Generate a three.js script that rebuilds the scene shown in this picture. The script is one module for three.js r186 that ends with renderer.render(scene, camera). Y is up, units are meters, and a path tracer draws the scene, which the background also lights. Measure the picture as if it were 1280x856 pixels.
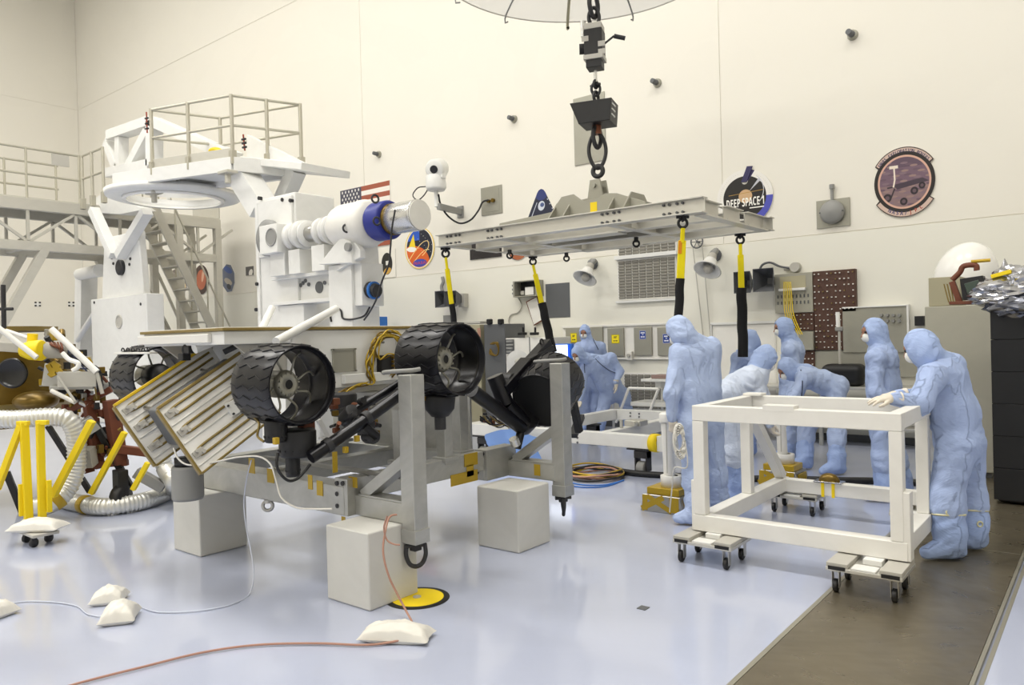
import * as THREE from 'three';
import { RoundedBoxGeometry } from 'three/addons/geometries/RoundedBoxGeometry.js';
import { mergeGeometries, mergeVertices } from 'three/addons/utils/BufferGeometryUtils.js';
import { RectAreaLightUniformsLib } from 'three/addons/lights/RectAreaLightUniformsLib.js';
import { ImprovedNoise } from 'three/addons/math/ImprovedNoise.js';

// ---------------------------------------------------------------- camera, lights, exposure
const V = (x, y, z) => new THREE.Vector3(x, y, z), R = Math.PI / 180;
const scene = new THREE.Scene();
const FOCAL = 938.67;                                     // pixels in the 1280 x 856 frame
const camera = new THREE.PerspectiveCamera(2 * Math.atan(428 / FOCAL) / R, 1280 / 856, 0.05, 120);
camera.position.set(0, 1.62, 0);
camera.rotation.set(-0.4693 * R, 38.826 * R, -1.5296 * R, 'YXZ');
camera.updateMatrixWorld(true);
scene.add(camera);
const renderer = new THREE.WebGLRenderer({ antialias: true });
renderer.toneMapping = THREE.LinearToneMapping;
renderer.toneMappingExposure = 1.0;
renderer.shadowMap.enabled = true;
RectAreaLightUniformsLib.init();
const ROOM = { x0: -28.6, x1: 9, z0: -11.3, z1: 12, h: 14.5 };
const LAMP = { w: 4.2, d: 2.0, power: 15.5, color: new THREE.Color(1, 0.972, 0.92) };
const LAMP_SPOTS = [];
for (const x of [-21, -13.5, -6.5, 0.3]) for (const z of [-3.5, 6.5]) LAMP_SPOTS.push([x, z]);  // lamps out of view, rows placed to light walls, floor and people
for (const [x, z] of LAMP_SPOTS) {
  const l = new THREE.RectAreaLight(LAMP.color, LAMP.power, LAMP.w, LAMP.d);
  l.position.set(x, ROOM.h - 0.36, z); l.lookAt(x, 0, z); l.name = 'unseen_high_bay_light_source'; scene.add(l);
}

// pixel of the photograph -> point on a plane (x, y or z fixed) or at a depth
function ray(px, py) { return V((px - 640) / FOCAL, -(py - 428) / FOCAL, -1).applyQuaternion(camera.quaternion); }
const along = (px, py, t) => { const r = ray(px, py); return r.multiplyScalar(t(r)).add(camera.position); };
const atX = (px, py, x) => along(px, py, (r) => x / r.x);
const atZ = (px, py, z) => along(px, py, (r) => z / r.z);
const atY = (px, py, y) => along(px, py, (r) => (y - 1.62) / r.y);
const atD = (px, py, d) => along(px, py, () => d);

// ---------------------------------------------------------------- helpers
const noise = new ImprovedNoise();
function rng(seed) { let s = seed >>> 0; return () => { s = (s + 0x6d2b79f5) | 0; let t = Math.imul(s ^ (s >>> 15), 1 | s); t = (t + Math.imul(t ^ (t >>> 7), 61 | t)) ^ t; return ((t ^ (t >>> 14)) >>> 0) / 4294967296; }; }
const used = {};
function numbered(n) { const k = used[n] = (used[n] ?? -1) + 1; return k ? n + '_' + String(k).padStart(3, '0') : n; }
const originOf = new WeakMap();
const shade = (o) => { o.castShadow = o.receiveShadow = true; return o; };
function clean(g) {
  g = g.index ? g.toNonIndexed() : g;
  if (!g.attributes.normal) g.computeVertexNormals();
  for (const k of Object.keys(g.attributes)) if (!['position', 'normal', 'uv'].includes(k)) g.deleteAttribute(k);
  if (!g.attributes.uv) g.setAttribute('uv', new THREE.BufferAttribute(new Float32Array(g.attributes.position.count * 2), 2));
  return g;
}
function metreUV(g) {                                     // box projection, uv in metres
  const p = g.attributes.position, n = g.attributes.normal, u = g.attributes.uv;
  for (let i = 0; i < p.count; i++) {
    const a = Math.abs(n.getX(i)), b = Math.abs(n.getY(i)), c = Math.abs(n.getZ(i));
    if (b >= a && b >= c) u.setXY(i, p.getX(i), p.getZ(i)); else if (a >= c) u.setXY(i, p.getZ(i), p.getY(i)); else u.setXY(i, p.getX(i), p.getY(i));
  }
  return g;
}
const flat = (a) => (Array.isArray(a) ? a.flat(Infinity) : [a]);
function join(geos, keepUV) { geos = flat(geos).map(clean); const g = geos.length > 1 ? mergeGeometries(geos) : geos[0].clone(); return keepUV ? g : metreUV(g); }
// thing: a Group at the base of a thing; part: a mesh of it, its geometry given in world coordinates
function thing(name, label, category, base, group) {
  const o = new THREE.Group(); o.name = numbered(name); o.position.copy(base); scene.add(o); originOf.set(o, base.clone());
  o.userData = { label, category }; if (group) o.userData.group = group;
  return o;
}
function part(parent, name, geos, mat, opt = {}) {
  const g = join(geos, opt.uv), o = originOf.get(parent) ?? V(0, 0, 0);
  g.translate(-o.x, -o.y, -o.z);
  const m = shade(new THREE.Mesh(g, mat)); m.name = name; parent.add(m); originOf.set(m, o);
  if (opt.label) m.userData.label = opt.label;
  if (opt.kind) m.userData.kind = opt.kind;
  return m;
}
function single(name, label, category, geos, mat, group, opt = {}) {   // a thing of one mesh
  const g = join(geos, opt.uv); g.computeBoundingBox();
  const b = g.boundingBox, o = V((b.min.x + b.max.x) / 2, b.min.y, (b.min.z + b.max.z) / 2);
  g.translate(-o.x, -o.y, -o.z);
  const m = shade(new THREE.Mesh(g, mat)); m.name = numbered(name); m.position.copy(o); scene.add(m); originOf.set(m, o);
  m.userData = { label, category }; if (group) m.userData.group = group;
  if (opt.kind) m.userData.kind = opt.kind;
  return m;
}
function struct(name, geos, mat, parent, opt = {}) {
  const m = shade(new THREE.Mesh(join(geos, opt.uv), mat)); m.name = parent ? name : numbered(name); (parent ?? scene).add(m);
  if (!parent) m.userData = { kind: 'structure', ...(opt.label ? { label: opt.label } : {}), ...(opt.category ? { category: opt.category } : {}) };
  return m;
}
function copyOf(o, label) { const c = o.clone(); c.name = numbered(o.name.replace(/_\d{3}$/, '')); c.userData = { ...o.userData, ...(label ? { label } : {}) }; scene.add(c); return c; }

// ---- geometry
function box(x0, x1, y0, y1, z0, z1, r = 0.004) {
  const w = Math.abs(x1 - x0), h = Math.abs(y1 - y0), d = Math.abs(z1 - z0); r = Math.min(r, w / 3, h / 3, d / 3);
  const g = r > 0 ? new RoundedBoxGeometry(w, h, d, 1, r) : new THREE.BoxGeometry(w, h, d);
  return g.translate((x0 + x1) / 2, (y0 + y1) / 2, (z0 + z1) / 2);
}
const cbox = (c, w, h, d, r) => box(c.x - w / 2, c.x + w / 2, c.y - h / 2, c.y + h / 2, c.z - d / 2, c.z + d / 2, r);
function frameOf(a, b, up = V(0, 1, 0)) {                  // local z runs from a to b, local y near up
  const z = b.clone().sub(a).normalize(); if (Math.abs(z.dot(up)) > 0.98) up = Math.abs(z.x) > 0.9 ? V(0, 0, 1) : V(1, 0, 0);
  const x = up.clone().cross(z).normalize(), y = z.clone().cross(x);
  return new THREE.Matrix4().makeBasis(x, y, z);
}
function bar(a, b, w, h = w, opt = {}) {
  const L = a.distanceTo(b), r = Math.min(opt.r ?? 0.005, w / 3, h / 3);
  const g = r > 0 ? new RoundedBoxGeometry(w, h, L, 1, r) : new THREE.BoxGeometry(w, h, L);
  g.applyMatrix4(frameOf(a, b, opt.up)); const m = a.clone().add(b).multiplyScalar(0.5); return g.translate(m.x, m.y, m.z);
}
function rod(a, b, r, r2 = r, n = 14) {
  const g = new THREE.CylinderGeometry(r2, r, a.distanceTo(b), n); g.rotateX(Math.PI / 2); g.applyMatrix4(frameOf(a, b));
  const m = a.clone().add(b).multiplyScalar(0.5); return g.translate(m.x, m.y, m.z);
}
function ring(c, n, R0, r, seg = 28, sides = 10, arc = Math.PI * 2) { // torus around axis n
  const g = new THREE.TorusGeometry(R0, r, sides, seg, arc); g.applyMatrix4(frameOf(c, c.clone().add(n))); return g.translate(c.x, c.y, c.z);
}
function tube(pts, r, seg = 0, sides = 8, closed = false) {
  return new THREE.TubeGeometry(new THREE.CatmullRomCurve3(pts, closed, 'centripetal'), seg || pts.length * 8, r, sides, closed);
}
function turned(profile, a, dir, n = 32) {                 // profile [[along, radius]...] around the axis from a along dir
  const g = new THREE.LatheGeometry(profile.map(([t, r]) => new THREE.Vector2(Math.max(r, 1e-4), t)), n);
  g.rotateX(Math.PI / 2); g.applyMatrix4(frameOf(a, a.clone().add(dir))); return g.translate(a.x, a.y, a.z);
}
function slab(pts, thick, plane, at, bevel = 0) {          // polygon [[u,v]...] extruded; plane 'x': u=z v=y, 'z': u=x v=y, 'y': u=x v=z; from at to at+thick
  const s = new THREE.Shape(pts.map(([u, v]) => new THREE.Vector2(u, v)));
  return extruded(s, thick, plane, at, bevel);
}
function extruded(s, thick, plane, at, bevel = 0) {
  const g = new THREE.ExtrudeGeometry(s, { depth: thick - 2 * bevel, bevelEnabled: bevel > 0, bevelThickness: bevel, bevelSize: bevel, bevelOffset: -bevel, bevelSegments: 1, curveSegments: 24 });
  g.translate(0, 0, bevel);
  if (plane === 'x') g.applyMatrix4(new THREE.Matrix4().makeBasis(V(0, 0, 1), V(0, 1, 0), V(1, 0, 0)));
  if (plane === 'y') g.applyMatrix4(new THREE.Matrix4().makeBasis(V(1, 0, 0), V(0, 0, 1), V(0, 1, 0)));
  if (plane !== 'z') {                                     // mirrored bases: turn the faces round
    const p = g.attributes.position, n = g.attributes.normal, u = g.attributes.uv;
    for (let i = 0; i < p.count; i += 3) for (const A of [p, n, u]) { const k = A.itemSize; for (let c = 0; c < k; c++) { const t = A.array[(i + 1) * k + c]; A.array[(i + 1) * k + c] = A.array[(i + 2) * k + c]; A.array[(i + 2) * k + c] = t; } }
  }
  return plane === 'x' ? g.translate(at, 0, 0) : plane === 'y' ? g.translate(0, at, 0) : g.translate(0, 0, at);
}
function iBeam(a, b, h, w, t = 0.012) {
  const up = V(0, 1, 0), o = (d) => [a.clone().addScaledVector(up, d), b.clone().addScaledVector(up, d)];
  return [bar(...o(h / 2 - t / 2), w, t, { r: 0.002 }), bar(...o(-h / 2 + t / 2), w, t, { r: 0.002 }), bar(a, b, t * 0.8, h - 2 * t, { r: 0 })];
}
const move = (g, x, y, z) => { flat(g).forEach((q) => q.translate(x, y, z)); return g; };

// ---- textures
function pixelsTexture(n, fn, repeat = 1, srgb = true) {
  const d = new Uint8Array(n * n * 4);
  for (let y = 0; y < n; y++) for (let x = 0; x < n; x++) { const c = fn(x / n, y / n); const i = (y * n + x) * 4; d[i] = c[0] * 255; d[i + 1] = c[1] * 255; d[i + 2] = c[2] * 255; d[i + 3] = 255; }
  const t = new THREE.DataTexture(d, n, n); t.wrapS = t.wrapT = THREE.RepeatWrapping; t.magFilter = THREE.LinearFilter; t.minFilter = THREE.LinearMipmapLinearFilter;
  t.repeat.set(repeat, repeat); if (srgb) t.colorSpace = THREE.SRGBColorSpace; t.needsUpdate = true; return t;
}
const wrapNoise = (u, v, f, s = 0) => {                    // tileable
  const a = u * Math.PI * 2, b = v * Math.PI * 2, k = f / 6.283;
  return noise.noise(Math.cos(a) * k + s, Math.sin(a) * k + Math.cos(b) * k * 1.7, Math.sin(b) * k + s * 1.3);
};
const fbm = (u, v, f, s) => wrapNoise(u, v, f, s) * 0.55 + wrapNoise(u, v, f * 2.3, s + 7) * 0.3 + wrapNoise(u, v, f * 5.1, s + 13) * 0.15;
const speck = (amount, f, seed, size = 256) => pixelsTexture(size, (u, v) => { const k = 1 - amount * (0.5 + 0.5 * fbm(u, v, f, seed)); return [k, k, k]; });
const rough = (lo, hi, f, seed, rep, size = 256) => pixelsTexture(size, (u, v) => { const k = lo + (hi - lo) * Math.min(1, Math.max(0, 0.5 + 0.9 * fbm(u, v, f, seed))); return [k, k, k]; }, rep, false);
function canvasTexture(w, h, draw) {
  const c = document.createElement('canvas'); c.width = w; c.height = h; const g = c.getContext('2d'); draw(g, w, h);
  const t = new THREE.CanvasTexture(c); t.colorSpace = THREE.SRGBColorSpace; t.magFilter = THREE.LinearFilter; return t;
}
// ---- materials
const std = (color, roughness = 0.6, metalness = 0, extra = {}) => new THREE.MeshStandardMaterial({ color, roughness, metalness, ...extra });
const dirt = speck(0.05, 5, 3), dirt2 = speck(0.16, 9, 21), brushed = pixelsTexture(256, (u, v) => { const k = 0.86 + 0.14 * wrapNoise(u, v * 0.999, 3, 5) + 0.05 * wrapNoise(u, v, 60, 9); return [k, k, k]; });
const CLOTH = { bumpMap: pixelsTexture(512, (u, v) => { const a = wrapNoise(u, v, 16, 41), b = wrapNoise(u, v, 34, 17), k = Math.min(1, Math.max(0, 0.75 - 0.9 * Math.abs(a) - 0.5 * Math.abs(b))); return [k, k, k]; }, 1.5, false), bumpScale: 0.0025 };
const M = {
  wall: std('#ebe7db', 0.62, 0, { map: pixelsTexture(512, (u, v) => { const k = 0.985 + 0.012 * fbm(u, v, 4, 2); return [k, k, k]; }, 0.08) }),
  wainscot: std('#e6e4d8', 0.5),
  ceiling: std('#e8e4d8', 0.8),
  floor: new THREE.MeshPhysicalMaterial({ color: '#b9c0d6', roughness: 0.34, roughnessMap: rough(0.86, 1, 5, 4, 0.2), map: pixelsTexture(512, (u, v) => { const k = 0.975 + 0.025 * fbm(u, v, 5, 8); return [k, k, k]; }, 0.22), clearcoat: 0.8, clearcoatRoughness: 0.09 }),
  plate: std('#958d7c', 0.38, 0.65, { roughnessMap: rough(0.65, 1, 14, 14, 0.6), map: pixelsTexture(512, (u, v) => { const k = 0.86 + 0.1 * fbm(u, v, 4, 31) + 0.04 * wrapNoise(u, v, 30, 12); return [k, k * 0.985, k * 0.95]; }, 0.45) }),
  plateEdge: std('#a9a596', 0.4, 0.6),
  white: std('#eaeae6', 0.38, 0, { map: dirt }),
  whiteGloss: std('#f4f3ee', 0.22),
  cream: std('#eeece5', 0.4, 0, { map: dirt }),
  alu: std('#c0c0bb', 0.42, 0.55, { map: dirt2, roughnessMap: rough(0.7, 1, 16, 6, 1.2) }),
  aluLight: std('#cfcdc5', 0.36, 0.6, { map: dirt }),
  rail: std('#b9b5a6', 0.4, 0.55),
  truss: std('#c9c6bb', 0.45, 0.35, { map: dirt }),
  steel: std('#b3b2ae', 0.28, 0.9),
  silver: std('#d8d8d6', 0.25, 0.85),
  dark: std('#2a2a2c', 0.55),
  black: std('#121214', 0.5),
  blackGloss: std('#0d0d10', 0.22),
  anod: std('#121217', 0.3, 0.3),
  tread: std('#19191d', 0.4, 0.2, { map: dirt2 }),
  rust: std('#6d3a24', 0.6),
  gold: std('#7d6424', 0.33, 0.55, { map: dirt2 }),
  goldTape: std('#b99a26', 0.32, 0.25),
  goldEdge: std('#8d7a45', 0.4, 0.5),
  yellow: std('#f2d40c', 0.5),
  yellowSling: std('#f0dc00', 0.75),
  slingBlack: std('#101012', 0.9),
  foam: std('#d4d3cd', 0.7, 0, { map: dirt }),
  grey: std('#8d8d8a', 0.5), greyLight: std('#b6b3aa', 0.5), greyDark: std('#5b5d5f', 0.5), cabinet: std('#b3b0a0', 0.5, 0, { map: dirt }),
  box: std('#a8a287', 0.6), panel: std('#a5a396', 0.4, 0.35, { map: dirt }),
  duct: std('#d9d9d4', 0.35, 0.55),
  blueRing: std('#1d2a86', 0.4), bluePaint: std('#2d6fc0', 0.5),
  orange: std('#ad8270', 0.6), red: std('#8e3a26', 0.6), clear: new THREE.MeshPhysicalMaterial({ color: '#fbfbfa', roughness: 0.35, transmission: 0.62, thickness: 0, side: THREE.DoubleSide }),
  tubing: std('#c6ccdc', 0.25),
  bag: std('#e6e3da', 0.45, 0, { map: dirt }),
  louvre: std('#8f8c83', 0.5), wood: std('#4d3226', 0.6), copper: std('#7a4a33', 0.4, 0.5), foil: std('#b7b8bd', 0.18, 0.95),
  skin: std('#9a6f58', 0.55), mask: std('#ecece6', 0.8), glove: std('#dcd3c4', 0.5),
  suit: std('#a3b5dc', 0.7, 0, CLOTH), suitPale: std('#b0c1e4', 0.7, 0, CLOTH), suitWhite: std('#ced8ea', 0.72, 0, CLOTH), boot: std('#9cb2e0', 0.62, 0, CLOTH), hood: std('#a3b7e0', 0.66, 0, CLOTH), trimCream: std('#dcd6ae', 0.6), cord: std('#39415e', 0.6),
  lens: std('#08080c', 0.08), glow: std('#ffffff', 0.5, 0, { emissive: LAMP.color, emissiveIntensity: 5 }),
  screen: std('#101820', 0.3, 0, { emissive: '#ffffff', emissiveIntensity: 1 }),
};

// ---------------------------------------------------------------- the room
{
  const { x0, x1, z0, z1, h } = ROOM, T = 0.3, plateX0 = -1.415, plateX1 = -0.487, plateZ0 = -6.285;
  // floor with the slot where the steel plate lies
  const floor = struct('floor', [box(x0, plateX0, -T, 0, z0, z1, 0), box(plateX1, x1, -T, 0, z0, z1, 0), box(plateX0, plateX1, -T, -0.02, z0, z1, 0)], M.floor);
  floor.userData.label = 'glossy pale lavender floor of the hall';
  const fp = (name, ...g) => struct(name, g, name === 'floor_plate' ? M.plate : M.plateEdge, floor);
  fp('floor_plate', box(plateX0 + 0.028, plateX1 - 0.055, -0.02, 0.001, plateZ0 + 0.004, z1, 0.001));
  fp('floor_plate', box(plateX0 + 0.028, plateX1 - 0.055, -0.02, 0.001, z0, plateZ0 - 0.004, 0.001));
  fp('joint_strip', box(plateX0 + 0.028, plateX1 - 0.055, -0.02, 0.0015, plateZ0 - 0.0035, plateZ0 + 0.0035, 0));
  fp('edge_strip', box(plateX0, plateX0 + 0.026, -0.02, 0.002, z0, z1, 0.001));
  fp('edge_strip', box(plateX1 - 0.053, plateX1 - 0.035, -0.02, 0.002, z0, z1, 0.001));
  fp('edge_strip', box(plateX1 - 0.02, plateX1, -0.02, 0.002, z0, z1, 0.001));
  struct('ceiling', box(x0 - T, x1 + T, h, h + T, z0 - T, z1 + T, 0), M.ceiling);
  const seamY = 10.05, wY = 2.975, vx = atZ(900, 100, z0).x, vx2 = atZ(453, 150, z0).x;
  const back = struct('wall_back', [box(x0 - T, x1 + T, 0, h, z0 - T, z0 - 0.012, 0)], M.wall);
  const cols = [x0, vx2, vx, x1];                          // big cladding sheets with narrow joints
  for (let i = 0; i < 3; i++) for (const [a, b] of [[wY + 0.005, seamY - 0.006], [seamY + 0.006, h]]) struct('wall_sheet', box(cols[i] + 0.006, cols[i + 1] - 0.006, a, b, z0 - 0.02, z0, 0.003), M.wall, back);
  struct('wall_sheet', box(x0, x1, 0, wY - 0.005, z0 - 0.02, z0 + 0.012, 0.004), M.wainscot, back);
  const left = struct('wall_left', [box(x0 - T, x0, 0, h, z0, z1, 0)], M.wall);
  struct('wall_sheet', box(x0 - 0.01, x0 + 0.012, 0, seamY - 0.006, z0 + 0.004, z1, 0.003), M.wall, left);
  struct('wall_sheet', box(x0 - 0.01, x0 + 0.012, seamY + 0.006, h, z0 + 0.004, z1, 0.003), M.wall, left);
  struct('wall_right', box(x1, x1 + T, 0, h, z0, z1, 0), M.wall);
  struct('wall_front', box(x0 - T, x1 + T, 0, h, z1, z1 + T, 0), M.wall);
  struct('baseboard_back', box(x0, x1, 0, 0.1, z0 - 0.01, z0 + 0.03, 0.004), M.greyDark);
  for (const [x, z] of LAMP_SPOTS) {
    const t = thing('unseen_high_bay_light', 'unseen rectangular high-bay lamp lighting the hall from below the ceiling, ' + (z < 0 ? 'back-wall row, above ' : 'hall-side row, level with ') + { '-21': 'the access bridge', '-13.5': 'the turnover fixture', '-6.5': 'the rover stand', 0.3: 'the steel floor plate' }[x], 'lamp', V(x, h - 0.34, z), 'unseen high-bay lamps under the ceiling');
    part(t, 'housing', [box(x - LAMP.w / 2 - 0.06, x + LAMP.w / 2 + 0.06, h - 0.3, h - 0.1, z - LAMP.d / 2 - 0.06, z + LAMP.d / 2 + 0.06, 0.02)], M.white);
    part(t, 'diffuser', [box(x - LAMP.w / 2, x + LAMP.w / 2, h - 0.32, h - 0.299, z - LAMP.d / 2, z + LAMP.d / 2, 0)], M.glow);
    for (const s of [-1, 1]) part(t, 'hanger', [rod(V(x + s, h - 0.1, z), V(x + s, h, z), 0.012)], M.steel);
  }
}

// ---------------------------------------------------------------- people
const LEFT = V(-0.779, 0, 0.627), AWAY = V(-0.627, 0, -0.779), DOWN = V(0, -1, 0);
// joints are read off the photograph as [px, py, extra depth]; the base depth comes from where the feet stand
function surfaceNets(sdf, lo, hi, cell) {
  const nx = Math.ceil((hi.x - lo.x) / cell) + 1, ny = Math.ceil((hi.y - lo.y) / cell) + 1, nz = Math.ceil((hi.z - lo.z) / cell) + 1, B = 6;
  const val = new Float32Array(nx * ny * nz).fill(1), id = (i, j, k) => i + nx * (j + ny * k);
  for (let k0 = 0; k0 < nz; k0 += B) for (let j0 = 0; j0 < ny; j0 += B) for (let i0 = 0; i0 < nx; i0 += B) {
    const c = sdf(lo.x + (i0 + B / 2) * cell, lo.y + (j0 + B / 2) * cell, lo.z + (k0 + B / 2) * cell), reach = B * cell * 0.87 * 1.25 + 0.03;
    if (c > reach || c < -reach) { if (c < 0) for (let k = k0; k < Math.min(k0 + B, nz); k++) for (let j = j0; j < Math.min(j0 + B, ny); j++) for (let i = i0; i < Math.min(i0 + B, nx); i++) val[id(i, j, k)] = -1; continue; }
    for (let k = k0; k < Math.min(k0 + B, nz); k++) for (let j = j0; j < Math.min(j0 + B, ny); j++) for (let i = i0; i < Math.min(i0 + B, nx); i++) val[id(i, j, k)] = sdf(lo.x + i * cell, lo.y + j * cell, lo.z + k * cell);
  }
  const vert = new Int32Array(nx * ny * nz).fill(-1), pos = [], idx = [];
  for (let k = 0; k < nz - 1; k++) for (let j = 0; j < ny - 1; j++) for (let i = 0; i < nx - 1; i++) {
    let n = 0, sx = 0, sy = 0, sz = 0, neg = 0;
    const v = (a, b, c) => val[id(i + a, j + b, k + c)];
    for (let q = 0; q < 8; q++) if (v(q & 1, (q >> 1) & 1, q >> 2) < 0) neg++;
    if (neg === 0 || neg === 8) continue;
    for (let q = 0; q < 8; q++) for (const ax of [1, 2, 4]) { if (q & ax) continue; const p = q | ax, a = v(q & 1, (q >> 1) & 1, q >> 2), b = v(p & 1, (p >> 1) & 1, p >> 2); if ((a < 0) === (b < 0)) continue; const t = a / (a - b); sx += (q & 1) + (ax === 1 ? t : 0); sy += ((q >> 1) & 1) + (ax === 2 ? t : 0); sz += (q >> 2) + (ax === 4 ? t : 0); n++; }
    vert[id(i, j, k)] = pos.length / 3; pos.push(lo.x + (i + sx / n) * cell, lo.y + (j + sy / n) * cell, lo.z + (k + sz / n) * cell);
  }
  const quad = (a, b, c, d, flip) => { if (a < 0 || b < 0 || c < 0 || d < 0) return; flip ? idx.push(a, c, b, a, d, c) : idx.push(a, b, c, a, c, d); };
  for (let k = 1; k < nz - 1; k++) for (let j = 1; j < ny - 1; j++) for (let i = 1; i < nx - 1; i++) {
    const s = val[id(i, j, k)] < 0;
    if (s !== val[id(i + 1, j, k)] < 0) quad(vert[id(i, j - 1, k - 1)], vert[id(i, j, k - 1)], vert[id(i, j, k)], vert[id(i, j - 1, k)], !s);
    if (s !== val[id(i, j + 1, k)] < 0) quad(vert[id(i - 1, j, k - 1)], vert[id(i - 1, j, k)], vert[id(i, j, k)], vert[id(i, j, k - 1)], !s);
    if (s !== val[id(i, j, k + 1)] < 0) quad(vert[id(i - 1, j - 1, k)], vert[id(i, j - 1, k)], vert[id(i, j, k)], vert[id(i - 1, j, k)], !s);
  }
  const g = new THREE.BufferGeometry(); g.setAttribute('position', new THREE.Float32BufferAttribute(pos, 3)); g.setIndex(idx); g.computeVertexNormals();
  return g;
}
const smin = (a, b, k) => { const h = Math.max(k - Math.abs(a - b), 0) / k; return Math.min(a, b) - h * h * k * 0.25; };
function cone(a, b, ra, rb) {                              // tapered capsule
  const dx = b.x - a.x, dy = b.y - a.y, dz = b.z - a.z, L = dx * dx + dy * dy + dz * dz || 1e-9;
  const f = (x, y, z) => { const t = Math.min(1, Math.max(0, ((x - a.x) * dx + (y - a.y) * dy + (z - a.z) * dz) / L)), X = x - a.x - t * dx, Y = y - a.y - t * dy, Z = z - a.z - t * dz; return Math.sqrt(X * X + Y * Y + Z * Z) - (ra + (rb - ra) * t); };
  f.pts = [[a, ra], [b, rb]]; return f;
}
function egg(c, q, rx, ry, rz) {                           // oriented ellipsoid (q: quaternion)
  const i = q.clone().invert(), v = V(0, 0, 0), m = Math.min(rx, ry, rz);
  const f = (x, y, z) => { v.set(x - c.x, y - c.y, z - c.z).applyQuaternion(i); const k = Math.sqrt((v.x / rx) ** 2 + (v.y / ry) ** 2 + (v.z / rz) ** 2); return k < 1e-6 ? -m : (k - 1) * Math.min(m * 1.25, Math.sqrt(v.lengthSq()) / k); };
  f.pts = [[c, Math.max(rx, ry, rz)]]; return f;
}
function unionOf(list, k) { return (x, y, z) => { let d = 1e9; for (const f of list) { const v = f(x, y, z); d = d > 1e8 ? v : smin(d, v, k); } return d; }; }
function bounds(list, pad = 0.04) { const lo = V(1e9, 1e9, 1e9), hi = V(-1e9, -1e9, -1e9); for (const f of list) for (const [p, r] of f.pts) { lo.min(V(p.x - r, p.y - r, p.z - r)); hi.max(V(p.x + r, p.y + r, p.z + r)); } return [lo.subScalar(pad), hi.addScalar(pad)]; }
function folds(seed, amp, fy = 9) {                        // creases of loose cloth
  return (x, y, z) => {
    const w = noise.noise(x * 3 + seed, y * 3, z * 3) * 1.3, a = noise.noise(x * 7.5 + seed, y * fy * 0.75 + w * 2.2, z * 7.5), b = noise.noise(x * 15 + w * 2, y * 7 + seed, z * 15);
    return amp * ((1 - 2.4 * Math.sqrt(a * a + 0.006)) * 0.85 + (1 - 2.2 * Math.sqrt(b * b + 0.01)) * 0.35);
  };
}
function hand(parent, wrist, dir, palmN, curl, spread, mat, thumbSide = 1) {
  // local: y along the fingers, z out of the palm, x across towards the thumb
  const y = dir.clone().normalize(), z = palmN.clone().addScaledVector(y, -palmN.dot(y)).normalize(), x = y.clone().cross(z).multiplyScalar(thumbSide);
  const P = (a, b, c) => wrist.clone().addScaledVector(x, a).addScaledVector(y, b).addScaledVector(z, c), list = [];
  list.push(cone(P(0, -0.03, 0), P(0, 0.02, 0), 0.03, 0.03), cone(P(0.018, 0.02, 0), P(0.026, 0.085, 0), 0.018, 0.015), cone(P(-0.012, 0.02, 0), P(-0.022, 0.08, 0), 0.018, 0.014), cone(P(0.002, 0.02, 0), P(0.002, 0.088, 0), 0.019, 0.015));
  const palm = unionOf(list, 0.02), fingers = [];
  [[0.03, 0.088, 0.066, 1], [0.01, 0.093, 0.076, 0.3], [-0.01, 0.09, 0.07, -0.4], [-0.027, 0.08, 0.054, -1.1]].forEach(([fx, fy, L, sp], i) => {
    let p = P(fx, fy - 0.012, 0), a = curl * (0.7 + 0.12 * i), s = spread * sp;
    for (let k = 0; k < 3; k++) { const l = L * [0.45, 0.32, 0.26][k], q = p.clone().addScaledVector(y, Math.cos(a) * l * Math.cos(s)).addScaledVector(z, Math.sin(a) * l).addScaledVector(x, Math.sin(s) * l); fingers.push(cone(p, q, 0.0098 - k * 0.0008, 0.0092 - k * 0.0008)); p = q; a += curl * 0.9; }
  });
  const t0 = P(0.026, 0.022, 0.004), t1 = P(0.05, 0.052, 0.012), t2 = P(0.06, 0.078, 0.02 + curl * 0.012), t3 = P(0.062, 0.1, 0.024 + curl * 0.018);
  fingers.push(cone(t0, t1, 0.015, 0.012), cone(t1, t2, 0.012, 0.0105), cone(t2, t3, 0.0105, 0.009));
  const f = (a, b, c) => { let d = palm(a, b, c); for (const g of fingers) d = smin(d, g(a, b, c), 0.007); return d; };
  const all = [...list, ...fingers], [lo, hi] = bounds(all, 0.015);
  return part(parent, 'glove', surfaceNets(f, lo, hi, 0.0045), mat, { label: 'off-white latex glove' });
}
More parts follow.
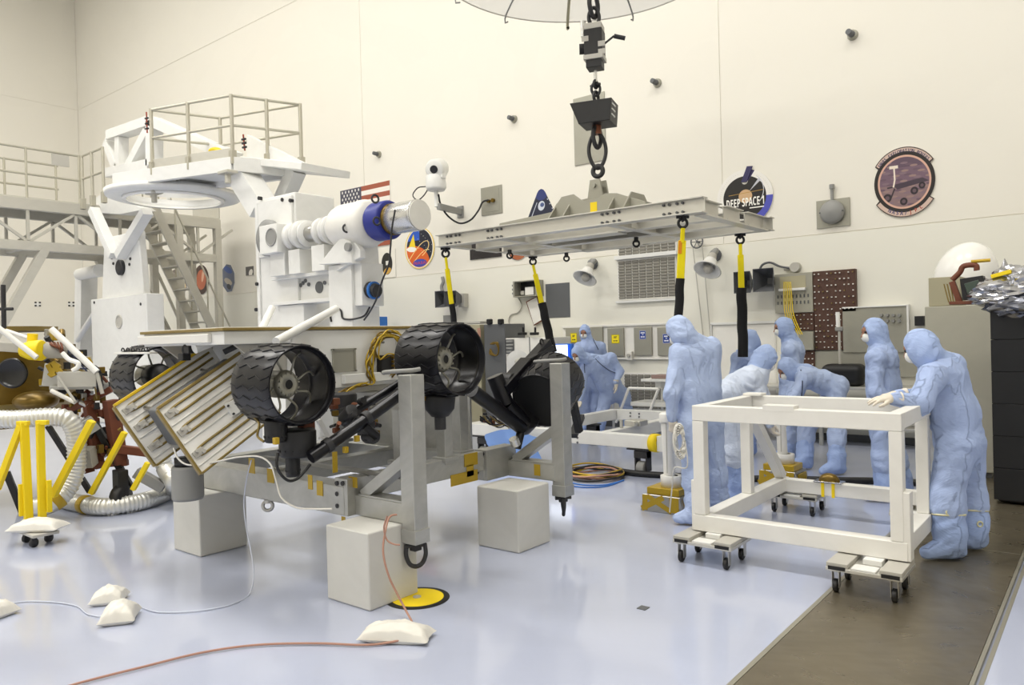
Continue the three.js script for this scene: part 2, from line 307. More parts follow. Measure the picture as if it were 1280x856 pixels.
function person(label, D, J, o) {
  const p = {}; for (const k in J) p[k] = J[k].isVector3 ? J[k] : atD(J[k][0], J[k][1], D + (J[k][2] ?? 0));
  const base = V((p.anL.x + p.anR.x) / 2, 0, (p.anL.z + p.anR.z) / 2), t = thing('person', label, 'person', base, o.group);
  const face = o.face.clone().normalize(), seed = o.seed, puff = o.puff ?? 1;
  for (const s of ['L', 'R']) {                            // feet flat on the floor
    p['an' + s].y = Math.max(0.1, Math.min(p['an' + s].y, 0.13));
    p['toe' + s] ??= p['an' + s].clone().addScaledVector((o.toes ?? face).clone().setY(0).normalize(), 0.17).setY(0.055);
  }
  const up = V(0, 1, 0), headQ = new THREE.Quaternion().setFromRotationMatrix((() => { const z = face, x = up.clone().cross(z).normalize(), y = z.clone().cross(x); return new THREE.Matrix4().makeBasis(x, y, z); })());
  const hp = (x, y, z) => V(x, y, z).applyQuaternion(headQ).add(p.head);
  const mid = (a, b, t) => a.clone().lerp(b, t), shC = mid(p.shL, p.shR, 0.5), hipC = mid(p.hipL, p.hipR, 0.5), waist = mid(shC, hipC, 0.55), spineUp = shC.clone().sub(hipC).normalize();
  const side = p.shR.clone().sub(p.shL).normalize(), hside = p.hipR.clone().sub(p.hipL).normalize();
  const body = [], limb = [];
  const w = 0.085 * puff;
  for (const s of [-1, 1]) {
    body.push(cone(shC.clone().addScaledVector(side, s * 0.085).addScaledVector(spineUp, -0.06), waist.clone().addScaledVector(side, s * 0.07), 0.122 * puff, 0.118 * puff));
    body.push(cone(waist.clone().addScaledVector(hside, s * 0.07), hipC.clone().addScaledVector(hside, s * 0.08), 0.12 * puff, 0.13 * puff));
  }
  body.push(cone(p.shL, p.shR, 0.09, 0.09), cone(shC, mid(shC, p.head, 0.5), 0.125, 0.092));
  for (const s of ['L', 'R']) {
    limb.push(cone(p['sh' + s], p['el' + s], 0.077 * puff, 0.064 * puff), cone(p['el' + s], p['wr' + s], 0.066 * puff, 0.05));
    const hip = p['hip' + s], kn = p['kn' + s], an = p['an' + s];
    limb.push(cone(hip, kn, 0.115 * puff, 0.092 * puff), cone(kn, mid(kn, an, 0.85), 0.094 * puff, 0.076), cone(mid(kn, an, 0.05), mid(kn, an, 0.24), 0.1 * puff, 0.106 * puff));
  }
  // hood: skull, drape to the collar, opening for the face
  const skull = egg(hp(0, 0.0, -0.012), headQ, 0.098, 0.135, 0.122), drape = cone(hp(0, -0.08, -0.03), shC.clone().addScaledVector(up, 0.03), 0.088, 0.125), seam = unionOf([skull, drape], 0.06);
  const open = egg(hp(0, -0.015, 0.125), headQ, 0.062, 0.085, 0.085);
  const trunk = unionOf(body, 0.075), arms = unionOf(limb, 0.03), core = (x, y, z) => smin(trunk(x, y, z), arms(x, y, z), 0.035), cloth = folds(seed, 0.0115 * (o.wrinkle ?? 1), o.drape ?? 9), hoodCloth = folds(seed + 9, 0.008, 22);
  const f = (x, y, z) => { let d = core(x, y, z); if (Math.abs(d) < 0.05) d += cloth(x, y, z); return Math.max(d, -open(x, y, z)); };
  const fh = (x, y, z) => { let d = seam(x, y, z); if (Math.abs(d) < 0.05) d += hoodCloth(x, y, z); return Math.max(d, -open(x, y, z)); };
  const [lo, hi] = bounds([...body, ...limb]);
  part(t, 'hood', surfaceNets(fh, ...bounds([skull, drape]), 0.0095), o.hood ?? M.hood, { label: 'elasticated fabric hood' });
  part(t, 'body', surfaceNets(f, lo, hi, o.cell ?? 0.0115), o.suit ?? M.suit, { label: 'loose hooded cleanroom coverall' });
  // face inside the hood
  const fl = [egg(hp(0, 0, 0), headQ, 0.075, 0.108, 0.098), cone(hp(0, -0.005, 0.098), hp(0, -0.035, 0.112), 0.009, 0.014), cone(hp(-0.028, 0.022, 0.086), hp(0.028, 0.022, 0.086), 0.012, 0.012)];
  const head = part(t, 'head', surfaceNets(unionOf(fl, 0.02), ...bounds(fl, 0.02), 0.009), M.skin, { label: 'face between hood and mask' });
  for (const s of [-1, 1]) { part(head, 'eye', new THREE.SphereGeometry(0.0125, 10, 8).translate(...hp(s * 0.032, 0.004, 0.087).toArray()), M.dark); }
  const mk = [egg(hp(0, -0.045, 0.068), headQ, 0.056, 0.05, 0.05)];
  part(t, 'face_mask', surfaceNets(unionOf(mk, 0.01), ...bounds(mk, 0.02), 0.008), M.mask, { label: 'white face mask' });
  // boot covers
  for (const s of ['L', 'R']) {
    const kn = p['kn' + s], an = p['an' + s], toe = p['toe' + s], top = mid(kn, an, o.bootTop ?? 0.3), heel = an.clone().addScaledVector(toe.clone().sub(an).setY(0).normalize(), -0.05).setY(0.06);
    const bl = [cone(top, mid(top, an, 0.7), 0.092 * puff, 0.094 * puff), cone(mid(top, an, 0.6), an, 0.09, 0.08), cone(heel, toe, 0.058, 0.05), cone(an, mid(an, toe, 0.6), 0.07, 0.055)];
    const bf = unionOf(bl, 0.05), bc = folds(seed + 31, 0.011, 16), f2 = (x, y, z) => { let d = bf(x, y, z); if (Math.abs(d) < 0.05) d += bc(x, y, z); return Math.max(d, 0.012 - y); };
    const boot = part(t, 'boot_cover', surfaceNets(f2, ...bounds(bl), o.cell ?? 0.0125), o.boot ?? M.boot, { label: 'blue fabric boot cover' });
    if (o.straps) {
      const bn = an.clone().sub(top).normalize(), sp = []; for (let i = 0; i < 20; i++) { const a = i / 20 * Math.PI * 2, c = mid(top, an, 0.12), e1 = V(1, 0, 0).addScaledVector(bn, -bn.x).normalize(), e2 = bn.clone().cross(e1), d = e1.multiplyScalar(Math.cos(a)).addScaledVector(e2, Math.sin(a)), v = c.clone().addScaledVector(d, 0.2); for (let k = 0; k < 30; k++) { const q = f2(v.x, v.y, v.z); if (q < 0.002) break; v.addScaledVector(d, -q * 0.8); } sp.push(v); }
      part(boot, 'ankle_strap', tube(sp, 0.007, 80, 6, true), M.trimCream, { label: 'cream elastic strap' });
      const side = atD(s === 'L' ? 1186 : 1225, s === 'L' ? 640 : 655, 5.0), dr = side.clone().sub(camera.position).normalize(); for (let k = 0; k < 60; k++) { const q = f2(side.x, side.y, side.z); if (q < 0.003) break; side.addScaledVector(dr, q * 0.7); } if (Math.abs(f2(side.x, side.y, side.z)) < 0.02) part(boot, 'snap', [ring(side, AWAY, 0.018, 0.006, 16, 6)], M.trimCream);
    }
  }
  for (const s of ['L', 'R']) {
    const el = p['el' + s], wr = p['wr' + s], h = o['hand' + s] ?? {};
    if (o['noHand' + s]) continue;
    const dir = h.dir ?? wr.clone().sub(el).normalize();
    part(t, 'cuff', [rod(wr.clone().addScaledVector(dir, -0.045), wr.clone().addScaledVector(dir, 0.012), 0.043, 0.036, 16)], M.glove, { label: 'glove cuff over the sleeve' });
    hand(t, wr.clone().addScaledVector(dir, 0.02), dir, h.palm ?? face, h.curl ?? 0.45, h.spread ?? 0.12, M.glove, h.thumb ?? (s === 'L' ? 1 : -1));
  }
  // dark piping lines laid on the cloth
  for (const line of o.piping ?? []) {
    const pts = line.map((q) => { const v = atD(q[0], q[1], D + (q[2] ?? -0.4)), r = v.clone().sub(camera.position).normalize(); for (let i = 0; i < 90; i++) { const d = f(v.x, v.y, v.z); if (d < 0.004) return v; if (d > 2) break; v.addScaledVector(r, d * 0.7); } return null; }).filter(Boolean);
    if (pts.length < 2) continue;
    part(t, 'zip_line', tube(pts, 0.006, pts.length * 6, 6), M.cord, { label: 'dark piping line' });
  }
  return t;
}
const look = (l, a, d = 0) => V(0, 0, 0).addScaledVector(LEFT, l).addScaledVector(AWAY, a).addScaledVector(DOWN, d).normalize();
// beside the white box frame, seen from behind, holding a coil of cord
person('person in pale blue hooded coverall seen from behind, looking down, holding coiled white cord', 6.45, {
  head: [848, 413], shL: [850, 441, -0.05], shR: [889, 434, 0.08], elL: [840, 490, -0.12], wrL: [840, 523, -0.1], elR: [893, 500, 0.16], wrR: [880, 535, 0.3],
  hipL: [862, 530, -0.05], hipR: [886, 528, 0.1], knL: [868, 592, -0.08], knR: [893, 590, 0.12], anL: [873, 645, -0.15], anR: [897, 640, 0.15],
}, { face: look(0.62, 0.62, 0.6), toes: look(1, 0.1), seed: 3, puff: 1.12, drape: 4, suit: M.suitPale, boot: M.suitPale, hood: M.suitPale, handL: { dir: look(-0.1, 0, 1), palm: look(-0.2, 0.8), curl: 0.9 } });
// leaning with the forearms on the frame
person('person in blue coverall leaning with both forearms on the white box frame', 5.35, {
  head: [1150, 434, -0.02], shL: [1165, 470, -0.2], shR: [1189, 457, 0.18], elL: [1150, 505, -0.3], wrL: [1118, 498, -0.33], elR: [1160, 498, 0.15], wrR: [1125, 493, 0.0],
  hipL: [1196, 556, -0.12], hipR: [1206, 552, 0.12], knL: [1183, 618, -0.12], knR: [1212, 618, 0.1], anL: [1188, 682, -0.16], anR: [1216, 682, 0.05],
}, { face: look(0.78, 0.72, 0.35), toes: look(1, -0.05), seed: 11, puff: 1.2, straps: true, handL: { dir: look(1, 0.05, 0.02), palm: look(0, 0.25, 1), curl: 0.25, spread: 0.3 }, handR: { dir: look(1, 0.1, 0.1), palm: look(0, 0, 1), curl: 0.3 } });
person('person in blue coverall standing in profile with white mask, beyond the white box frame', 7.05, {
  head: [1092, 414], shL: [1095, 447, -0.18], shR: [1110, 444, 0.18], elL: [1095, 490, -0.22], wrL: [1120, 505, -0.25], elR: [1118, 488, 0.2], wrR: [1098, 510, 0.22],
  hipL: [1102, 515, -0.1], hipR: [1110, 513, 0.1], knL: [1104, 570, -0.1], knR: [1118, 568, 0.12], anL: [1108, 620, -0.1], anR: [1128, 612, 0.2],
}, { face: look(1, 0.05, 0.12), toes: look(1, 0), seed: 23, puff: 1.08, noHandR: true });
person('person in blue coverall bent forward facing left beyond the white box frame', 8.55, {
  head: [984, 461], shL: [1005, 473, -0.18], shR: [1008, 468, 0.18], elL: [990, 500, -0.22], wrL: [985, 520, -0.25], elR: [995, 500, 0.18], wrR: [978, 515, 0.16],
  hipL: [1046, 484, -0.12], hipR: [1048, 482, 0.14], knL: [1046, 540, -0.2], knR: [1008, 538, 0.2], anL: [1046, 588, -0.28], anR: [1006, 578, 0.1],
}, { face: look(0.9, -0.1, 0.55), toes: look(1, -0.15), seed: 37, suit: M.suitPale, piping: [[[991, 448], [1001, 462], [1003, 478], [1002, 495]]] });
person('person in pale blue coverall standing upright in profile in front of the pegboards', 9.35, {
  head: [979, 409], shL: [988, 437, -0.18], shR: [994, 434, 0.18], elL: [998, 470, -0.2], wrL: [985, 495, -0.2], elR: [1000, 470, 0.2], wrR: [985, 490, 0.2],
  hipL: [985, 500, -0.1], hipR: [990, 498, 0.1], knL: [985, 543, -0.1], knR: [992, 541, 0.1], anL: [984, 583, -0.1], anR: [992, 577, 0.1],
}, { face: look(1, 0.1, 0.15), toes: look(1, 0), seed: 41, suit: M.suitPale, puff: 1.02, noHandR: true, piping: [[[968, 440], [968, 460], [967, 480], [966, 500]]] });
person('person in pale whitish coverall bent forward facing right, behind the box frame', 7.2, {
  head: [957, 448], shL: [945, 475, 0.15], shR: [940, 472, -0.15], elL: [958, 505, 0.15], wrL: [962, 525, 0.12], elR: [955, 508, -0.18], wrR: [962, 528, -0.14],
  hipL: [914, 490, 0.12], hipR: [912, 492, -0.12], knL: [914, 560, 0.12], knR: [918, 562, -0.14], anL: [916, 612, 0.12], anR: [925, 622, -0.12],
}, { face: look(-0.9, 0.1, 0.5), toes: look(-1, 0), seed: 53, suit: M.suitWhite, puff: 1.15, wrinkle: 1.3 });
person('person in blue coverall mostly hidden behind the black sling and the stooping one', 9.6, {
  head: [936, 424], shL: [922, 448, -0.15], shR: [940, 446, 0.15], elL: [916, 475, -0.2], wrL: [908, 498, -0.25], elR: [940, 476, 0.2], wrR: [930, 498, 0.2],
  hipL: [926, 502, -0.1], hipR: [936, 500, 0.1], knL: [926, 545, -0.1], knR: [936, 543, 0.1], anL: [926, 580, -0.1], anR: [936, 576, 0.1],
}, { face: look(1, 0.1, 0.3), toes: look(1, 0), seed: 61, noHandR: true });
person('person in blue coverall and mask standing upright behind the stooping colleague by the wall panels', 12.6, {
  head: [731, 415], shL: [751, 433, 0.05], shR: [723, 434, 0.0], elL: [760, 458, 0.1], wrL: [762, 478, 0.0], elR: [718, 462, -0.05], wrR: [722, 482, -0.2],
  hipL: [744, 484, 0.05], hipR: [732, 484, 0], knL: [744, 510, 0], knR: [732, 510, 0], anL: [746, 529, 0], anR: [731, 529, 0],
}, { face: look(0.35, -0.85, 0.25), toes: look(0.3, -1), seed: 71, piping: [[[741, 423], [745, 431], [748, 437]]] });
person('person in blue coverall and mask bending forward beside the black rover wheel, one arm hanging', 12.1, {
  head: [722, 442, -0.25], shL: [764, 447, -0.1], shR: [731, 462, -0.1], elL: [775, 464, -0.1], wrL: [770, 478, -0.25], elR: [728, 485, -0.2], wrR: [725, 500, -0.3],
  hipL: [779, 493, 0.1], hipR: [758, 494, 0.05], knL: [784, 515, 0.05], knR: [753, 515, 0.0], anL: [786, 533, 0.05], anR: [748, 534, 0],
}, { face: look(0.55, -0.7, 0.5), toes: look(0.6, -0.8), seed: 83, puff: 1.08, handL: { dir: DOWN, palm: LEFT, curl: 0.3 }, piping: [[[735, 433], [742, 446], [752, 456], [762, 463], [769, 466]], [[730, 452], [731, 466], [736, 478], [741, 485], [746, 497]]] });

// ---------------------------------------------------------------- white box frame on dollies
{
  const X0 = -2.385, X1 = -1.02, ZF = -5.0, ZT = -6.02, ZB = -6.72, Y0 = 0.192, Y1 = 1.09, b = 0.1, p = 0.085;
  const t = thing('box_frame', 'white welded box frame on small dollies, one person leaning on it', 'frame', V((X0 + X1) / 2, Y0, (ZF + ZB) / 2));
  const beam = (...g) => part(t, 'beam', g, M.cream), post = (...g) => part(t, 'post', g, M.cream);
  beam(box(X0, X1, Y1 - 0.11, Y1, ZF - p, ZF, 0.006)); beam(box(X0, X1, Y1 - b, Y1, ZT, ZT + p, 0.006));
  beam(box(X0, X0 + p, Y1 - b, Y1 - 0.001, ZT + p, ZF - p, 0.006)); beam(box(X1 - p, X1, Y1 - b, Y1 - 0.001, ZT + p, ZF - p, 0.006));
  beam(box(X0 - 0.01, X1 + 0.02, Y0, Y0 + 0.115, ZF - 0.1, ZF, 0.006)); beam(box(X0 + 0.08, X1 - 0.08, Y0, Y0 + 0.11, ZB, ZB + 0.1, 0.006));
  beam(box(X0, X0 + 0.1, Y0, Y0 + 0.115, ZB, ZF - 0.1, 0.006)); beam(box(X1 - 0.1, X1, Y0, Y0 + 0.115, ZB, ZF - 0.1, 0.006));
  post(box(X0, X0 + p, Y0 + 0.115, Y1 - 0.11, ZF - p, ZF, 0.006), box(X0 - 0.022, X0 + 0.02, Y0, Y0 + 0.36, ZF - 0.095, ZF - 0.004, 0.006));
  post(box(X1 - 0.075, X1, Y0 + 0.115, Y1 - 0.11, ZF - p, ZF, 0.006), box(X1 - 0.03, X1 + 0.036, Y0, Y0 + 0.42, ZF - 0.095, ZF - 0.004, 0.006));
  for (const x of [X0 + 0.01, X1 - 0.09]) {
    post(box(x, x + 0.08, Y0 + 0.115, Y1 - b, ZT + 0.09, ZT + 0.17, 0.006));
    part(t, 'diagonal_brace', bar(V(x + 0.04, Y1 - 0.12, ZT + 0.06), V(x + 0.04, Y0 + 0.12, ZB + 0.06), 0.08, 0.075), M.cream);
  }
  part(t, 'lug_plate', [box(-1.87, -1.66, Y1 - 0.02, Y1 + 0.022, ZF - 0.1, ZF + 0.001, 0.003)], M.cream);
  part(t, 'corner_plate', [box(X0 + 0.02, X0 + 0.17, Y1, Y1 + 0.02, ZT, ZT + 0.12, 0.003)], M.cream);
  const g = thing('foil_wrapped_clamp', 'small gold foil wrapped clamp with yellow straps on the rear beam of the box frame', 'clamp', V(-1.93, Y0 + 0.11, ZB + 0.05));
  part(g, 'foil_dome', [new THREE.SphereGeometry(0.085, 20, 10, 0, Math.PI * 2, 0, Math.PI / 2).scale(1.05, 0.9, 0.7).translate(-1.93, Y0 + 0.112, ZB + 0.05)], M.gold);
  part(g, 'base_tray', [box(-2.045, -1.815, Y0 + 0.111, Y0 + 0.122, ZB - 0.01, ZB + 0.11, 0.003)], M.foil);
  for (const x of [-1.97, -1.885]) part(g, 'strap', [box(x - 0.013, x + 0.013, Y0 - 0.01, Y0 + 0.125, ZB + 0.1, ZB + 0.106, 0.001)], M.yellow);
  // dollies
  function dolly(cx, cz, label) {
    const d = thing('dolly', label, 'dolly', V(cx, 0, cz), 'dollies under the white box frame'), w = 0.215, q = 0.18, y = 0.135;
    part(d, 'deck', [box(cx - w, cx + w, y, y + 0.022, cz - q, cz + q, 0.003)], M.aluLight);
    for (const s of [-1, 1]) part(d, 'pad', [box(cx + s * 0.15 - 0.062, cx + s * 0.15 + 0.062, y + 0.022, y + 0.05, cz - q + 0.005, cz + q - 0.005, 0.004)], M.greyLight);
    part(d, 'tread_strip', [box(cx - 0.07, cx + 0.07, y + 0.022, y + 0.034, cz + 0.07, cz + q - 0.005, 0.003)], M.white);
    part(d, 'shim', [box(cx - 0.04, cx + 0.07, y + 0.022, y + 0.056, cz - 0.14, cz + 0.02, 0.004)], M.white);
    for (const s of [-1, 1]) part(d, 'hand_hold', [box(cx + s * 0.15 - 0.05, cx + s * 0.15 + 0.05, y + 0.008, y + 0.03, cz + q - 0.004, cz + q + 0.002, 0)], M.black, { label: 'black slot in the dolly edge' });
    for (const sx of [-1, 1]) for (const sz of [-1, 1]) {
      const x = cx + sx * 0.165, z = cz + sz * 0.135, c = part(d, 'caster', [box(x - 0.03, x + 0.03, y - 0.008, y, z - 0.03, z + 0.03, 0.002), box(x - 0.022, x - 0.018, 0.03, y - 0.008, z - 0.02, z + 0.022, 0), box(x + 0.018, x + 0.022, 0.03, y - 0.008, z - 0.02, z + 0.022, 0)], M.steel);
      part(c, 'wheel', [turned([[-0.014, 0.012], [-0.014, 0.034], [-0.01, 0.04], [0.01, 0.04], [0.014, 0.034], [0.014, 0.012]], V(x, 0.04, z + 0.006), V(1, 0, 0), 22)], M.black);
    }
  }
  dolly(-2.25, -4.99, 'grey dolly on black casters under the box frame, on the floor beside the stooping person');
  dolly(-1.2, -4.95, 'grey dolly on black casters partly on the steel floor plate');
  dolly(-2.23, -6.78, 'grey dolly on black casters under the rear beam with the foil clamp');
  dolly(-1.2, -6.6, 'grey dolly on black casters behind the leaning person');
}

// ---------------------------------------------------------------- lifting rig
const CX = -4.65, CZ = -7.45;
{
  const Y = 2.805, h = 0.15, XL = -6.45, XR = -2.98, ZN = -6.64, ZFar = -8.42;
  const t = thing('spreader_frame', 'aluminium I-beam spreader frame hanging from the crane chain', 'lifting frame', V((XL + XR) / 2, Y - h / 2, (ZN + ZFar) / 2));
  const be = (a, b) => part(t, 'i_beam', iBeam(a, b, h, 0.13), M.aluLight);
  for (const z of [ZN, -7.2, -7.75, ZFar]) be(V(z === ZN || z === ZFar ? XL : -6.34, Y, z), V(z === ZN || z === ZFar ? XR : -3.1, Y, z));
  for (const x of [-6.36, -5.5, -4.05, -3.07]) for (const [a, b] of [[ZN - 0.066, -7.2 + 0.066], [-7.2 - 0.066, -7.75 + 0.066], [-7.75 - 0.066, ZFar + 0.066]]) part(t, 'cross_beam', iBeam(V(x, Y, a), V(x, Y, b), h - 0.004, 0.1), M.aluLight);
  part(t, 'end_plate', [box(-3.12, -3.0, Y - h / 2 - 0.012, Y - h / 2, -8.4, -6.7, 0.002)], M.aluLight);
  part(t, 'skid_plate', [box(-5.35, -4.2, Y - h / 2 - 0.014, Y - h / 2, -7.3, -7.1, 0.002)], M.aluLight);
  part(t, 'skid_plate', [box(-5.5, -4.6, Y - h / 2 - 0.014, Y - h / 2, -8.5, -8.36, 0.002)], M.aluLight);
  for (const x of [-6.2, -5.55, -4.0, -3.3]) for (const dy of [-0.043, 0.043]) for (const k of [0, 0.06, 0.14, 0.2]) part(t, 'bolt', [new THREE.CylinderGeometry(0.014, 0.014, 0.02, 6).rotateX(Math.PI / 2).translate(x + k - 0.1, Y + dy, ZN + 0.015)], M.greyDark);
  for (const [px, py, z] of [[637, 313, -7.5], [708, 320, -8.42], [795, 292, -7.7]]) { const q = atZ(px, py, z); part(t, 'shackle', [ring(V(q.x, Y - h / 2 - 0.075, z), V(0.7, 0, 0.7), 0.035, 0.012, 20, 8), box(q.x - 0.02, q.x + 0.02, Y - h / 2 - 0.06, Y - h / 2, z - 0.02, z + 0.02)], M.black); }
  // hub weldment with lug
  const y0 = Y + h / 2, hub = part(t, 'hub', [
    slab([[-6.05, y0], [-3.9, y0], [-3.95, y0 + 0.16], [-4.3, y0 + 0.3], [-4.45, y0 + 0.32], [-4.55, y0 + 0.28], [-4.75, y0 + 0.27], [-4.88, y0 + 0.37], [-5.05, y0 + 0.36], [-5.2, y0 + 0.2], [-6.0, y0 + 0.16]], 0.02, 'z', CZ + 0.16, 0.003),
    slab([[-6.05, y0], [-3.9, y0], [-3.95, y0 + 0.16], [-4.3, y0 + 0.3], [-4.45, y0 + 0.32], [-4.55, y0 + 0.28], [-4.75, y0 + 0.27], [-4.88, y0 + 0.37], [-5.05, y0 + 0.36], [-5.2, y0 + 0.2], [-6.0, y0 + 0.16]], 0.02, 'z', CZ - 0.18, 0.003),
    box(-5.3, -4.2, y0 + 0.05, y0 + 0.075, CZ - 0.16, CZ + 0.16, 0.003)], M.panel, { label: 'tan steel hub' });
  for (const x of [-5.15, -4.95, -4.35, -4.15]) part(hub, 'gusset', slab([[CZ - 0.42, y0], [CZ + 0.42, y0], [CZ + 0.14, y0 + 0.3], [CZ - 0.14, y0 + 0.3]], 0.018, 'x', x, 0.002), M.panel);
  part(hub, 'lug', [slab([[CX - 0.15, y0 + 0.05], [CX + 0.15, y0 + 0.05], [CX + 0.065, y0 + 0.52], [CX - 0.065, y0 + 0.52]], 0.03, 'z', CZ + 0.05, 0.004), slab([[CX - 0.15, y0 + 0.05], [CX + 0.15, y0 + 0.05], [CX + 0.065, y0 + 0.52], [CX - 0.065, y0 + 0.52]], 0.03, 'z', CZ - 0.08, 0.004), rod(V(CX, y0 + 0.45, CZ - 0.11), V(CX, y0 + 0.45, CZ + 0.11), 0.025)], M.panel);
  part(hub, 'rating_tag', [box(CX + 0.0, CX + 0.09, y0 + 0.12, y0 + 0.24, CZ + 0.181, CZ + 0.184, 0)], M.yellow, { label: 'yellow load tag' });
  // crane chain, bottom to top
  const yAt = (py) => atZ(742, py, CZ).y;
  const link = (yc, hh, w, r, turn) => { const s = []; for (let i = 0; i < 20; i++) { const a = i / 20 * Math.PI * 2, u = Math.cos(a) * w, v = Math.sin(a) * hh * (1 - 0.12 * Math.cos(2 * a)); s.push(turn ? V(CX, yc + v, CZ + u) : V(CX + u * 0.78, yc + v, CZ - u * 0.62)); } return tube(s, r, 60, 8, true); };
  const c = thing('crane_chain', 'heavy dark shackles and links above the spreader hub', 'chain', V(CX, yAt(222), CZ));
  part(c, 'shackle', [ring(V(CX, yAt(215), CZ), V(0.2, 0, 1), 0.06, 0.028, 24, 10)], M.dark);
  part(c, 'oblong_link', link(yAt(189), 0.185, 0.1, 0.022), M.dark);
  part(c, 'hook', [link(yAt(172), 0.11, 0.085, 0.026, true)], M.dark);
  part(c, 'swivel', [rod(V(CX, yAt(169), CZ), V(CX, yAt(157), CZ), 0.055, 0.05, 18)], M.copper);
  const s = thing('crane_scale', 'black trapezoid crane scale hanging in the chain', 'scale', V(CX, yAt(158), CZ)), ys = yAt(158), yt = yAt(131), ax = V(0.779, 0, -0.627);
  const sc = slab([[-0.27, yt], [-0.17, ys], [0.2, ys], [0.22, yt]], 0.34, 'z', -0.17, 0.006); sc.rotateY(0.3); sc.translate(CX, 0, CZ);
  part(s, 'body', sc, M.black);
  for (const k of [0, 1, 2]) { const m = box(0.2, 0.224 - k * 0.004, yt - 0.06 - k * 0.06, yt - 0.045 - k * 0.06, -0.02, 0.13, 0); m.rotateY(0.3); m.translate(CX, 0, CZ); part(s, 'marking', m, M.white); }
  part(s, 'eye', [rod(V(CX, yt - 0.02, CZ), V(CX, yt + 0.03, CZ), 0.045), link(yAt(122), 0.055, 0.05, 0.018, true)], M.dark);
  const k = thing('chain_link_pair', 'short dark links between scale and positioner', 'chain', V(CX, yAt(118), CZ));
  part(k, 'link', link(yAt(112), 0.07, 0.05, 0.016), M.dark); part(k, 'shackle', [link(yAt(106), 0.04, 0.04, 0.016, true), rod(V(CX - 0.07, yAt(107), CZ), V(CX + 0.06, yAt(107), CZ), 0.016)], M.dark);
  const hd = thing('load_positioner', 'black boxy load positioner with pale end caps below the plastic canopy', 'hoist unit', V(CX, yAt(100), CZ)), yb = yAt(84), yu = yAt(33);
  const turnBox = (w, a, b, d, r = 0.006, dx = 0) => { const q = box(-w + dx, w + dx, a, b, -d, d, r); q.rotateY(0.35); return q.translate(CX, 0, CZ); };
  part(hd, 'piston_rod', [rod(V(CX, yAt(103), CZ), V(CX, yb - 0.02, CZ), 0.02)], M.silver);
  part(hd, 'body', turnBox(0.105, yb + 0.11, yu - 0.06, 0.1), M.black); part(hd, 'end_cap', turnBox(0.115, yb + 0.06, yb + 0.115, 0.11), M.greyLight); part(hd, 'end_cap', turnBox(0.1, yu - 0.06, yu + 0.01, 0.1), M.greyLight);
  part(hd, 'foot', turnBox(0.09, yb - 0.03, yb + 0.06, 0.09), M.black);
  for (const [a, b, dy] of [[-0.09, 0.13, 0.3], [0.1, 0.11, 0.22], [0.1, 0.11, 0.13]]) { const q = box(a - 0.04, a + 0.04, yb + dy - 0.03, yb + dy + 0.03, 0.1, 0.103, 0); q.rotateY(0.35); part(hd, 'data_plate', q.translate(CX, 0, CZ), M.greyLight); }
  part(hd, 'gauge', [rod(V(CX - 0.1, yb + 0.22, CZ + 0.04), V(CX - 0.16, yb + 0.22, CZ + 0.08), 0.06)], M.black);
  part(hd, 'valve', [rod(V(CX - 0.1, yu - 0.12, CZ + 0.08), V(CX - 0.1, yu + 0.06, CZ + 0.08), 0.03)], M.silver);
  part(hd, 'lever', [rod(V(CX + 0.11, yb + 0.25, CZ - 0.04), V(CX + 0.2, yb + 0.33, CZ - 0.1), 0.012), rod(V(CX + 0.2, yb + 0.33, CZ - 0.1), V(CX + 0.3, yb + 0.3, CZ - 0.18), 0.025)], M.dark);
  part(hd, 'top_shackle', [link(yAt(22), 0.1, 0.06, 0.022), link(yAt(6), 0.13, 0.09, 0.027, true)], M.dark);
  const cb = thing('hoist_rope', 'steel hoist rope rising from the top shackle through the canopy', 'rope', V(CX, yAt(0), CZ));
  part(cb, 'hook_block', [rod(V(CX, yAt(0) + 0.1, CZ), V(CX, yAt(0) + 0.5, CZ), 0.05)], M.dark); part(cb, 'rope', [rod(V(CX, yAt(0) + 0.5, CZ), V(CX, ROOM.h, CZ), 0.02)], M.steel);
  // clear drip canopy around the chain
  const u = thing('plastic_canopy', 'clear plastic drip canopy with thin ribs above the hoist', 'canopy', V(CX - 0.15, 6.0, CZ)), r = 1.75, prof = [];
  for (let i = 0; i <= 12; i++) { const a = i / 12; prof.push(new THREE.Vector2(0.06 + (r - 0.06) * a, 6.0 + 0.62 * (1 - a * a))); }
  part(u, 'sheet', new THREE.LatheGeometry(prof, 48).translate(CX - 0.15, 0, CZ), M.clear, { label: 'clear plastic sheet' });
  part(u, 'rim_wire', [ring(V(CX - 0.15, 6.0, CZ), V(0, 1, 0), r, 0.008, 64, 6)], M.greyLight);
  for (let i = 0; i < 12; i++) { const a = i / 12 * Math.PI * 2 + 0.35, P = prof.filter((_, j) => j % 2 === 0).map((q) => V(CX - 0.15 + Math.cos(a) * q.x, q.y - 0.014, CZ + Math.sin(a) * q.x)); P.push(V(CX - 0.15 + Math.cos(a) * (r + 0.02), 5.92, CZ + Math.sin(a) * (r + 0.02)), V(CX - 0.15 + Math.cos(a) * (r - 0.06), 5.9, CZ + Math.sin(a) * (r - 0.06))); part(u, 'rib', tube(P, i % 3 === 1 ? 0.022 : 0.011, 30, 6), i % 3 === 1 ? M.box : M.grey); }
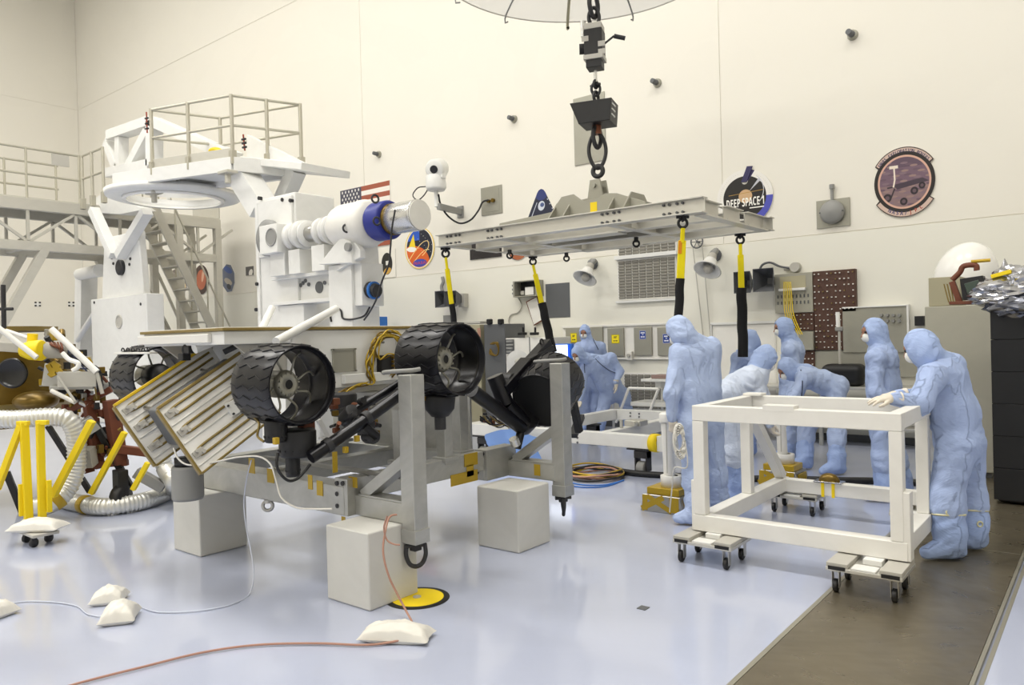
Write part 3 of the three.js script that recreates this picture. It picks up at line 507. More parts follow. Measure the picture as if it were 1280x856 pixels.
  // slings
  function sling(label, top, ymid, bot, w, wb = w) {
    const g = thing('lifting_sling', label, 'sling', bot.clone(), 'slings hanging from the spreader frame'), ye = Y - h / 2, a = V(top.x, ye - 0.115, top.z), f = (ymid - a.y) / (bot.y - a.y), m = a.clone().lerp(bot, f), side = V(0.779, 0, -0.627);
    part(g, 'shackle', [ring(V(top.x, ye - 0.07, top.z), AWAY, 0.042, 0.014, 22, 8), rod(V(top.x, ye - 0.01, top.z).addScaledVector(side, -0.06), V(top.x, ye - 0.01, top.z).addScaledVector(side, 0.06), 0.016), ring(V(top.x, ye - 0.02, top.z), side, 0.03, 0.012, 18, 8)], M.black);
    const up = AWAY.clone();
    part(g, 'yellow_strap', [bar(a, a.clone().lerp(m, 0.3), w * 0.55, 0.03, { up, r: 0.008 }), bar(a.clone().lerp(m, 0.24), m, w, 0.022, { up, r: 0.008 })], M.yellowSling);
    if (label.includes('orange label')) part(g, 'label_patch', [bar(a.clone().lerp(m, 0.25).addScaledVector(AWAY, -0.013).addScaledVector(side, -0.02), a.clone().lerp(m, 0.5).addScaledVector(AWAY, -0.013).addScaledVector(side, -0.02), w * 0.45, 0.003, { up, r: 0 })], std('#e08a10', 0.7));
    const q = [], n = 7; for (let i = 0; i <= n; i++) q.push(m.clone().lerp(bot, i / n).addScaledVector(side, 0.004 * Math.sin(i * 2.1 + top.x)));
    for (let i = 0; i < n; i++) q[i].y += 0.01;
    part(g, 'black_sleeve', [tube(q, wb / 2, 40, 10).translate(0, 0, 0)], M.slingBlack);
  }
  sling('yellow sling with black sleeve hanging behind the spoked rover wheel', V(-6.42, 0, -6.72), atZ(575, 381, -6.95).y, atZ(576, 470, -6.9), 0.06, 0.075);
  sling('yellow sling with black sleeve slanting towards the monitor', V(-6.36, 0, -8.42), atZ(676, 380, -8.45).y, atZ(691, 440, -8.45), 0.07, 0.12);
  sling('wide yellow sling with orange label above the person seen from behind', V(-3.22, 0, -6.66), atZ(848, 349, -6.62).y, atZ(846, 440, -6.66), 0.075, 0.085);
  sling('yellow sling with black sleeve hanging in front of the wall horn speakers', V(-3.36, 0, -8.42), atZ(926, 361, -8.45).y, atZ(929, 446, -8.45), 0.07, 0.115);
}

// ---------------------------------------------------------------- low white carrier under the spreader
{
  const ZA = -7.5, ZK = -10.0, y0 = 0.31, y1 = 0.46, xr = -4.06, t = thing('carrier_frame', 'low white rectangular carrier frame on casters under the spreader', 'frame', V(-5.2, 0, -8.7));
  const be = (...a) => part(t, 'beam', [box(...a, 0.006)], M.white);
  be(-6.9, xr, y0, y1, ZA - 0.13, ZA); be(-6.1, -5.97, y0 + 0.001, y1 - 0.001, ZK, ZA - 0.131); be(-4.82, -4.7, y0 + 0.001, y1 - 0.001, ZK + 0.1, ZA - 0.131); be(-5.96, -4.6, y0, y1, ZK - 0.04, ZK + 0.09);
  be(-6.9, -6.77, y0 + 0.001, y1 - 0.001, -9.6, ZA - 0.131);
  part(t, 'end_ring', [turned([[0, 0.05], [0, 0.1], [0.05, 0.105], [0.09, 0.1], [0.09, 0.05]], V(xr - 0.02, 0.385, ZA - 0.03), V(1, 0, 0.1), 30)], M.yellow, { label: 'yellow ring collar' });
  part(t, 'end_flange', [box(xr + 0.07, xr + 0.16, 0.3, 0.47, ZA - 0.13, ZA + 0.03, 0.004)], M.white);
  for (const [px, py] of [[722, 547], [722, 553], [788, 516], [799, 517], [788, 520], [799, 521]]) { const q = py < 530 ? atZ(px, py, ZK + 0.09) : atZ(px, py, ZA); part(t, 'bolt', [rod(V(q.x, q.y, q.z - 0.01), V(q.x, q.y, q.z + 0.008), 0.014, 0.014, 8)], M.greyDark); }
  function caster(x, z) {
    const c = part(t, 'caster', [box(x - 0.17, x + 0.1, 0.29, 0.309, z - 0.07, z + 0.07, 0.003), box(x - 0.08, x - 0.06, 0.05, 0.29, z - 0.06, z + 0.05, 0.003), box(x + 0.06, x + 0.08, 0.05, 0.29, z - 0.06, z + 0.05, 0.003), box(x - 0.08, x + 0.08, 0.2, 0.28, z - 0.05, z + 0.06, 0.003)], M.dark);
    part(c, 'wheel', [turned([[-0.05, 0.02], [-0.05, 0.07], [-0.04, 0.082], [0.04, 0.082], [0.05, 0.07], [0.05, 0.02]], V(x, 0.082, z + 0.01), V(1, 0, 0), 26)], M.grey);
  }
  caster(-4.22, ZA - 0.06); caster(-6.0, -9.3); caster(-6.6, ZA - 0.06);
  part(t, 'swivel_joint', [rod(V(-6.05, 0.47, -7.52), V(-6.05, 0.47, -7.44), 0.05), rod(V(-5.9, 0.42, -7.5), V(-5.9, 0.42, -7.44), 0.045), box(-6.2, -5.8, 0.36, 0.4, -7.5, -7.47, 0.004)], M.silver);
  part(t, 'clamp_block', [box(-4.83, -4.6, 0.46, 0.53, -8.4, -8.2, 0.01), rod(V(-4.65, 0.5, -8.2), V(-4.65, 0.5, -8.1), 0.03)], M.aluLight); part(t, 'stop_pin', [rod(V(-4.75, 0.46, -8.0), V(-4.75, 0.56, -8.0), 0.02)], M.aluLight);
  // blue plastic drape below
  const dr = []; for (let i = 0; i <= 10; i++) for (let j = 0; j <= 6; j++) dr.push([i, j]);
  const g = new THREE.PlaneGeometry(0.85, 0.5, 24, 14), P = g.attributes.position; for (let i = 0; i < P.count; i++) { const u = P.getX(i) / 0.425, v = P.getY(i) / 0.25; P.setZ(i, 0.04 * Math.sin(u * 7 + v * 3) + 0.03 * noise.noise(u * 3, v * 3, 2)); P.setY(i, P.getY(i) * (1 - 0.35 * u * u) ); }
  g.translate(-5.95, 0.2, -7.35);
  single('blue_drape', 'blue plastic film draped low over the white carrier beam behind the rover stand', 'plastic film', g, std('#7fa3e0', 0.3, 0, { side: THREE.DoubleSide }));
}
// counterweight boxes with a column
function weightBox(x, z, label, column) {
  const t = thing('counterweight_box', label, 'weight', V(x, 0, z)), w = 0.2, d = 0.17;
  part(t, 'base_block', [slab([[x - w - 0.015, 0], [x + w + 0.015, 0], [x + w - 0.02, 0.155], [x - w + 0.02, 0.155]], 2 * d, 'z', z - d, 0.004)], M.steel);
  part(t, 'gold_tape', [bar(V(x - w, 0.02, z + d + 0.002), V(x + 0.02, 0.14, z + d + 0.002), 0.003, 0.05, { r: 0 }), bar(V(x - 0.14, 0.14, z + d + 0.003), V(x + 0.1, 0.02, z + d + 0.003), 0.003, 0.045, { r: 0 }), box(x + 0.08, x + w - 0.03, 0.015, 0.15, z + d, z + d + 0.003, 0), box(x - w + 0.01, x - w + 0.06, 0.01, 0.15, z + d, z + d + 0.003, 0), box(x + w - 0.006, x + w + 0.004, 0.015, 0.13, z - 0.12, z + 0.12, 0)], M.goldTape);
  part(t, 'cap_plate', [box(x - w + 0.04, x + w - 0.04, 0.155, 0.215, z - d + 0.03, z + d - 0.03, 0.006)], M.goldTape);
  if (!column) return t;
  part(t, 'column_base', [turned([[0, 0], [0, 0.1], [0.1, 0.1], [0.1, 0.06]], V(x + 0.02, 0.215, z), V(0, 1, 0), 30)], M.cream);
  part(t, 'column', [rod(V(x + 0.0, 0.31, z), V(x - 0.02, 0.84, z), 0.052, 0.05, 26)], M.cream);
  part(t, 'gauge_strip', [box(x + 0.0, x + 0.008, 0.34, 0.8, z + 0.049, z + 0.053, 0)], M.greyLight);
  part(t, 'column_cap', [turned([[0, 0.055], [0, 0.064], [0.07, 0.064], [0.085, 0.05], [0.085, 0]], V(x - 0.02, 0.8, z), V(0, 1, 0), 26)], M.cream);
  return t;
}
weightBox(-3.2, -6.22, 'gold taped steel weight with pale column beside the person holding the cord', true);
weightBox(-2.75, -7.9, 'gold taped steel weight seen through the box frame behind its diagonal brace', true);
{ // coil of cord in the hand
  const c = atD(849, 551, 6.22), pts = []; for (let i = 0; i < 180; i++) { const a = i / 180 * Math.PI * 2 * 11, k = 0.05 + 0.022 * Math.sin(i * 0.37); pts.push(V(c.x, c.y, c.z).addScaledVector(LEFT, -Math.cos(a) * k * 0.8 - 0.01).addScaledVector(DOWN, Math.sin(a) * k * 2.1).addScaledVector(AWAY, 0.022 * Math.sin(i * 1.7))); }
  const last = pts[pts.length - 1].clone(); pts.push(last.clone().add(V(0.02, -0.25, 0)), atD(843, 585, 6.4), atD(840, 610, 6.45), atD(837, 640, 6.5));
  single('cord_coil', 'white cord coiled in the gloved hand, tail hanging to the weight', 'cord', tube(pts, 0.006, 1200, 6), M.bag);
}

// ---------------------------------------------------------------- foam blocks and rover stand
for (const [x, z, l] of [[-3.695, -3.12, 'white block under the stand corner beside the yellow floor disc'], [-3.69, -4.55, 'white block under the stand corner nearest the carrier frame'], [-5.66, -3.13, 'white block under the stand, wrinkled cover, below the grey drum']])
  single('support_block', l, 'block', box(x - 0.203, x + 0.203, 0, 0.468, z - 0.2, z + 0.2, 0.012), M.foam, 'blocks under the rover stand');
{
  const t = thing('rover_stand', 'bare aluminium stand of box beams and posts carrying the rover', 'stand', V(-4.7, 0.468, -3.9));
  const be = (n, ...g) => part(t, n, g, M.alu);
  be('beam', box(-5.9, -3.96, 0.47, 0.665, -3.28, -3.12, 0.008)); be('beam', box(-5.9, -3.96, 0.47, 0.665, -4.68, -4.52, 0.008));
  be('side_rail', box(-4.08, -3.96, 0.55, 0.705, -4.52, -3.28, 0.008)); be('side_rail', box(-5.8, -5.66, 0.55, 0.7, -4.52, -3.28, 0.008));
  be('cross_member', box(-5.0, -4.86, 0.55, 0.68, -4.52, -3.28, 0.008));
  for (const z of [-3.25, -4.85]) {
    const zi = z === -3.25 ? -3.2 : -4.6;
    be('outrigger', box(-3.96, -3.46, 0.47, 0.6, z - 0.06, z + 0.06, 0.006));
    be('bolt_plate', box(-4.06, -3.93, 0.47, 0.715, Math.min(zi, z) - 0.05, Math.max(zi, z) + 0.075, 0.005));
    part(t, 'diagonal_brace', bar(V(-3.88, 0.6, z), V(-3.47, 0.87, z), 0.1, 0.075), M.alu);
    be('gusset', box(-3.9, -3.47, 0.6, 0.612, z - 0.06, z + 0.06, 0.002));
    const zz = z === -3.25 ? -3.247 : -4.853;
    const p = be('post', box(-3.488, -3.37, 0.352, 1.4, zz - 0.058, zz + 0.058, 0.006));
    part(p, 'foot_cap', [box(-3.491, -3.363, 0.352, 0.44, zz - 0.064, zz + 0.064, 0.004)], M.alu);
    const U = [V(-3.468, 0.34, zz + 0.04), V(-3.468, 0.27, zz + 0.045), V(-3.448, 0.215, zz + 0.03), V(-3.428, 0.2, zz), V(-3.408, 0.215, zz - 0.03), V(-3.388, 0.27, zz - 0.045), V(-3.388, 0.34, zz - 0.04)]; if (z < -4) for (const q of U) q.x = -6.856 - q.x;
    part(p, 'lifting_eye', [tube(U, 0.014, 40, 10), box(-3.453, -3.403, 0.3, 0.352, zz - 0.03, zz + 0.03, 0.005), rod(V(-3.468, 0.335, zz + 0.05), V(-3.388, 0.335, zz - 0.05), 0.016)], M.dark, { label: 'black lifting eye' });
    part(p, 'handle', [tube([V(-3.66, 1.41, zz + 0.02), V(-3.6, 1.415, zz + 0.05), V(-3.52, 1.42, zz + 0.05), V(-3.42, 1.425, zz - 0.02), V(-3.41, 1.43, zz - 0.06)], 0.014, 30, 8)], M.grey);
    for (const [bx, by] of [[-4.03, 0.68], [-3.97, 0.685], [-4.03, 0.61], [-4.03, 0.53]]) part(t, 'bolt', [rod(V(bx, by, Math.max(zi, z) + 0.07), V(bx, by, Math.max(zi, z) + 0.085), 0.016, 0.016, 8)], M.dark);
  }
  for (const [x, z, w, y1] of [[-4.18, -3.85, 0.1, 1.1], [-4.0, -4.12, 0.09, 1.22], [-5.6, -3.9, 0.1, 1.2], [-5.6, -4.4, 0.1, 1.2], [-4.12, -4.42, 0.1, 1.24]]) { be('upright', box(x - w / 2, x + w / 2, 0.66, y1, z - w / 2, z + w / 2, 0.005)); be('upright_foot', box(x - w * 0.8, x + w * 0.8, 0.69, 0.72, z - w * 0.8, z + w * 0.8, 0.004)); }
  be('grey_plate', box(-5.55, -4.2, 0.62, 1.12, -4.66, -4.64, 0.003)); be('saddle', box(-5.65, -4.15, 1.16, 1.22, -3.95, -3.8, 0.006)); be('saddle', box(-5.65, -4.15, 1.16, 1.22, -4.45, -4.3, 0.006));  // plain grey plate across the grey area below the chassis
  const eye = (x, z) => part(t, 'hoist_ring', [ring(V(x, 0.43, z), V(0.7, 0, 0.7), 0.035, 0.013, 20, 8), rod(V(x, 0.45, z), V(x, 0.475, z), 0.025)], M.steel);
  eye(-4.85, -3.13); eye(-4.02, -3.75);
  const tape = (a, b, c, d, z) => { const p = atZ(a, b, z), q = atZ(c, d, z); part(t, 'gold_tape', [box(p.x, q.x, q.y, p.y, z, z + 0.003, 0)], M.goldTape); };
  tape(311, 572, 319, 592, -3.119); tape(334, 585, 343, 604, -3.119); tape(385, 593, 391, 612, -3.119); tape(436, 595, 447, 610, -3.174); tape(427, 645, 432, 655, -3.174); tape(396, 600, 404, 620, -3.119);
  const tapeX = (a, b, c, d, x) => { const p = atX(a, b, x), q = atX(c, d, x); part(t, 'gold_tape', [box(x, x + 0.003, q.y, p.y, q.z, p.z, 0)], M.goldTape); };
  tapeX(580, 568, 597, 580, -3.958); tapeX(583, 582, 592, 594, -3.958); tapeX(563, 594, 597, 600, -3.958); tapeX(415, 565, 422, 590, -3.955); part(t, 'gold_tape', [box(-3.66, -3.6, 0.5, 0.59, -4.79, -4.786, 0)], M.goldTape);
  part(t, 'white_tag', [box(-4.0, -3.6, 0.705, 0.73, -3.4, -3.33, 0.005)], M.white);
  part(t, 'dark_rail', [box(-5.2, -3.5, 0.715, 0.74, -3.36, -3.31, 0.003)], M.grey);
}

// ---------------------------------------------------------------- the rover
const rover = thing('rover', 'white-bodied planetary rover with black wheels and gold edged radiator panels on its stand', 'rover', V(-5.0, 1.2, -3.7));
{
  const X0 = -5.6, X1 = -4.5, Y0 = 1.27, Y1 = 1.705, Z0 = -4.78, Z1 = -2.62, t = rover;
  const ZM = -3.12, body = part(t, 'chassis', [box(X0, X1, Y0, Y1, Z0, ZM, 0.008)], M.white, { label: 'white chassis box' });
  part(body, 'deck_overhang', [box(X0, X1, 1.615, Y1, ZM - 0.02, Z1, 0.006)], M.white);
  for (const x of [X0 + 0.06, X1 - 0.06]) part(body, 'overhang_bracket', [slab([[ZM, 1.3], [ZM, 1.615], [Z1 - 0.1, 1.615]], 0.025, 'x', x - 0.0125, 0.003)], M.greyLight);
  part(body, 'belly_pan', [box(X0 + 0.03, X1 - 0.03, 1.221, Y0, Z0 + 0.05, ZM - 0.05, 0.006)], M.greyLight);
  part(body, 'deck_edge', [box(X0 - 0.02, X1 + 0.02, Y1, Y1 + 0.02, Z0 - 0.02, Z1 + 0.02, 0.004)], M.goldEdge, { label: 'gold deck edge' });
  part(body, 'deck_top', [box(X0 + 0.02, X1 - 0.02, Y1 + 0.02, Y1 + 0.026, Z0 + 0.02, Z1 - 0.02, 0.002)], M.white);
  part(body, 'square_patch', (() => { const a = atX(415, 436, X1), b = atX(444, 464, X1), w = b.z; return [box(X1, X1 + 0.004, b.y + 0.01, a.y, w, a.z, 0), box(X1, X1 + 0.012, a.y - 0.012, a.y, w - 0.01, a.z + 0.01, 0), box(X1, X1 + 0.012, b.y, b.y + 0.012, w - 0.01, a.z + 0.01, 0), box(X1, X1 + 0.012, b.y, a.y, a.z - 0.012, a.z + 0.003, 0), box(X1, X1 + 0.012, b.y, a.y, w - 0.003, w + 0.012, 0)]; })(), M.panel, { label: 'grey square patch in a thin frame' });
  part(body, 'bracket_plate', [box(X1, X1 + 0.03, 1.55, 1.66, -4.42, -4.1, 0.01), box(X1, X1 + 0.05, 1.3, 1.37, -4.5, -3.55, 0.006)], M.white);
  for (const [py, pz] of [[1.61, -4.35], [1.6, -3.95], [1.56, -3.86], [1.64, -4.15]]) part(body, 'bolt', [rod(V(X1, py, pz), V(X1 + 0.035, py, pz), 0.009, 0.009, 8)], M.grey);
  // wiring looms on the side
  const X = X1 + 0.045, pl = (...a) => a.map(([x, y]) => atX(x, y, X));
  const loom = [pl([505, 422], [496, 416], [484, 414], [472, 420], [466, 432], [466, 448], [463, 465], [462, 478], [450, 481], [436, 486], [424, 492], [419, 497]), pl([508, 426], [490, 420], [476, 424], [469, 438], [472, 448], [485, 444], [498, 448], [497, 460], [487, 470]), pl([462, 440], [457, 455], [459, 468], [464, 478]), pl([500, 428], [486, 418], [474, 422], [463, 436], [460, 450], [464, 462], [466, 476])];
  for (const q of loom) for (let k = 0; k < 3; k++) part(t, 'wiring_loom', tube(q.map((v, i) => V(v.x + 0.012 * k, v.y + 0.013 * Math.sin(i * 2 + k * 2), v.z + 0.015 * Math.cos(i * 1.7 + k * 2.1))), 0.0062, q.length * 6, 6), k === 1 ? M.gold : M.goldTape);
  const cn = atX(478, 455, X1); part(t, 'connector_block', [box(X1, X1 + 0.06, cn.y - 0.07, cn.y + 0.07, cn.z - 0.07, cn.z + 0.06, 0.006)], M.black);
  for (let k = 0; k < 4; k++) part(t, 'connector', [rod(V(X1 + 0.05, cn.y + 0.05 - 0.033 * k, cn.z - 0.05), V(X1 + 0.085, cn.y + 0.05 - 0.033 * k, cn.z - 0.05), 0.012)], M.gold);
  // rear ledge, clamps and rods on the rear deck
  part(t, 'rear_ledge', [box(X0 - 0.04, X1 - 0.15, 1.63, 1.69, Z1, Z1 + 0.03, 0.005), box(X0 - 0.6, X0, 1.56, 1.575, -2.72, -2.66, 0.004)], M.cream);
  for (let k = 0; k < 6; k++) part(t, 'tie_loop', [ring(V(X0 - 0.08 - 0.085 * k, 1.585, -2.69), V(0, 0, 1), 0.024, 0.005, 14, 6, Math.PI)], M.black);
  const P = (px, py, x) => atX(px, py, x);
  part(t, 'white_rod', [rod(P(345, 427, -4.33), P(420, 386, -4.6), 0.03)], M.white); part(t, 'white_rod', [rod(P(325, 416, -4.62), P(340, 385, -4.8), 0.026)], M.white);
  part(t, 'white_rod', [rod(P(243, 436, -4.9), P(292, 417, -4.9), 0.035, 0.03)], M.white); part(t, 'black_rod', [rod(P(280, 440, -4.75), P(322, 420, -4.6), 0.02)], M.black);
  for (const [px, py, x] of [[240, 428, -4.95], [233, 437, -5.0], [330, 421, -4.6], [342, 420, -4.6]]) { const q = P(px, py, x); part(t, 'clamp', [ring(q, V(0.3, 0, 1), 0.028, 0.012, 18, 8), cbox(V(q.x - 0.03, q.y - 0.05, q.z), 0.07, 0.05, 0.06, 0.006)], M.black); }
  // radiator panels at the tail
  function radiator(xA, xB, A, B, D, label, edgeMat, faceMat) {   // leaning plate: upper edge at xA, lower edge at xB
    const a = P(...A, xA), b = P(...B, xB), d = P(...D, xA), u = d.clone().sub(a), v = b.clone().sub(a), n = u.clone().cross(v).normalize(); if (n.x < 0) n.negate();
    const q = (s, r, o = 0) => a.clone().addScaledVector(u, s).addScaledVector(v, r).addScaledVector(n, o), flatBar = (p0, p1, w, h) => bar(p0, p1, w, h, { up: n });
    const g = new THREE.BoxGeometry(1, 1, 1).applyMatrix4(new THREE.Matrix4().makeBasis(u, v, n.clone().multiplyScalar(0.03))).translate(...q(0.5, 0.5, -0.015).toArray()); if (u.clone().cross(v).dot(n) < 0) { const ix = g.index.array; for (let i = 0; i < ix.length; i += 3) { const k = ix[i]; ix[i] = ix[i + 1]; ix[i + 1] = k; } } g.computeVertexNormals();
    const p = part(t, 'radiator_panel', g, faceMat, { label });
    part(p, 'edge_trim', [flatBar(q(0, -0.01), q(1, -0.01), 0.022, 0.04)], edgeMat); part(p, 'edge_trim', [flatBar(q(-0.01, 0), q(-0.01, 1), 0.018, 0.042)], M.goldEdge); part(p, 'edge_trim', [flatBar(q(0, 1), q(1, 1), 0.016, 0.036)], M.goldEdge);
    for (const r of [0.14, 0.42, 0.76]) {
      const w = 0.05, e = 0.95;
      part(p, 'coolant_pipe', tube([q(e, r - w, 0.008), q(0.5, r - w, 0.008), q(0.12, r - w, 0.008), q(0.075, r - w * 0.7, 0.009), q(0.06, r, 0.01), q(0.075, r + w * 0.7, 0.009), q(0.12, r + w, 0.008), q(0.5, r + w, 0.008), q(e, r + w, 0.008)], 0.0085, 60, 7), M.goldEdge, { label: 'tan coolant pipe' });
      part(p, 'pipe_flange', [flatBar(q(0.03, r, 0.008), q(0.14, r, 0.008), 0.05, 0.02), rod(q(0.07, r - 0.03, 0.01), q(0.07, r - 0.03, 0.04), 0.012)], M.greyLight); part(p, 'pipe_nut', [rod(q(0.12, r + 0.03, 0.01), q(0.12, r + 0.03, 0.04), 0.012)], M.greyLight);
      part(p, 'rib', flatBar(q(0.02, r + 0.14, 0.004), q(0.98, r + 0.14, 0.004), 0.01, 0.01), M.cream);
    }
    if (xA > -5) { part(p, 'mount_bracket', [flatBar(q(0.6, 0.46, 0.02), q(0.6, 0.66, 0.02), 0.075, 0.03)], M.white); for (const [s, r] of [[0.56, 0.5], [0.65, 0.5], [0.56, 0.63], [0.65, 0.63]]) part(p, 'bolt', [rod(q(s, r, 0.03), q(s, r, 0.045), 0.008, 0.008, 8)], M.dark); }
    return { a, b, u, v, q };
  }
  const far = radiator(-5.42, -5.26, [143, 508], [195, 582], [262, 431], 'white radiator panel with tan pipes, far side of the tail', std('#d8b416', 0.4), M.whiteGloss);
  const near = radiator(-4.86, -4.66, [197, 512], [252, 592], [300, 442], 'white radiator panel with tan pipes, near side of the tail', M.goldEdge, M.whiteGloss);
  part(t, 'tail_core', [bar(near.q(0.15, 0.5).setX(-5.07), near.q(1.15, 0.5).setX(-5.07), 0.36, 0.3, { r: 0.02 })], M.greyDark);
  for (const s of [0.2, 0.8]) for (const r of [0.25, 0.8]) part(t, 'tail_strut', [rod(near.q(s, r, -0.03), far.q(s, r, 0), 0.014)], M.steel);
  const dr = atD(234, 580, 5.35); part(t, 'drum', [turned([[0, 0], [0, 0.1], [0.02, 0.108], [0.22, 0.108], [0.24, 0.1], [0.24, 0.085]], V(dr.x, dr.y - 0.25, dr.z), V(0, 1, 0), 36)], M.grey, { label: 'grey drum' });
  part(t, 'drum_lid', [turned([[0, 0], [0, 0.085], [0.07, 0.085], [0.07, 0]], V(dr.x, dr.y - 0.02, dr.z), V(0, 1, 0), 30)], M.black);
  // wheels
  const wheelParts = (() => {
    const shell = new THREE.LatheGeometry([[-0.2, 0.232], [-0.2, 0.243], [-0.12, 0.25], [0.12, 0.25], [0.2, 0.243], [0.2, 0.232], [0.17, 0.231], [0.17, 0.22], [0.15, 0.22], [0.15, 0.233], [-0.0, 0.237], [-0.03, 0.222], [-0.05, 0.222], [-0.06, 0.236], [-0.2, 0.232]].map(([x, r]) => new THREE.Vector2(r, x)), 64).rotateZ(-Math.PI / 2);
    const gr = [], zig = [0, 0.11, 0.02, 0.13, 0.04, 0.15, 0.06];
    for (let k = 0; k < 24; k++) {
      const a0 = k / 24 * Math.PI * 2, pos = [], idx = [], n = zig.length;
      for (let i = 0; i < n; i++) { const x = -0.195 + 0.39 * i / (n - 1), a = a0 + zig[i]; [[0.247, -0.022], [0.2565, -0.014], [0.2565, 0.008], [0.247, 0.016]].map(([r, o]) => [r - 0.007 * Math.max(0, Math.abs(x) - 0.12) / 0.08, o]).forEach(([r, o]) => pos.push(x, r * Math.cos(a + o), r * Math.sin(a + o))); }
      for (let i = 0; i < n - 1; i++) for (let j = 0; j < 3; j++) { const p = i * 4 + j; idx.push(p, p + 1, p + 5, p, p + 5, p + 4); }
      const g = new THREE.BufferGeometry(); g.setAttribute('position', new THREE.Float32BufferAttribute(pos, 3)); g.setIndex(idx); const h = g.toNonIndexed(); h.computeVertexNormals(); gr.push(h);
    }
    const hub = [turned([[-0.12, 0.03], [-0.12, 0.085], [0.02, 0.09], [0.04, 0.08], [0.055, 0.066], [0.06, 0.03], [0.03, 0.03]], V(0, 0, 0), V(1, 0, 0), 32), ...Array.from({ length: 12 }, (_, i) => rod(V(0.03, 0.068 * Math.cos(i * Math.PI / 6), 0.068 * Math.sin(i * Math.PI / 6)), V(0.062, 0.068 * Math.cos(i * Math.PI / 6), 0.068 * Math.sin(i * Math.PI / 6)), 0.007, 0.007, 6))];
    const cap = [rod(V(0.02, 0, 0), V(0.05, 0, 0), 0.031, 0.031, 20)];  // black plug, the shade of the hub hole put into its colour
    const spoke = []; for (let i = 0; i < 8; i++) { const a = i / 8 * Math.PI * 2, P2 = []; for (let j = 0; j <= 6; j++) { const s = j / 6, r = 0.085 + 0.145 * s, b = a + 0.5 * Math.sin(s * Math.PI) * 0.45; P2.push(V(0.005 + 0.045 * Math.sin(s * 2.6) - 0.03 * s, r * Math.cos(b), r * Math.sin(b))); } const g = tube(P2, 0.0075, 14, 6); g.scale(1, 1, 1); spoke.push(g); }
    return { shell, gr, hub, cap, spoke };
  })();
  function wheel(c, q, open = true) {
    const at = (g) => flat(g).map((h) => clean(h.clone()).applyQuaternion(q).translate(c.x, c.y, c.z));
    const w = part(t, 'wheel', at(wheelParts.shell), M.anod, { label: 'black wheel rim' });
    part(w, 'tread', at(wheelParts.gr), M.tread, { label: 'zigzag tread bars', kind: 'stuff' });
    part(w, 'hub', at(wheelParts.hub), open ? M.panel : M.dark); part(w, 'dark_hub_hole', at(wheelParts.cap), M.black);
    for (const s of wheelParts.spoke) part(w, 'spoke', at(s), M.panel);
    if (!open) part(w, 'inner_disc', at(new THREE.CylinderGeometry(0.233, 0.233, 0.02, 40).rotateZ(Math.PI / 2).translate(0.185, 0, 0)), M.black);
    return w;
  }
  const Q0 = new THREE.Quaternion();
  const cr = P(379, 481, -3.86); wheel(V(cr.x - 0.2, cr.y, cr.z), Q0.clone().setFromEuler(new THREE.Euler(0.2, 0, 0)));
  const cm = P(577, 449, -3.44); wheel(V(cm.x - 0.2, cm.y, cm.z), Q0.clone().setFromEuler(new THREE.Euler(0.05, 0, 0)));
  const cl = P(205, 470, -5.82); wheel(V(cl.x - 0.2, cl.y, cl.z), Q0.clone());
  part(t, 'wheel_motor', [turned([[0, 0], [0, 0.09], [0.12, 0.1], [0.2, 0.08], [0.22, 0]], V(cl.x - 0.2, cl.y, cl.z), V(1, 0, 0), 24)], M.black);
  const cf = atD(686, 486, 6.25), af = V(0, 0, 0).addScaledVector(AWAY, -0.78).addScaledVector(LEFT, 0.42).addScaledVector(DOWN, 0.42).normalize();
  wheel(cf, new THREE.Quaternion().setFromUnitVectors(V(1, 0, 0), af), false);
  // suspension arms, motors
  const arm = (pts, r, mat = M.anod) => { for (let i = 0; i < pts.length - 1; i++) part(t, 'suspension_arm', [rod(pts[i], pts[i + 1], r, r, 16)], mat); };
  arm([P(388, 572, -3.86), P(452, 528, -3.82), P(520, 478, -3.78)], 0.04); arm([P(432, 520, -4.0), P(505, 476, -3.92)], 0.03); arm([P(455, 532, -3.8), P(470, 545, -3.8)], 0.03);
  const drum = (px, py, x, r, h, mat = M.black, dir = V(0, 1, 0)) => { const q = P(px, py, x); part(t, 'motor_housing', [turned([[-h / 2, 0], [-h / 2, r * 0.9], [-h / 2 + 0.015, r], [h / 2 - 0.015, r], [h / 2, r * 0.9], [h / 2, 0]], q, dir, 28), ...Array.from({ length: 14 }, (_, i) => rod(q.clone().add(V(Math.cos(i * 0.449) * r * 0.98, -h * 0.25, Math.sin(i * 0.449) * r * 0.98)), q.clone().add(V(Math.cos(i * 0.449) * r * 1.05, -h * 0.25, Math.sin(i * 0.449) * r * 1.05)), 0.008, 0.008, 6))], mat); };
  drum(372, 553, -4.0, 0.115, 0.17); drum(366, 580, -4.0, 0.045, 0.15); drum(345, 538, -4.02, 0.07, 0.14); drum(455, 531, -3.84, 0.06, 0.1, M.dark, V(1, 0, 0)); drum(437, 520, -4.0, 0.06, 0.12, M.dark, V(0.7, 0.5, 0)); drum(463, 545, -3.84, 0.05, 0.09, M.dark, V(1, 0, 0)); drum(430, 505, -4.2, 0.09, 0.16, M.dark); drum(448, 517, -4.1, 0.07, 0.12, M.grey, V(1, 0.3, 0));
  part(t, 'copper_bracket', [(() => { const q = P(383, 538, -4.05); return cbox(q, 0.07, 0.12, 0.09, 0.006); })()], M.rust); part(t, 'white_bracket', [bar(P(398, 524, -4.12), P(410, 547, -4.1), 0.035, 0.035), bar(P(400, 548, -4.1), P(420, 545, -4.1), 0.04, 0.015)], M.white); part(t, 'white_link', [bar(P(342, 536, -4.1), P(376, 537, -4.1), 0.03, 0.03)], M.white);
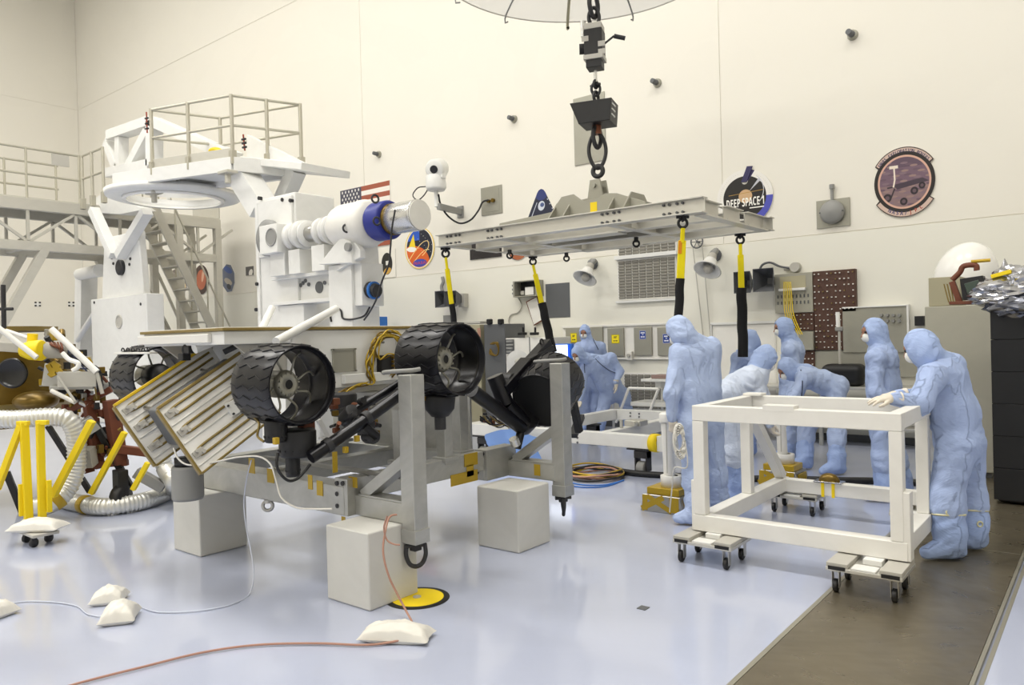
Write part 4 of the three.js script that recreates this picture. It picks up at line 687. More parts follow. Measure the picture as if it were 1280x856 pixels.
  part(t, 'cable', tube([P(347, 566, -3.9), P(346, 582, -3.88), P(352, 594, -3.88), P(362, 601, -3.88), P(372, 598, -3.88), P(380, 590, -3.88), P(388, 580, -3.87)], 0.009, 50, 7), M.black); part(t, 'cable', tube([P(316, 520, -4.2), P(324, 530, -4.1), P(322, 545, -4.1), P(330, 552, -4.05)], 0.008, 30, 6), M.goldEdge);
  { const rr = rng(31); for (let k = 0; k < 34; k++) { const q = P(412 + rr() * 60, 500 + rr() * 50, -3.9 - rr() * 0.35), m = [M.dark, M.black, M.anod, M.grey, M.copper, M.gold][Math.floor(rr() * 6)]; part(t, 'fitting', [rr() < 0.5 ? cbox(q, 0.02 + rr() * 0.05, 0.02 + rr() * 0.05, 0.03 + rr() * 0.03, 0.005) : rod(q, q.clone().add(V(0.05 + rr() * 0.04, rr() * 0.04, 0.02)), 0.01 + rr() * 0.02, 0.01 + rr() * 0.02, 12)], m); } }
  for (const [x, y] of [[446, 548], [432, 562], [345, 551]]) part(t, 'yellow_tag', [cbox(P(x, y, -3.8), 0.03, 0.04, 0.03, 0.004)], M.goldTape);
  for (const k of [0.15, 0.5, 0.85]) { const a = P(388, 572, -3.86), b = P(520, 478, -3.78), q = a.clone().lerp(b, k), d = b.clone().sub(a).normalize(); part(t, 'arm_collar', [turned([[-0.02, 0.038], [-0.02, 0.047], [0.02, 0.047], [0.02, 0.038]], q, d, 20)], M.dark); }
  // middle and front of the near side
  const mq = P(556, 497, -3.6); part(t, 'motor_housing', [turned([[0, 0], [0, 0.06], [0.05, 0.1], [0.13, 0.11], [0.16, 0.09], [0.16, 0]], V(mq.x - 0.05, mq.y - 0.13, mq.z), V(0, 1, 0), 26)], M.black); part(t, 'motor_tip', [rod(V(mq.x - 0.05, mq.y - 0.22, mq.z), V(mq.x - 0.05, mq.y - 0.12, mq.z), 0.04)], M.dark);
  for (let k = 0; k < 7; k++) part(t, 'gold_fitting', [cbox(V(mq.x - 0.09 + 0.02 * k, mq.y + 0.0, mq.z + 0.1 - 0.02 * k), 0.018, 0.03, 0.018, 0.003)], M.gold);
  arm([P(590, 488, -3.75), P(652, 535, -3.78)], 0.055); arm([P(652, 536, -3.78), P(646, 560, -3.78)], 0.035); arm([P(642, 548, -3.78), P(645, 556, -3.78)], 0.04, M.silver); arm([P(618, 470, -3.9), P(632, 505, -3.85), P(655, 530, -3.8)], 0.07);
  part(t, 'steering_arm', [bar(P(628, 488, -3.85), P(660, 452, -3.85), 0.12, 0.09), bar(P(655, 460, -3.86), P(684, 428, -3.88), 0.09, 0.07)], M.anod); part(t, 'steering_fork', [bar(P(660, 452, -3.82), P(690, 434, -3.86), 0.05, 0.05), ring(P(677, 427, -3.88), V(1, 0, 0), 0.022, 0.007, 18, 8)], M.black);
  drum(655, 525, -3.82, 0.11, 0.14, M.black, V(0.7, 0.5, 0.2)); drum(634, 478, -3.9, 0.08, 0.16, M.black, V(1, 0, 0)); drum(668, 520, -3.9, 0.09, 0.12, M.dark, V(1, 0, 0));
  part(t, 'front_mount', [bar(P(716, 500, -3.9), P(724, 540, -3.9), 0.06, 0.06), bar(P(726, 520, -4.2), P(716, 545, -4.1), 0.08, 0.05)], M.black);
  const rr = rng(5); for (let k = 0; k < 26; k++) { const q = P(600 + rr() * 50, 505 + rr() * 26, -4.1 - rr() * 0.25); part(t, 'fitting', [cbox(q, 0.02 + rr() * 0.04, 0.02 + rr() * 0.03, 0.03, 0.004)], [M.gold, M.dark, M.black, M.copper][k % 4]); }
  for (let k = 0; k < 6; k++) part(t, 'cable', tube([P(600 + k * 4, 520, -4.15), P(612 + k * 5, 530 + (k % 3) * 2, -4.1), P(632 + k * 3, 528, -4.05), P(650, 518 + k * 2, -4.0)], 0.006, 30, 6), k % 2 ? M.goldEdge : M.black);
}

// ---------------------------------------------------------------- tall white turnover fixture with platform
{
  const z = -7, Z = (px, py, d = 0) => atZ(px, py, z - d), t = thing('turnover_fixture', 'tall white steel fixture with round opening and railed platform between two towers', 'fixture', V(-13.5, 0, -8));
  const slabPx = (name, pts, thick, d = 0, mat = M.white) => part(t, name, slab(pts.map(([a, b]) => { const q = Z(a, b, d); return [q.x, q.y]; }), thick, 'z', z - d - thick, 0.01), mat);
  const beamPx = (name, a, b, w, d = 0, mat = M.white, h = w) => part(t, name, [bar(Z(...a, d), Z(...b, d), w, h)], mat);
  // left tower
  const lb = Z(113, 370), rb = Z(183, 372), lu = Z(120, 296), ru = Z(165, 296);
  part(t, 'tower_base', [box(lb.x, rb.x, 0, 2.66, z - 0.35, z, 0.02)], M.white);
  part(t, 'tower_plate', slab([[lu.x - 0.05, 2.66], [ru.x + 0.2, 2.66], [ru.x + 0.05, 3.95], [lu.x + 0.15, 3.95]], 0.15, 'z', z - 0.25, 0.02), M.white);
  const gear = Z(146, 334); part(t, 'gear_hub', [turned([[0, 0], [0, 0.16], [0.06, 0.16], [0.08, 0.12], [0.08, 0]], V(gear.x, gear.y, z - 0.1), V(0, 0, 1), 24)], M.dark);
  for (const [a, b] of [[134, 322], [136, 329], [157, 323], [156, 330], [118, 378], [176, 380]]) { const q = Z(a, b); part(t, 'bolt', [rod(V(q.x, q.y, z - 0.2), V(q.x, q.y, z - (b > 340 ? -0.01 : 0.08)), 0.03, 0.03, 8)], M.dark); }
  const hole = Z(149, 402); part(t, 'base_port', [ring(V(hole.x, hole.y, z), V(0, 0, 1), 0.13, 0.02, 28, 8), rod(V(hole.x, hole.y, z - 0.02), V(hole.x, hole.y, z + 0.004), 0.12, 0.12, 28)], M.greyLight);
  beamPx('strut', [117, 262], [143, 320], 0.2, 0.0, M.white, 0.16); beamPx('strut', [184, 264], [150, 320], 0.2, 0.0, M.white, 0.16);
  beamPx('rear_tower', [108, 338], [106, 460], 0.4, 1.4); part(t, 'pivot_pipe', [rod(Z(100, 343, 1.2), Z(125, 338, 0.7), 0.15, 0.15, 24)], M.white); part(t, 'brace_pipe', [rod(Z(97, 425, 1.2), Z(118, 392, 0.9), 0.07)], M.white);
  // right tower
  const a0 = Z(319, 250), a1 = Z(369, 250);
  part(t, 'tower_column', [box(a0.x, a1.x, 0, 3.95, z - 0.75, z, 0.02)], M.white); part(t, 'tower_plate', [box(a0.x + 0.12, a1.x - 0.05, 3.0, 3.9, z, z + 0.04, 0.01), box(a0.x + 0.02, a0.x + 0.1, 0.4, 3.9, z, z + 0.03, 0.006)], M.white);
  for (const [a, b] of [[356, 250], [366, 251], [327, 248], [357, 283], [333, 291], [324, 355], [323, 387]]) { const q = Z(a, b); part(t, 'bolt', [rod(V(q.x, q.y, z), V(q.x, q.y, z + 0.06), 0.03, 0.03, 8)], M.dark); }
  const br = Z(341, 298); part(t, 'bearing', [turned([[0, 0.2], [0, 0.29], [0.1, 0.29], [0.1, 0.2]], V(br.x, br.y, z + 0.02), V(0, 0, 1), 28)], M.grey);
  beamPx('strut', [300, 214], [330, 262], 0.38, 0.3); beamPx('strut', [371, 212], [352, 255], 0.25, 0.9);
  // platform
  const Y = 4.75, A = atY(143, 219, Y), B = atY(291, 198, Y), C = atY(377, 206, Y), Dd = A.clone().add(C).sub(B), RC = atD(218, 240, 14.55).setY(4.5);
  const top = new THREE.Shape([A, B, C, Dd].map((q) => new THREE.Vector2(q.x, q.z))); top.holes.push(new THREE.Path(Array.from({ length: 40 }, (_, i) => new THREE.Vector2(RC.x + 0.86 * Math.cos(-i / 20 * Math.PI), RC.z + 0.86 * Math.sin(-i / 20 * Math.PI)))));
  part(t, 'deck', extruded(top, 0.12, 'y', Y - 0.12, 0), M.white);
  const edge = (p, q, name = 'deck_edge') => part(t, name, [bar(p.clone().setY(Y - 0.1), q.clone().setY(Y - 0.1), 0.1, 0.24)], M.white);
  edge(A, B); edge(B, C); edge(C, Dd); edge(Dd, A);
  part(t, 'round_opening', [turned([[-0.05, 0.85], [-0.06, 1.1], [-0.03, 1.2], [0.06, 1.22], [0.08, 0.85], [-0.05, 0.85]], RC, V(0, 1, 0), 72)], M.white); part(t, 'inner_lip', [turned([[-0.09, 0.84], [-0.1, 0.9], [-0.05, 0.92], [-0.05, 0.84], [-0.09, 0.84]], RC, V(0, 1, 0), 72)], M.whiteGloss);
  for (const k of [0.4, 1.9, 3.5, 5.1]) part(t, 'ring_hanger', [rod(V(RC.x + Math.cos(k), RC.y + 0.05, RC.z + Math.sin(k)), V(RC.x + Math.cos(k), Y - 0.05, RC.z + Math.sin(k)), 0.04)], M.white);
  slabPx('support_arm', [[108, 256], [134, 236], [150, 240], [178, 262], [150, 268], [120, 266]], 0.3, 0.5);
  // gusset trusses on the deck
  const g = (a, b, w = 0.28) => beamPx('gusset_beam', a, b, w, 0.5, M.white, 0.2);
  g([193, 152], [294, 197]); g([140, 170], [192, 152]); g([152, 172], [152, 214], 0.22); g([163, 212], [188, 165], 0.24); g([136, 178], [150, 214], 0.22); g([138, 217], [192, 206]); g([193, 152], [193, 208]);
  slabPx('wedge', [[308, 168], [377, 203], [308, 197]], 0.12, 0.55); slabPx('wedge', [[300, 195], [377, 203], [376, 212], [300, 205]], 1.0, 0.4);
  // railings
  const rail = (p, q, h) => part(t, 'railing', [rod(p.clone().setY(Y + h), q.clone().setY(Y + h), 0.024, 0.024, 8)], M.rail);
  const post = (q) => part(t, 'rail_post', [rod(V(q.x, Y - 0.1, q.z), V(q.x, Y + 1.08, q.z), 0.034, 0.034, 8), cbox(V(q.x, Y + 0.02, q.z), 0.1, 0.24, 0.1, 0.01)], M.rail);
  const E0 = A.clone().lerp(B, 0.34), E1 = A.clone().lerp(B, 0.65), xl = Z(104, 258), xl2 = Z(116, 250), xl3 = Z(130, 245), back = (q) => q.clone().add(C).sub(B);
  for (const q of [E0, E1, B, B.clone().lerp(C, 0.5), C, xl, xl2, xl3, back(E0)]) post(q);
  for (const h of [1.06, 0.56]) { rail(E0, B, h); rail(B, C, h); rail(xl, xl3, h); rail(E0, back(E0), h); rail(back(E0), C, h); }
  part(t, 'toe_board', [bar(E0.clone().setY(Y + 0.1), B.clone().setY(Y + 0.1), 0.02, 0.16)], M.truss);
  part(t, 'yellow_handle', [tube([Z(263, 200), Z(264, 189), Z(277, 191), Z(278, 200)], 0.05, 20, 8)], M.yellow);
  for (const [a, b] of [[[183, 140], [184, 166]], [[304, 168], [306, 188]]]) { const p = Z(...a, -0.05), q = Z(...b, -0.05); part(t, 'red_chain', [rod(p, q, 0.014)], M.red); for (let k = 0; k < 3; k++) part(t, 'clip', [cbox(p.clone().lerp(q, 0.3 + k * 0.25), 0.1, 0.03, 0.04, 0.006)], M.dark); }
  for (const [px, py] of [[285, 229], [193, 253]]) { const q = atY(px, py, Y - 0.5); part(t, 'level_foot', [rod(V(q.x, Y - 0.5, q.z), V(q.x, Y - 0.35, q.z), 0.05), box(q.x - 0.15, q.x + 0.15, Y - 0.35, Y - 0.3, q.z - 0.1, q.z + 0.1, 0.01)], M.truss); }
}

// ---------------------------------------------------------------- access bridge with stairs
{
  const x0 = -18, x1 = -19.3, zA = -3.2, zB = -10.45, t = thing('access_bridge', 'grey aluminium access bridge with truss, railings and stairs by the corner', 'bridge', V(-18.6, 0, -7));
  const T = M.truss, b = (n, p, q, w = 0.09) => part(t, n, [bar(p, q, w)], T);
  for (const x of [x0, x1]) {
    part(t, 'deck_beam', [box(x - 0.06, x + 0.06, 4.58, 4.83, zB, zA, 0.01)], T); part(t, 'lower_chord', [box(x - 0.07, x + 0.07, 3.72, 3.92, zB, zA, 0.01)], T);
    let k = 0; for (let z = zA; z > zB + 0.5; z -= 0.95, k++) { b('truss_post', V(x, 3.9, z), V(x, 4.6, z), 0.06); b('truss_diagonal', k % 2 ? V(x, 3.9, z) : V(x, 4.6, z), k % 2 ? V(x, 4.6, z - 0.95) : V(x, 3.9, z - 0.95), 0.06); }
    for (const z of [zB + 0.08, -9.35]) b('leg', V(x, 0, z), V(x, 4.6, z), 0.16);
    b('leg_brace', V(x, 3.75, -8.0), V(x, 0.4, -9.7), 0.17); b('leg_brace', V(x, 3.75, -6.35), V(x, 0.4, -4.6), 0.17); b('leg', V(x, 0, -4.4), V(x, 3.75, -4.4), 0.16);
    b('cross_rod', V(x, 3.7, -9.35), V(x, 1.4, zB + 0.1), 0.06); b('girt', V(x, 1.6, -9.3), V(x, 1.6, zB + 0.1), 0.08); b('girt', V(x, 3.72, -8.2), V(x, 1.7, -9.2), 0.06);
  }
  part(t, 'walkway', [box(x1, x0, 4.78, 4.86, zB, zA, 0.004)], T); part(t, 'end_screen', [box(x1, x0, 4.86, 5.4, zB - 0.02, zB + 0.02, 0.005)], T);
  for (const z of [-10.3, -8.2, -6.05, -4]) b('cross_beam', V(x0, 3.82, z), V(x1, 3.82, z), 0.1);
  for (const x of [x0, x1]) for (const h of [5.9, 5.35]) part(t, 'handrail', [rod(V(x, h, zA), V(x, h, -7.15), 0.024, 0.024, 8)], M.rail);
  for (const x of [x0, x1]) for (const z of [-3.3, -4.7, -6.05, -7.1]) part(t, 'rail_post', [rod(V(x, 4.83, z), V(x, 5.92, z), 0.026, 0.026, 8)], M.rail);
  part(t, 'notice_plate', [box(x0 - 0.01, x0 + 0.012, 5.62, 5.87, -6.9, -6.55, 0.003)], M.greyLight);
  const s0 = V(-17.4, 4.75, -8.1), s1 = V(-17.4, 0.1, -10.3); for (const dx of [0, 0.75]) part(t, 'stringer', [bar(s0.clone().add(V(dx, 0, 0)), s1.clone().add(V(dx, 0, 0)), 0.05, 0.2)], T);
  for (let k = 1; k < 18; k++) { const q = s0.clone().lerp(s1, k / 18); part(t, 'stair_tread', [box(q.x, q.x + 0.75, q.y - 0.03, q.y, q.z - 0.13, q.z + 0.11, 0.004)], T); }
  for (const dx of [0, 0.75]) { part(t, 'stair_rail', [rod(s0.clone().add(V(dx, 1, 0)), s1.clone().add(V(dx, 1, 0)), 0.022, 0.022, 8)], M.rail); for (let k = 0; k < 6; k++) { const q = s0.clone().lerp(s1, k / 6 + 0.05).add(V(dx, 0, 0)); part(t, 'baluster', [rod(q, q.clone().add(V(0, 1, 0)), 0.018, 0.018, 8)], M.rail); } }
}

// ---------------------------------------------------------------- white drum on a pedestal with shaft
{
  const z = -7, yA = 3.235, X = (px) => atZ(px, 285, z).x, t = thing('drum_pedestal', 'white drum with blue ring and bare metal canister on a white pedestal and shaft', 'machine', V(X(445), 0, z)), ax = V(1, 0, 0);
  const tn = (name, prof, mat, opt) => part(t, name, [turned(prof, V(0, yA, z + 0.1), ax, 40)], mat, opt);
  tn('shaft', [[X(346), 0.001], [X(346), 0.12], [X(432), 0.12], [X(432), 0.001]], M.steel);
  for (const [a, b, r] of [[372, 377, 0.2], [378, 382, 0.17], [384, 389, 0.22], [391, 394, 0.2], [409, 413, 0.2], [415, 419, 0.18], [420, 424, 0.21], [426, 429, 0.2]]) tn('shaft_collar', [[X(a), 0.1], [X(a), r], [X(b), r], [X(b), 0.1]], M.white);
  part(t, 'shaft_bracket', [box(X(346), X(368), yA - 0.24, yA + 0.2, z - 0.1, z + 0.32, 0.01)], M.white);
  const bh = V(X(361), yA, z + 0.32); part(t, 'bracket_bore', [rod(bh, bh.clone().add(V(0, 0, 0.006)), 0.13, 0.13, 24), ring(bh, V(0, 0, 1), 0.13, 0.015, 24, 8)], M.grey);
  tn('drum', [[X(431), 0.001], [X(431), 0.24], [X(435), 0.3], [X(440), 0.325], [X(462), 0.325], [X(463), 0.335], [X(467), 0.335], [X(468), 0.32], [X(476), 0.29], [X(478), 0.001]], M.cream, { label: 'cream drum' });
  tn('blue_ring', [[X(478), 0.001], [X(478), 0.25], [X(480), 0.265], [X(494), 0.265], [X(497), 0.24], [X(497), 0.001]], M.blueRing, { label: 'dark blue ring' });
  tn('canister', [[X(493), 0.001], [X(493), 0.205], [X(530), 0.205], [X(532), 0.2], [X(532), 0.001]], M.silver, { label: 'bare metal canister' });
  part(t, 'canister_lid', [rod(V(X(532), yA, z + 0.1), V(X(532) + 0.012, yA, z + 0.1), 0.195, 0.195, 40)], M.cream); tn('band', [[X(497), 0.2], [X(497), 0.212], [X(500), 0.212], [X(500), 0.2]], M.gold);
  for (const [px, py] of [[468, 276], [430, 285], [466, 248]]) { const q = atZ(px, py, z + 0.45); part(t, 'lifting_ring', [ring(V(q.x, q.y, z + 0.41), V(1, 0, 0.2), 0.05, 0.014, 20, 8)], M.dark); }
  part(t, 'pedestal_head', [slab([[X(422), 2.72], [X(463), 2.68], [X(462), 2.98], [X(450), 3.05], [X(440), 2.95]], 0.5, 'z', z - 0.15, 0.01)], M.white); part(t, 'pedestal_column', [box(X(426), X(455), 0, 2.7, z - 0.25, z + 0.25, 0.015)], M.white); part(t, 'side_box', [box(X(455), X(464), 2.1, 2.7, z - 0.2, z + 0.2, 0.01)], M.white);
  part(t, 'pivot_cap', [rod(V(X(461), 2.9, z + 0.35), V(X(461), 2.9, z + 0.4), 0.06)], M.grey); part(t, 'drive_motor', [rod(V(X(464), 2.32, z + 0.05), V(X(473), 2.3, z + 0.05), 0.12, 0.09, 18)], M.dark); part(t, 'motor_band', [rod(V(X(468), 2.31, z + 0.05), V(X(470), 2.31, z + 0.05), 0.125, 0.125, 18)], M.bluePaint);
  part(t, 'gusset', [slab([[X(440), 2.6], [X(470), 2.75], [X(470), 2.85], [X(462), 3.0]], 0.1, 'z', z + 0.2, 0.01)], M.white);
  part(t, 'web_plate', [box(X(346), X(426), 2.25, 2.62, z - 0.1, z - 0.05, 0.006)], M.white); for (const y of [2.23, 2.63]) part(t, 'web_flange', [box(X(344), X(426), y - 0.025, y + 0.025, z - 0.22, z + 0.1, 0.006)], M.white);
  for (const [px, r] of [[374, 0.03], [381, 0.03], [371, 0.03], [401, 0.03], [408, 0.03], [413, 0.03], [377, 0.03]]) part(t, 'bolt', [rod(V(X(px), 2.44 + ((px * 7) % 5) * 0.03, z - 0.05), V(X(px), 2.44 + ((px * 7) % 5) * 0.03, z - 0.03), r, r, 8)], M.greyDark);
  part(t, 'web_opening', [rod(V(X(394), 2.44, z - 0.05), V(X(394), 2.44, z - 0.035), 0.09, 0.09, 20)], M.greyDark);
  for (const [a, b, h0] of [[350, 368, 3.0], [373, 387, 3.02], [402, 418, 3.03]]) part(t, 'saddle_post', [box(X(a), X(b), 2.65, h0, z - 0.18, z + 0.2, 0.01)], M.white);
  part(t, 'lower_leg', [box(X(350), X(380), 0, 2.2, z - 0.2, z + 0.05, 0.01)], M.white);
  single('looped_cable', 'black cable looped over the white rod behind the rover deck', 'cable', tube([[414, 402], [413, 393], [418, 386], [426, 388], [428, 397], [434, 399], [446, 398], [456, 394], [462, 384]].map(([a, b]) => atZ(a, b, z + 0.264)), 0.014, 70, 6), M.black);
  const cab = [[494, 262], [490, 285], [488, 310], [486, 330], [478, 350], [470, 375], [462, 390], [455, 400]].map(([a, b]) => atZ(a, b, z + 0.42)); single('hanging_cable', 'thin dark cable hanging from the blue ringed canister', 'cable', tube(cab, 0.012, 60, 6), M.dark);
}

// ---------------------------------------------------------------- gold and white spacecraft section on yellow stand
{
  const D = 7.35, P = (px, py, d = 0) => atD(px, py, D + d), t = thing('spacecraft_stage', 'spacecraft section with gold foil body, yellow tank and white struts beside the yellow stand', 'spacecraft', P(40, 590));
  const B = P(18, 480, 0.5), body = new THREE.CylinderGeometry(0.75, 0.75, 0.85, 8).rotateY(0.3).translate(B.x - 0.5, B.y - 0.02, B.z); part(t, 'foil_body', [body], M.gold, { label: 'gold foil body' });
  part(t, 'top_plate', [new THREE.CylinderGeometry(0.55, 0.55, 0.05, 8).rotateY(0.3).translate(B.x - 0.4, P(40, 410, 0.4).y, B.z)], M.goldEdge); part(t, 'mid_panel', [bar(P(-20, 432, 0), P(40, 436, 0.1), 0.02, 0.09)], M.greyLight);
  const c = P(19, 466, -0.18); part(t, 'nozzle', [turned([[0, 0.001], [0.0, 0.12], [0.05, 0.145], [0.06, 0.12], [0.02, 0.1], [0.02, 0.001]], c, AWAY.clone().multiplyScalar(-1).add(V(0.1, 0, 0)), 30)], M.blackGloss);
  part(t, 'side_panel', [bar(P(54, 468, 0), P(74, 470, 0.05), 0.02, 0.22)], M.white);
  part(t, 'tank', [turned([[0, 0.001], [0.02, 0.06], [0.09, 0.09], [0.2, 0.1], [0.22, 0.09], [0.22, 0.001]], P(25, 438, -0.2), V(0.75, -0.02, -0.6), 30), rod(P(40, 430, -0.15), P(41, 417, -0.15), 0.045, 0.045, 16)], M.yellow, { label: 'yellow tank' });
  part(t, 'tank_sleeve', [rod(P(51, 437, -0.15), P(82, 440, 0), 0.085, 0.06, 20)], M.greyLight);
  for (let k = 0; k < 5; k++) part(t, 'copper_line', tube([P(60 + k * 4, 428, -0.1), P(66 + k * 3, 432 + k, -0.15), P(76, 436 + k, -0.1), P(84, 444, 0)], 0.01, 20, 6), k % 2 ? M.copper : M.rust);
  part(t, 'white_strut', [rod(P(64, 411, -0.1), P(121, 465, -0.05), 0.032, 0.032, 14)], M.whiteGloss); part(t, 'white_strut', [rod(P(-4, 408, -0.35), P(46, 447, -0.3), 0.026, 0.026, 12)], M.cream); part(t, 'white_strut', [rod(P(8, 413, 0.1), P(40, 424, 0), 0.018)], M.cream); part(t, 'white_strut', [rod(P(64, 488, -0.2), P(94, 503, -0.2), 0.02)], M.cream); part(t, 'white_strut', [rod(P(72, 470, -0.25), P(94, 502, -0.25), 0.012)], M.greyLight); part(t, 'white_strut', [rod(P(121, 466, -0.05), P(128, 492, -0.05), 0.018)], M.greyLight);
  part(t, 'bent_pipe', tube([P(78, 441, -0.2), P(86, 449, -0.2), P(94, 452, -0.2), P(98, 454, -0.2), P(97, 459, -0.2), P(91, 463, -0.2)], 0.022, 30, 10), M.whiteGloss);
  part(t, 'electronics_box', [bar(P(73, 474, -0.05), P(121, 473, 0.1), 0.3, 0.15)], M.aluLight); part(t, 'electronics_base', [bar(P(64, 484, -0.05), P(118, 483, 0.1), 0.26, 0.04)], M.alu);
  for (const [a, b] of [[[60, 455], [68, 470]], [[66, 452], [76, 466]], [[62, 470], [74, 455]]]) part(t, 'gold_fin', [bar(P(...a, -0.05), P(...b, -0.05), 0.03, 0.05)], M.goldTape);
  part(t, 'gold_bulge', [new THREE.SphereGeometry(1, 24, 16).scale(0.22, 0.1, 0.2).translate(...P(45, 501, 0.1).toArray())], M.gold); part(t, 'lower_rim', [new THREE.CylinderGeometry(0.85, 0.7, 0.16, 8).rotateY(0.3).translate(B.x - 0.45, P(20, 514, 0.4).y, B.z)], M.goldEdge);
  const rr = rng(17); for (let k = 0; k < 120; k++) { const px = 48 + rr() * 90, py = 415 + rr() * 105; if (py < 404 + (px - 60) * 0.85) continue; const q = P(px, py, 0.05 + rr() * 0.35); part(t, 'fitting', [rr() < 0.5 ? cbox(q, 0.03 + rr() * 0.07, 0.03 + rr() * 0.06, 0.05, 0.006) : rod(q, q.clone().add(V((rr() - 0.5) * 0.15, (rr() - 0.5) * 0.15, (rr() - 0.5) * 0.1)), 0.012 + rr() * 0.02)], [M.gold, M.steel, M.dark, M.goldTape, M.dark, M.greyLight, M.gold, M.rust, M.black][k % 9]); }
  for (let k = 0; k < 8; k++) part(t, 'cable', tube([P(70 + rr() * 20, 430 + rr() * 20, 0), P(90 + rr() * 15, 440 + rr() * 20, -0.05), P(110 + rr() * 15, 455 + rr() * 20, -0.02), P(120 + rr() * 15, 480 + rr() * 20, 0.05)], 0.008, 24, 6), [M.dark, M.cord, M.goldEdge][k % 3]);
  part(t, 'dark_mast', [rod(P(5, 410, 0.2), P(4, 356, 0.2), 0.022), rod(P(-4, 386, 0.2), P(16, 386, 0.2), 0.016)], M.dark);
  // red-brown transport frame under it
  const f = thing('brown_lift_frame', 'red-brown frame with dark struts behind the gold edged radiator panels', 'frame', P(120, 615)), bb = (a, b, w, m = M.rust, d = 0.1) => part(f, 'beam', [bar(P(...a, d), P(...b, d + 0.05), w)], m);
  bb([86, 513], [140, 486], 0.06); bb([110, 500], [124, 585], 0.09); bb([100, 540], [110, 590], 0.1, M.copper); bb([112, 545], [140, 560], 0.22, std('#43261a', 0.5), 0.25); bb([138, 500], [150, 580], 0.12); bb([96, 582], [160, 578], 0.06); bb([140, 560], [190, 566], 0.08); bb([60, 532], [113, 615], 0.05, M.black); bb([118, 528], [165, 612], 0.06, M.black); bb([8, 590], [28, 640], 0.06, M.black); bb([170, 590], [205, 610], 0.1, M.grey);
  bb([104, 525], [116, 540], 0.14, M.alu, -0.1); bb([108, 560], [112, 582], 0.12, M.greyLight, -0.05);
  for (let k = 0; k < 40; k++) { const q = P(95 + rr() * 55, 490 + rr() * 85, 0.02 + rr() * 0.3); part(f, 'fitting', [rr() < 0.5 ? cbox(q, 0.03 + rr() * 0.06, 0.03 + rr() * 0.08, 0.05, 0.006) : rod(q, q.clone().add(V((rr() - 0.5) * 0.2, (rr() - 0.5) * 0.2, (rr() - 0.5) * 0.1)), 0.01 + rr() * 0.015)], [M.rust, M.copper, M.dark, M.gold, M.steel, M.black][k % 6]); }
  const cs = P(151, 612, 0); part(f, 'caster_wheel', [turned([[-0.06, 0.001], [-0.06, 0.11], [-0.03, 0.14], [0.03, 0.14], [0.06, 0.11], [0.06, 0.001]], V(cs.x, 0.14, cs.z), V(0.8, 0, -0.6), 26)], M.black); part(f, 'caster_fork', [box(cs.x - 0.07, cs.x + 0.07, 0.16, 0.42, cs.z - 0.05, cs.z + 0.05, 0.01)], M.black);
  const ys = thing('yellow_stand', 'yellow painted tripod stand with casters under the spacecraft section', 'stand', atY(45, 672, 0)), leg = (a, b, d, w = 0.075) => part(ys, 'leg', [bar(P(...a, d), P(...b, d), w, w * 0.8)], M.yellow);
  leg([26, 532], [-4, 612], -0.75, 0.06); leg([30, 528], [36, 652], -0.75, 0.065); leg([50, 528], [53, 648], -0.75, 0.06); leg([115, 526], [66, 620], -0.5, 0.07); leg([156, 540], [114, 617], -0.1, 0.06); leg([185, 578], [166, 612], -0.1, 0.055);
  part(ys, 'top_bracket', [bar(P(22, 529, -0.75), P(36, 529, -0.75), 0.05, 0.04)], M.yellow); part(ys, 'top_bracket', [bar(P(46, 528, -0.75), P(60, 528, -0.75), 0.05, 0.04)], M.yellow); part(ys, 'side_plate', [bar(P(26, 605, -0.76), P(27, 645, -0.76), 0.04, 0.03)], M.yellow); part(ys, 'side_plate', [bar(P(61, 600, -0.76), P(62, 640, -0.76), 0.04, 0.03)], M.yellow);
  const wt = atY(48, 664, 0.1); part(ys, 'base_plate', [box(wt.x - 0.17, wt.x + 0.17, 0.085, 0.11, wt.z - 0.1, wt.z + 0.1, 0.005)], M.greyLight);
  for (const [dx, dz] of [[-0.12, 0.05], [0.1, 0.07], [0.02, -0.07]]) part(ys, 'caster', [turned([[-0.014, 0.001], [-0.014, 0.036], [0.014, 0.036], [0.014, 0.001]], V(wt.x + dx, 0.036, wt.z + dz), V(1, 0, -0.5), 18), box(wt.x + dx - 0.02, wt.x + dx + 0.02, 0.04, 0.086, wt.z + dz - 0.02, wt.z + dz + 0.02, 0.004)], M.dark);
}
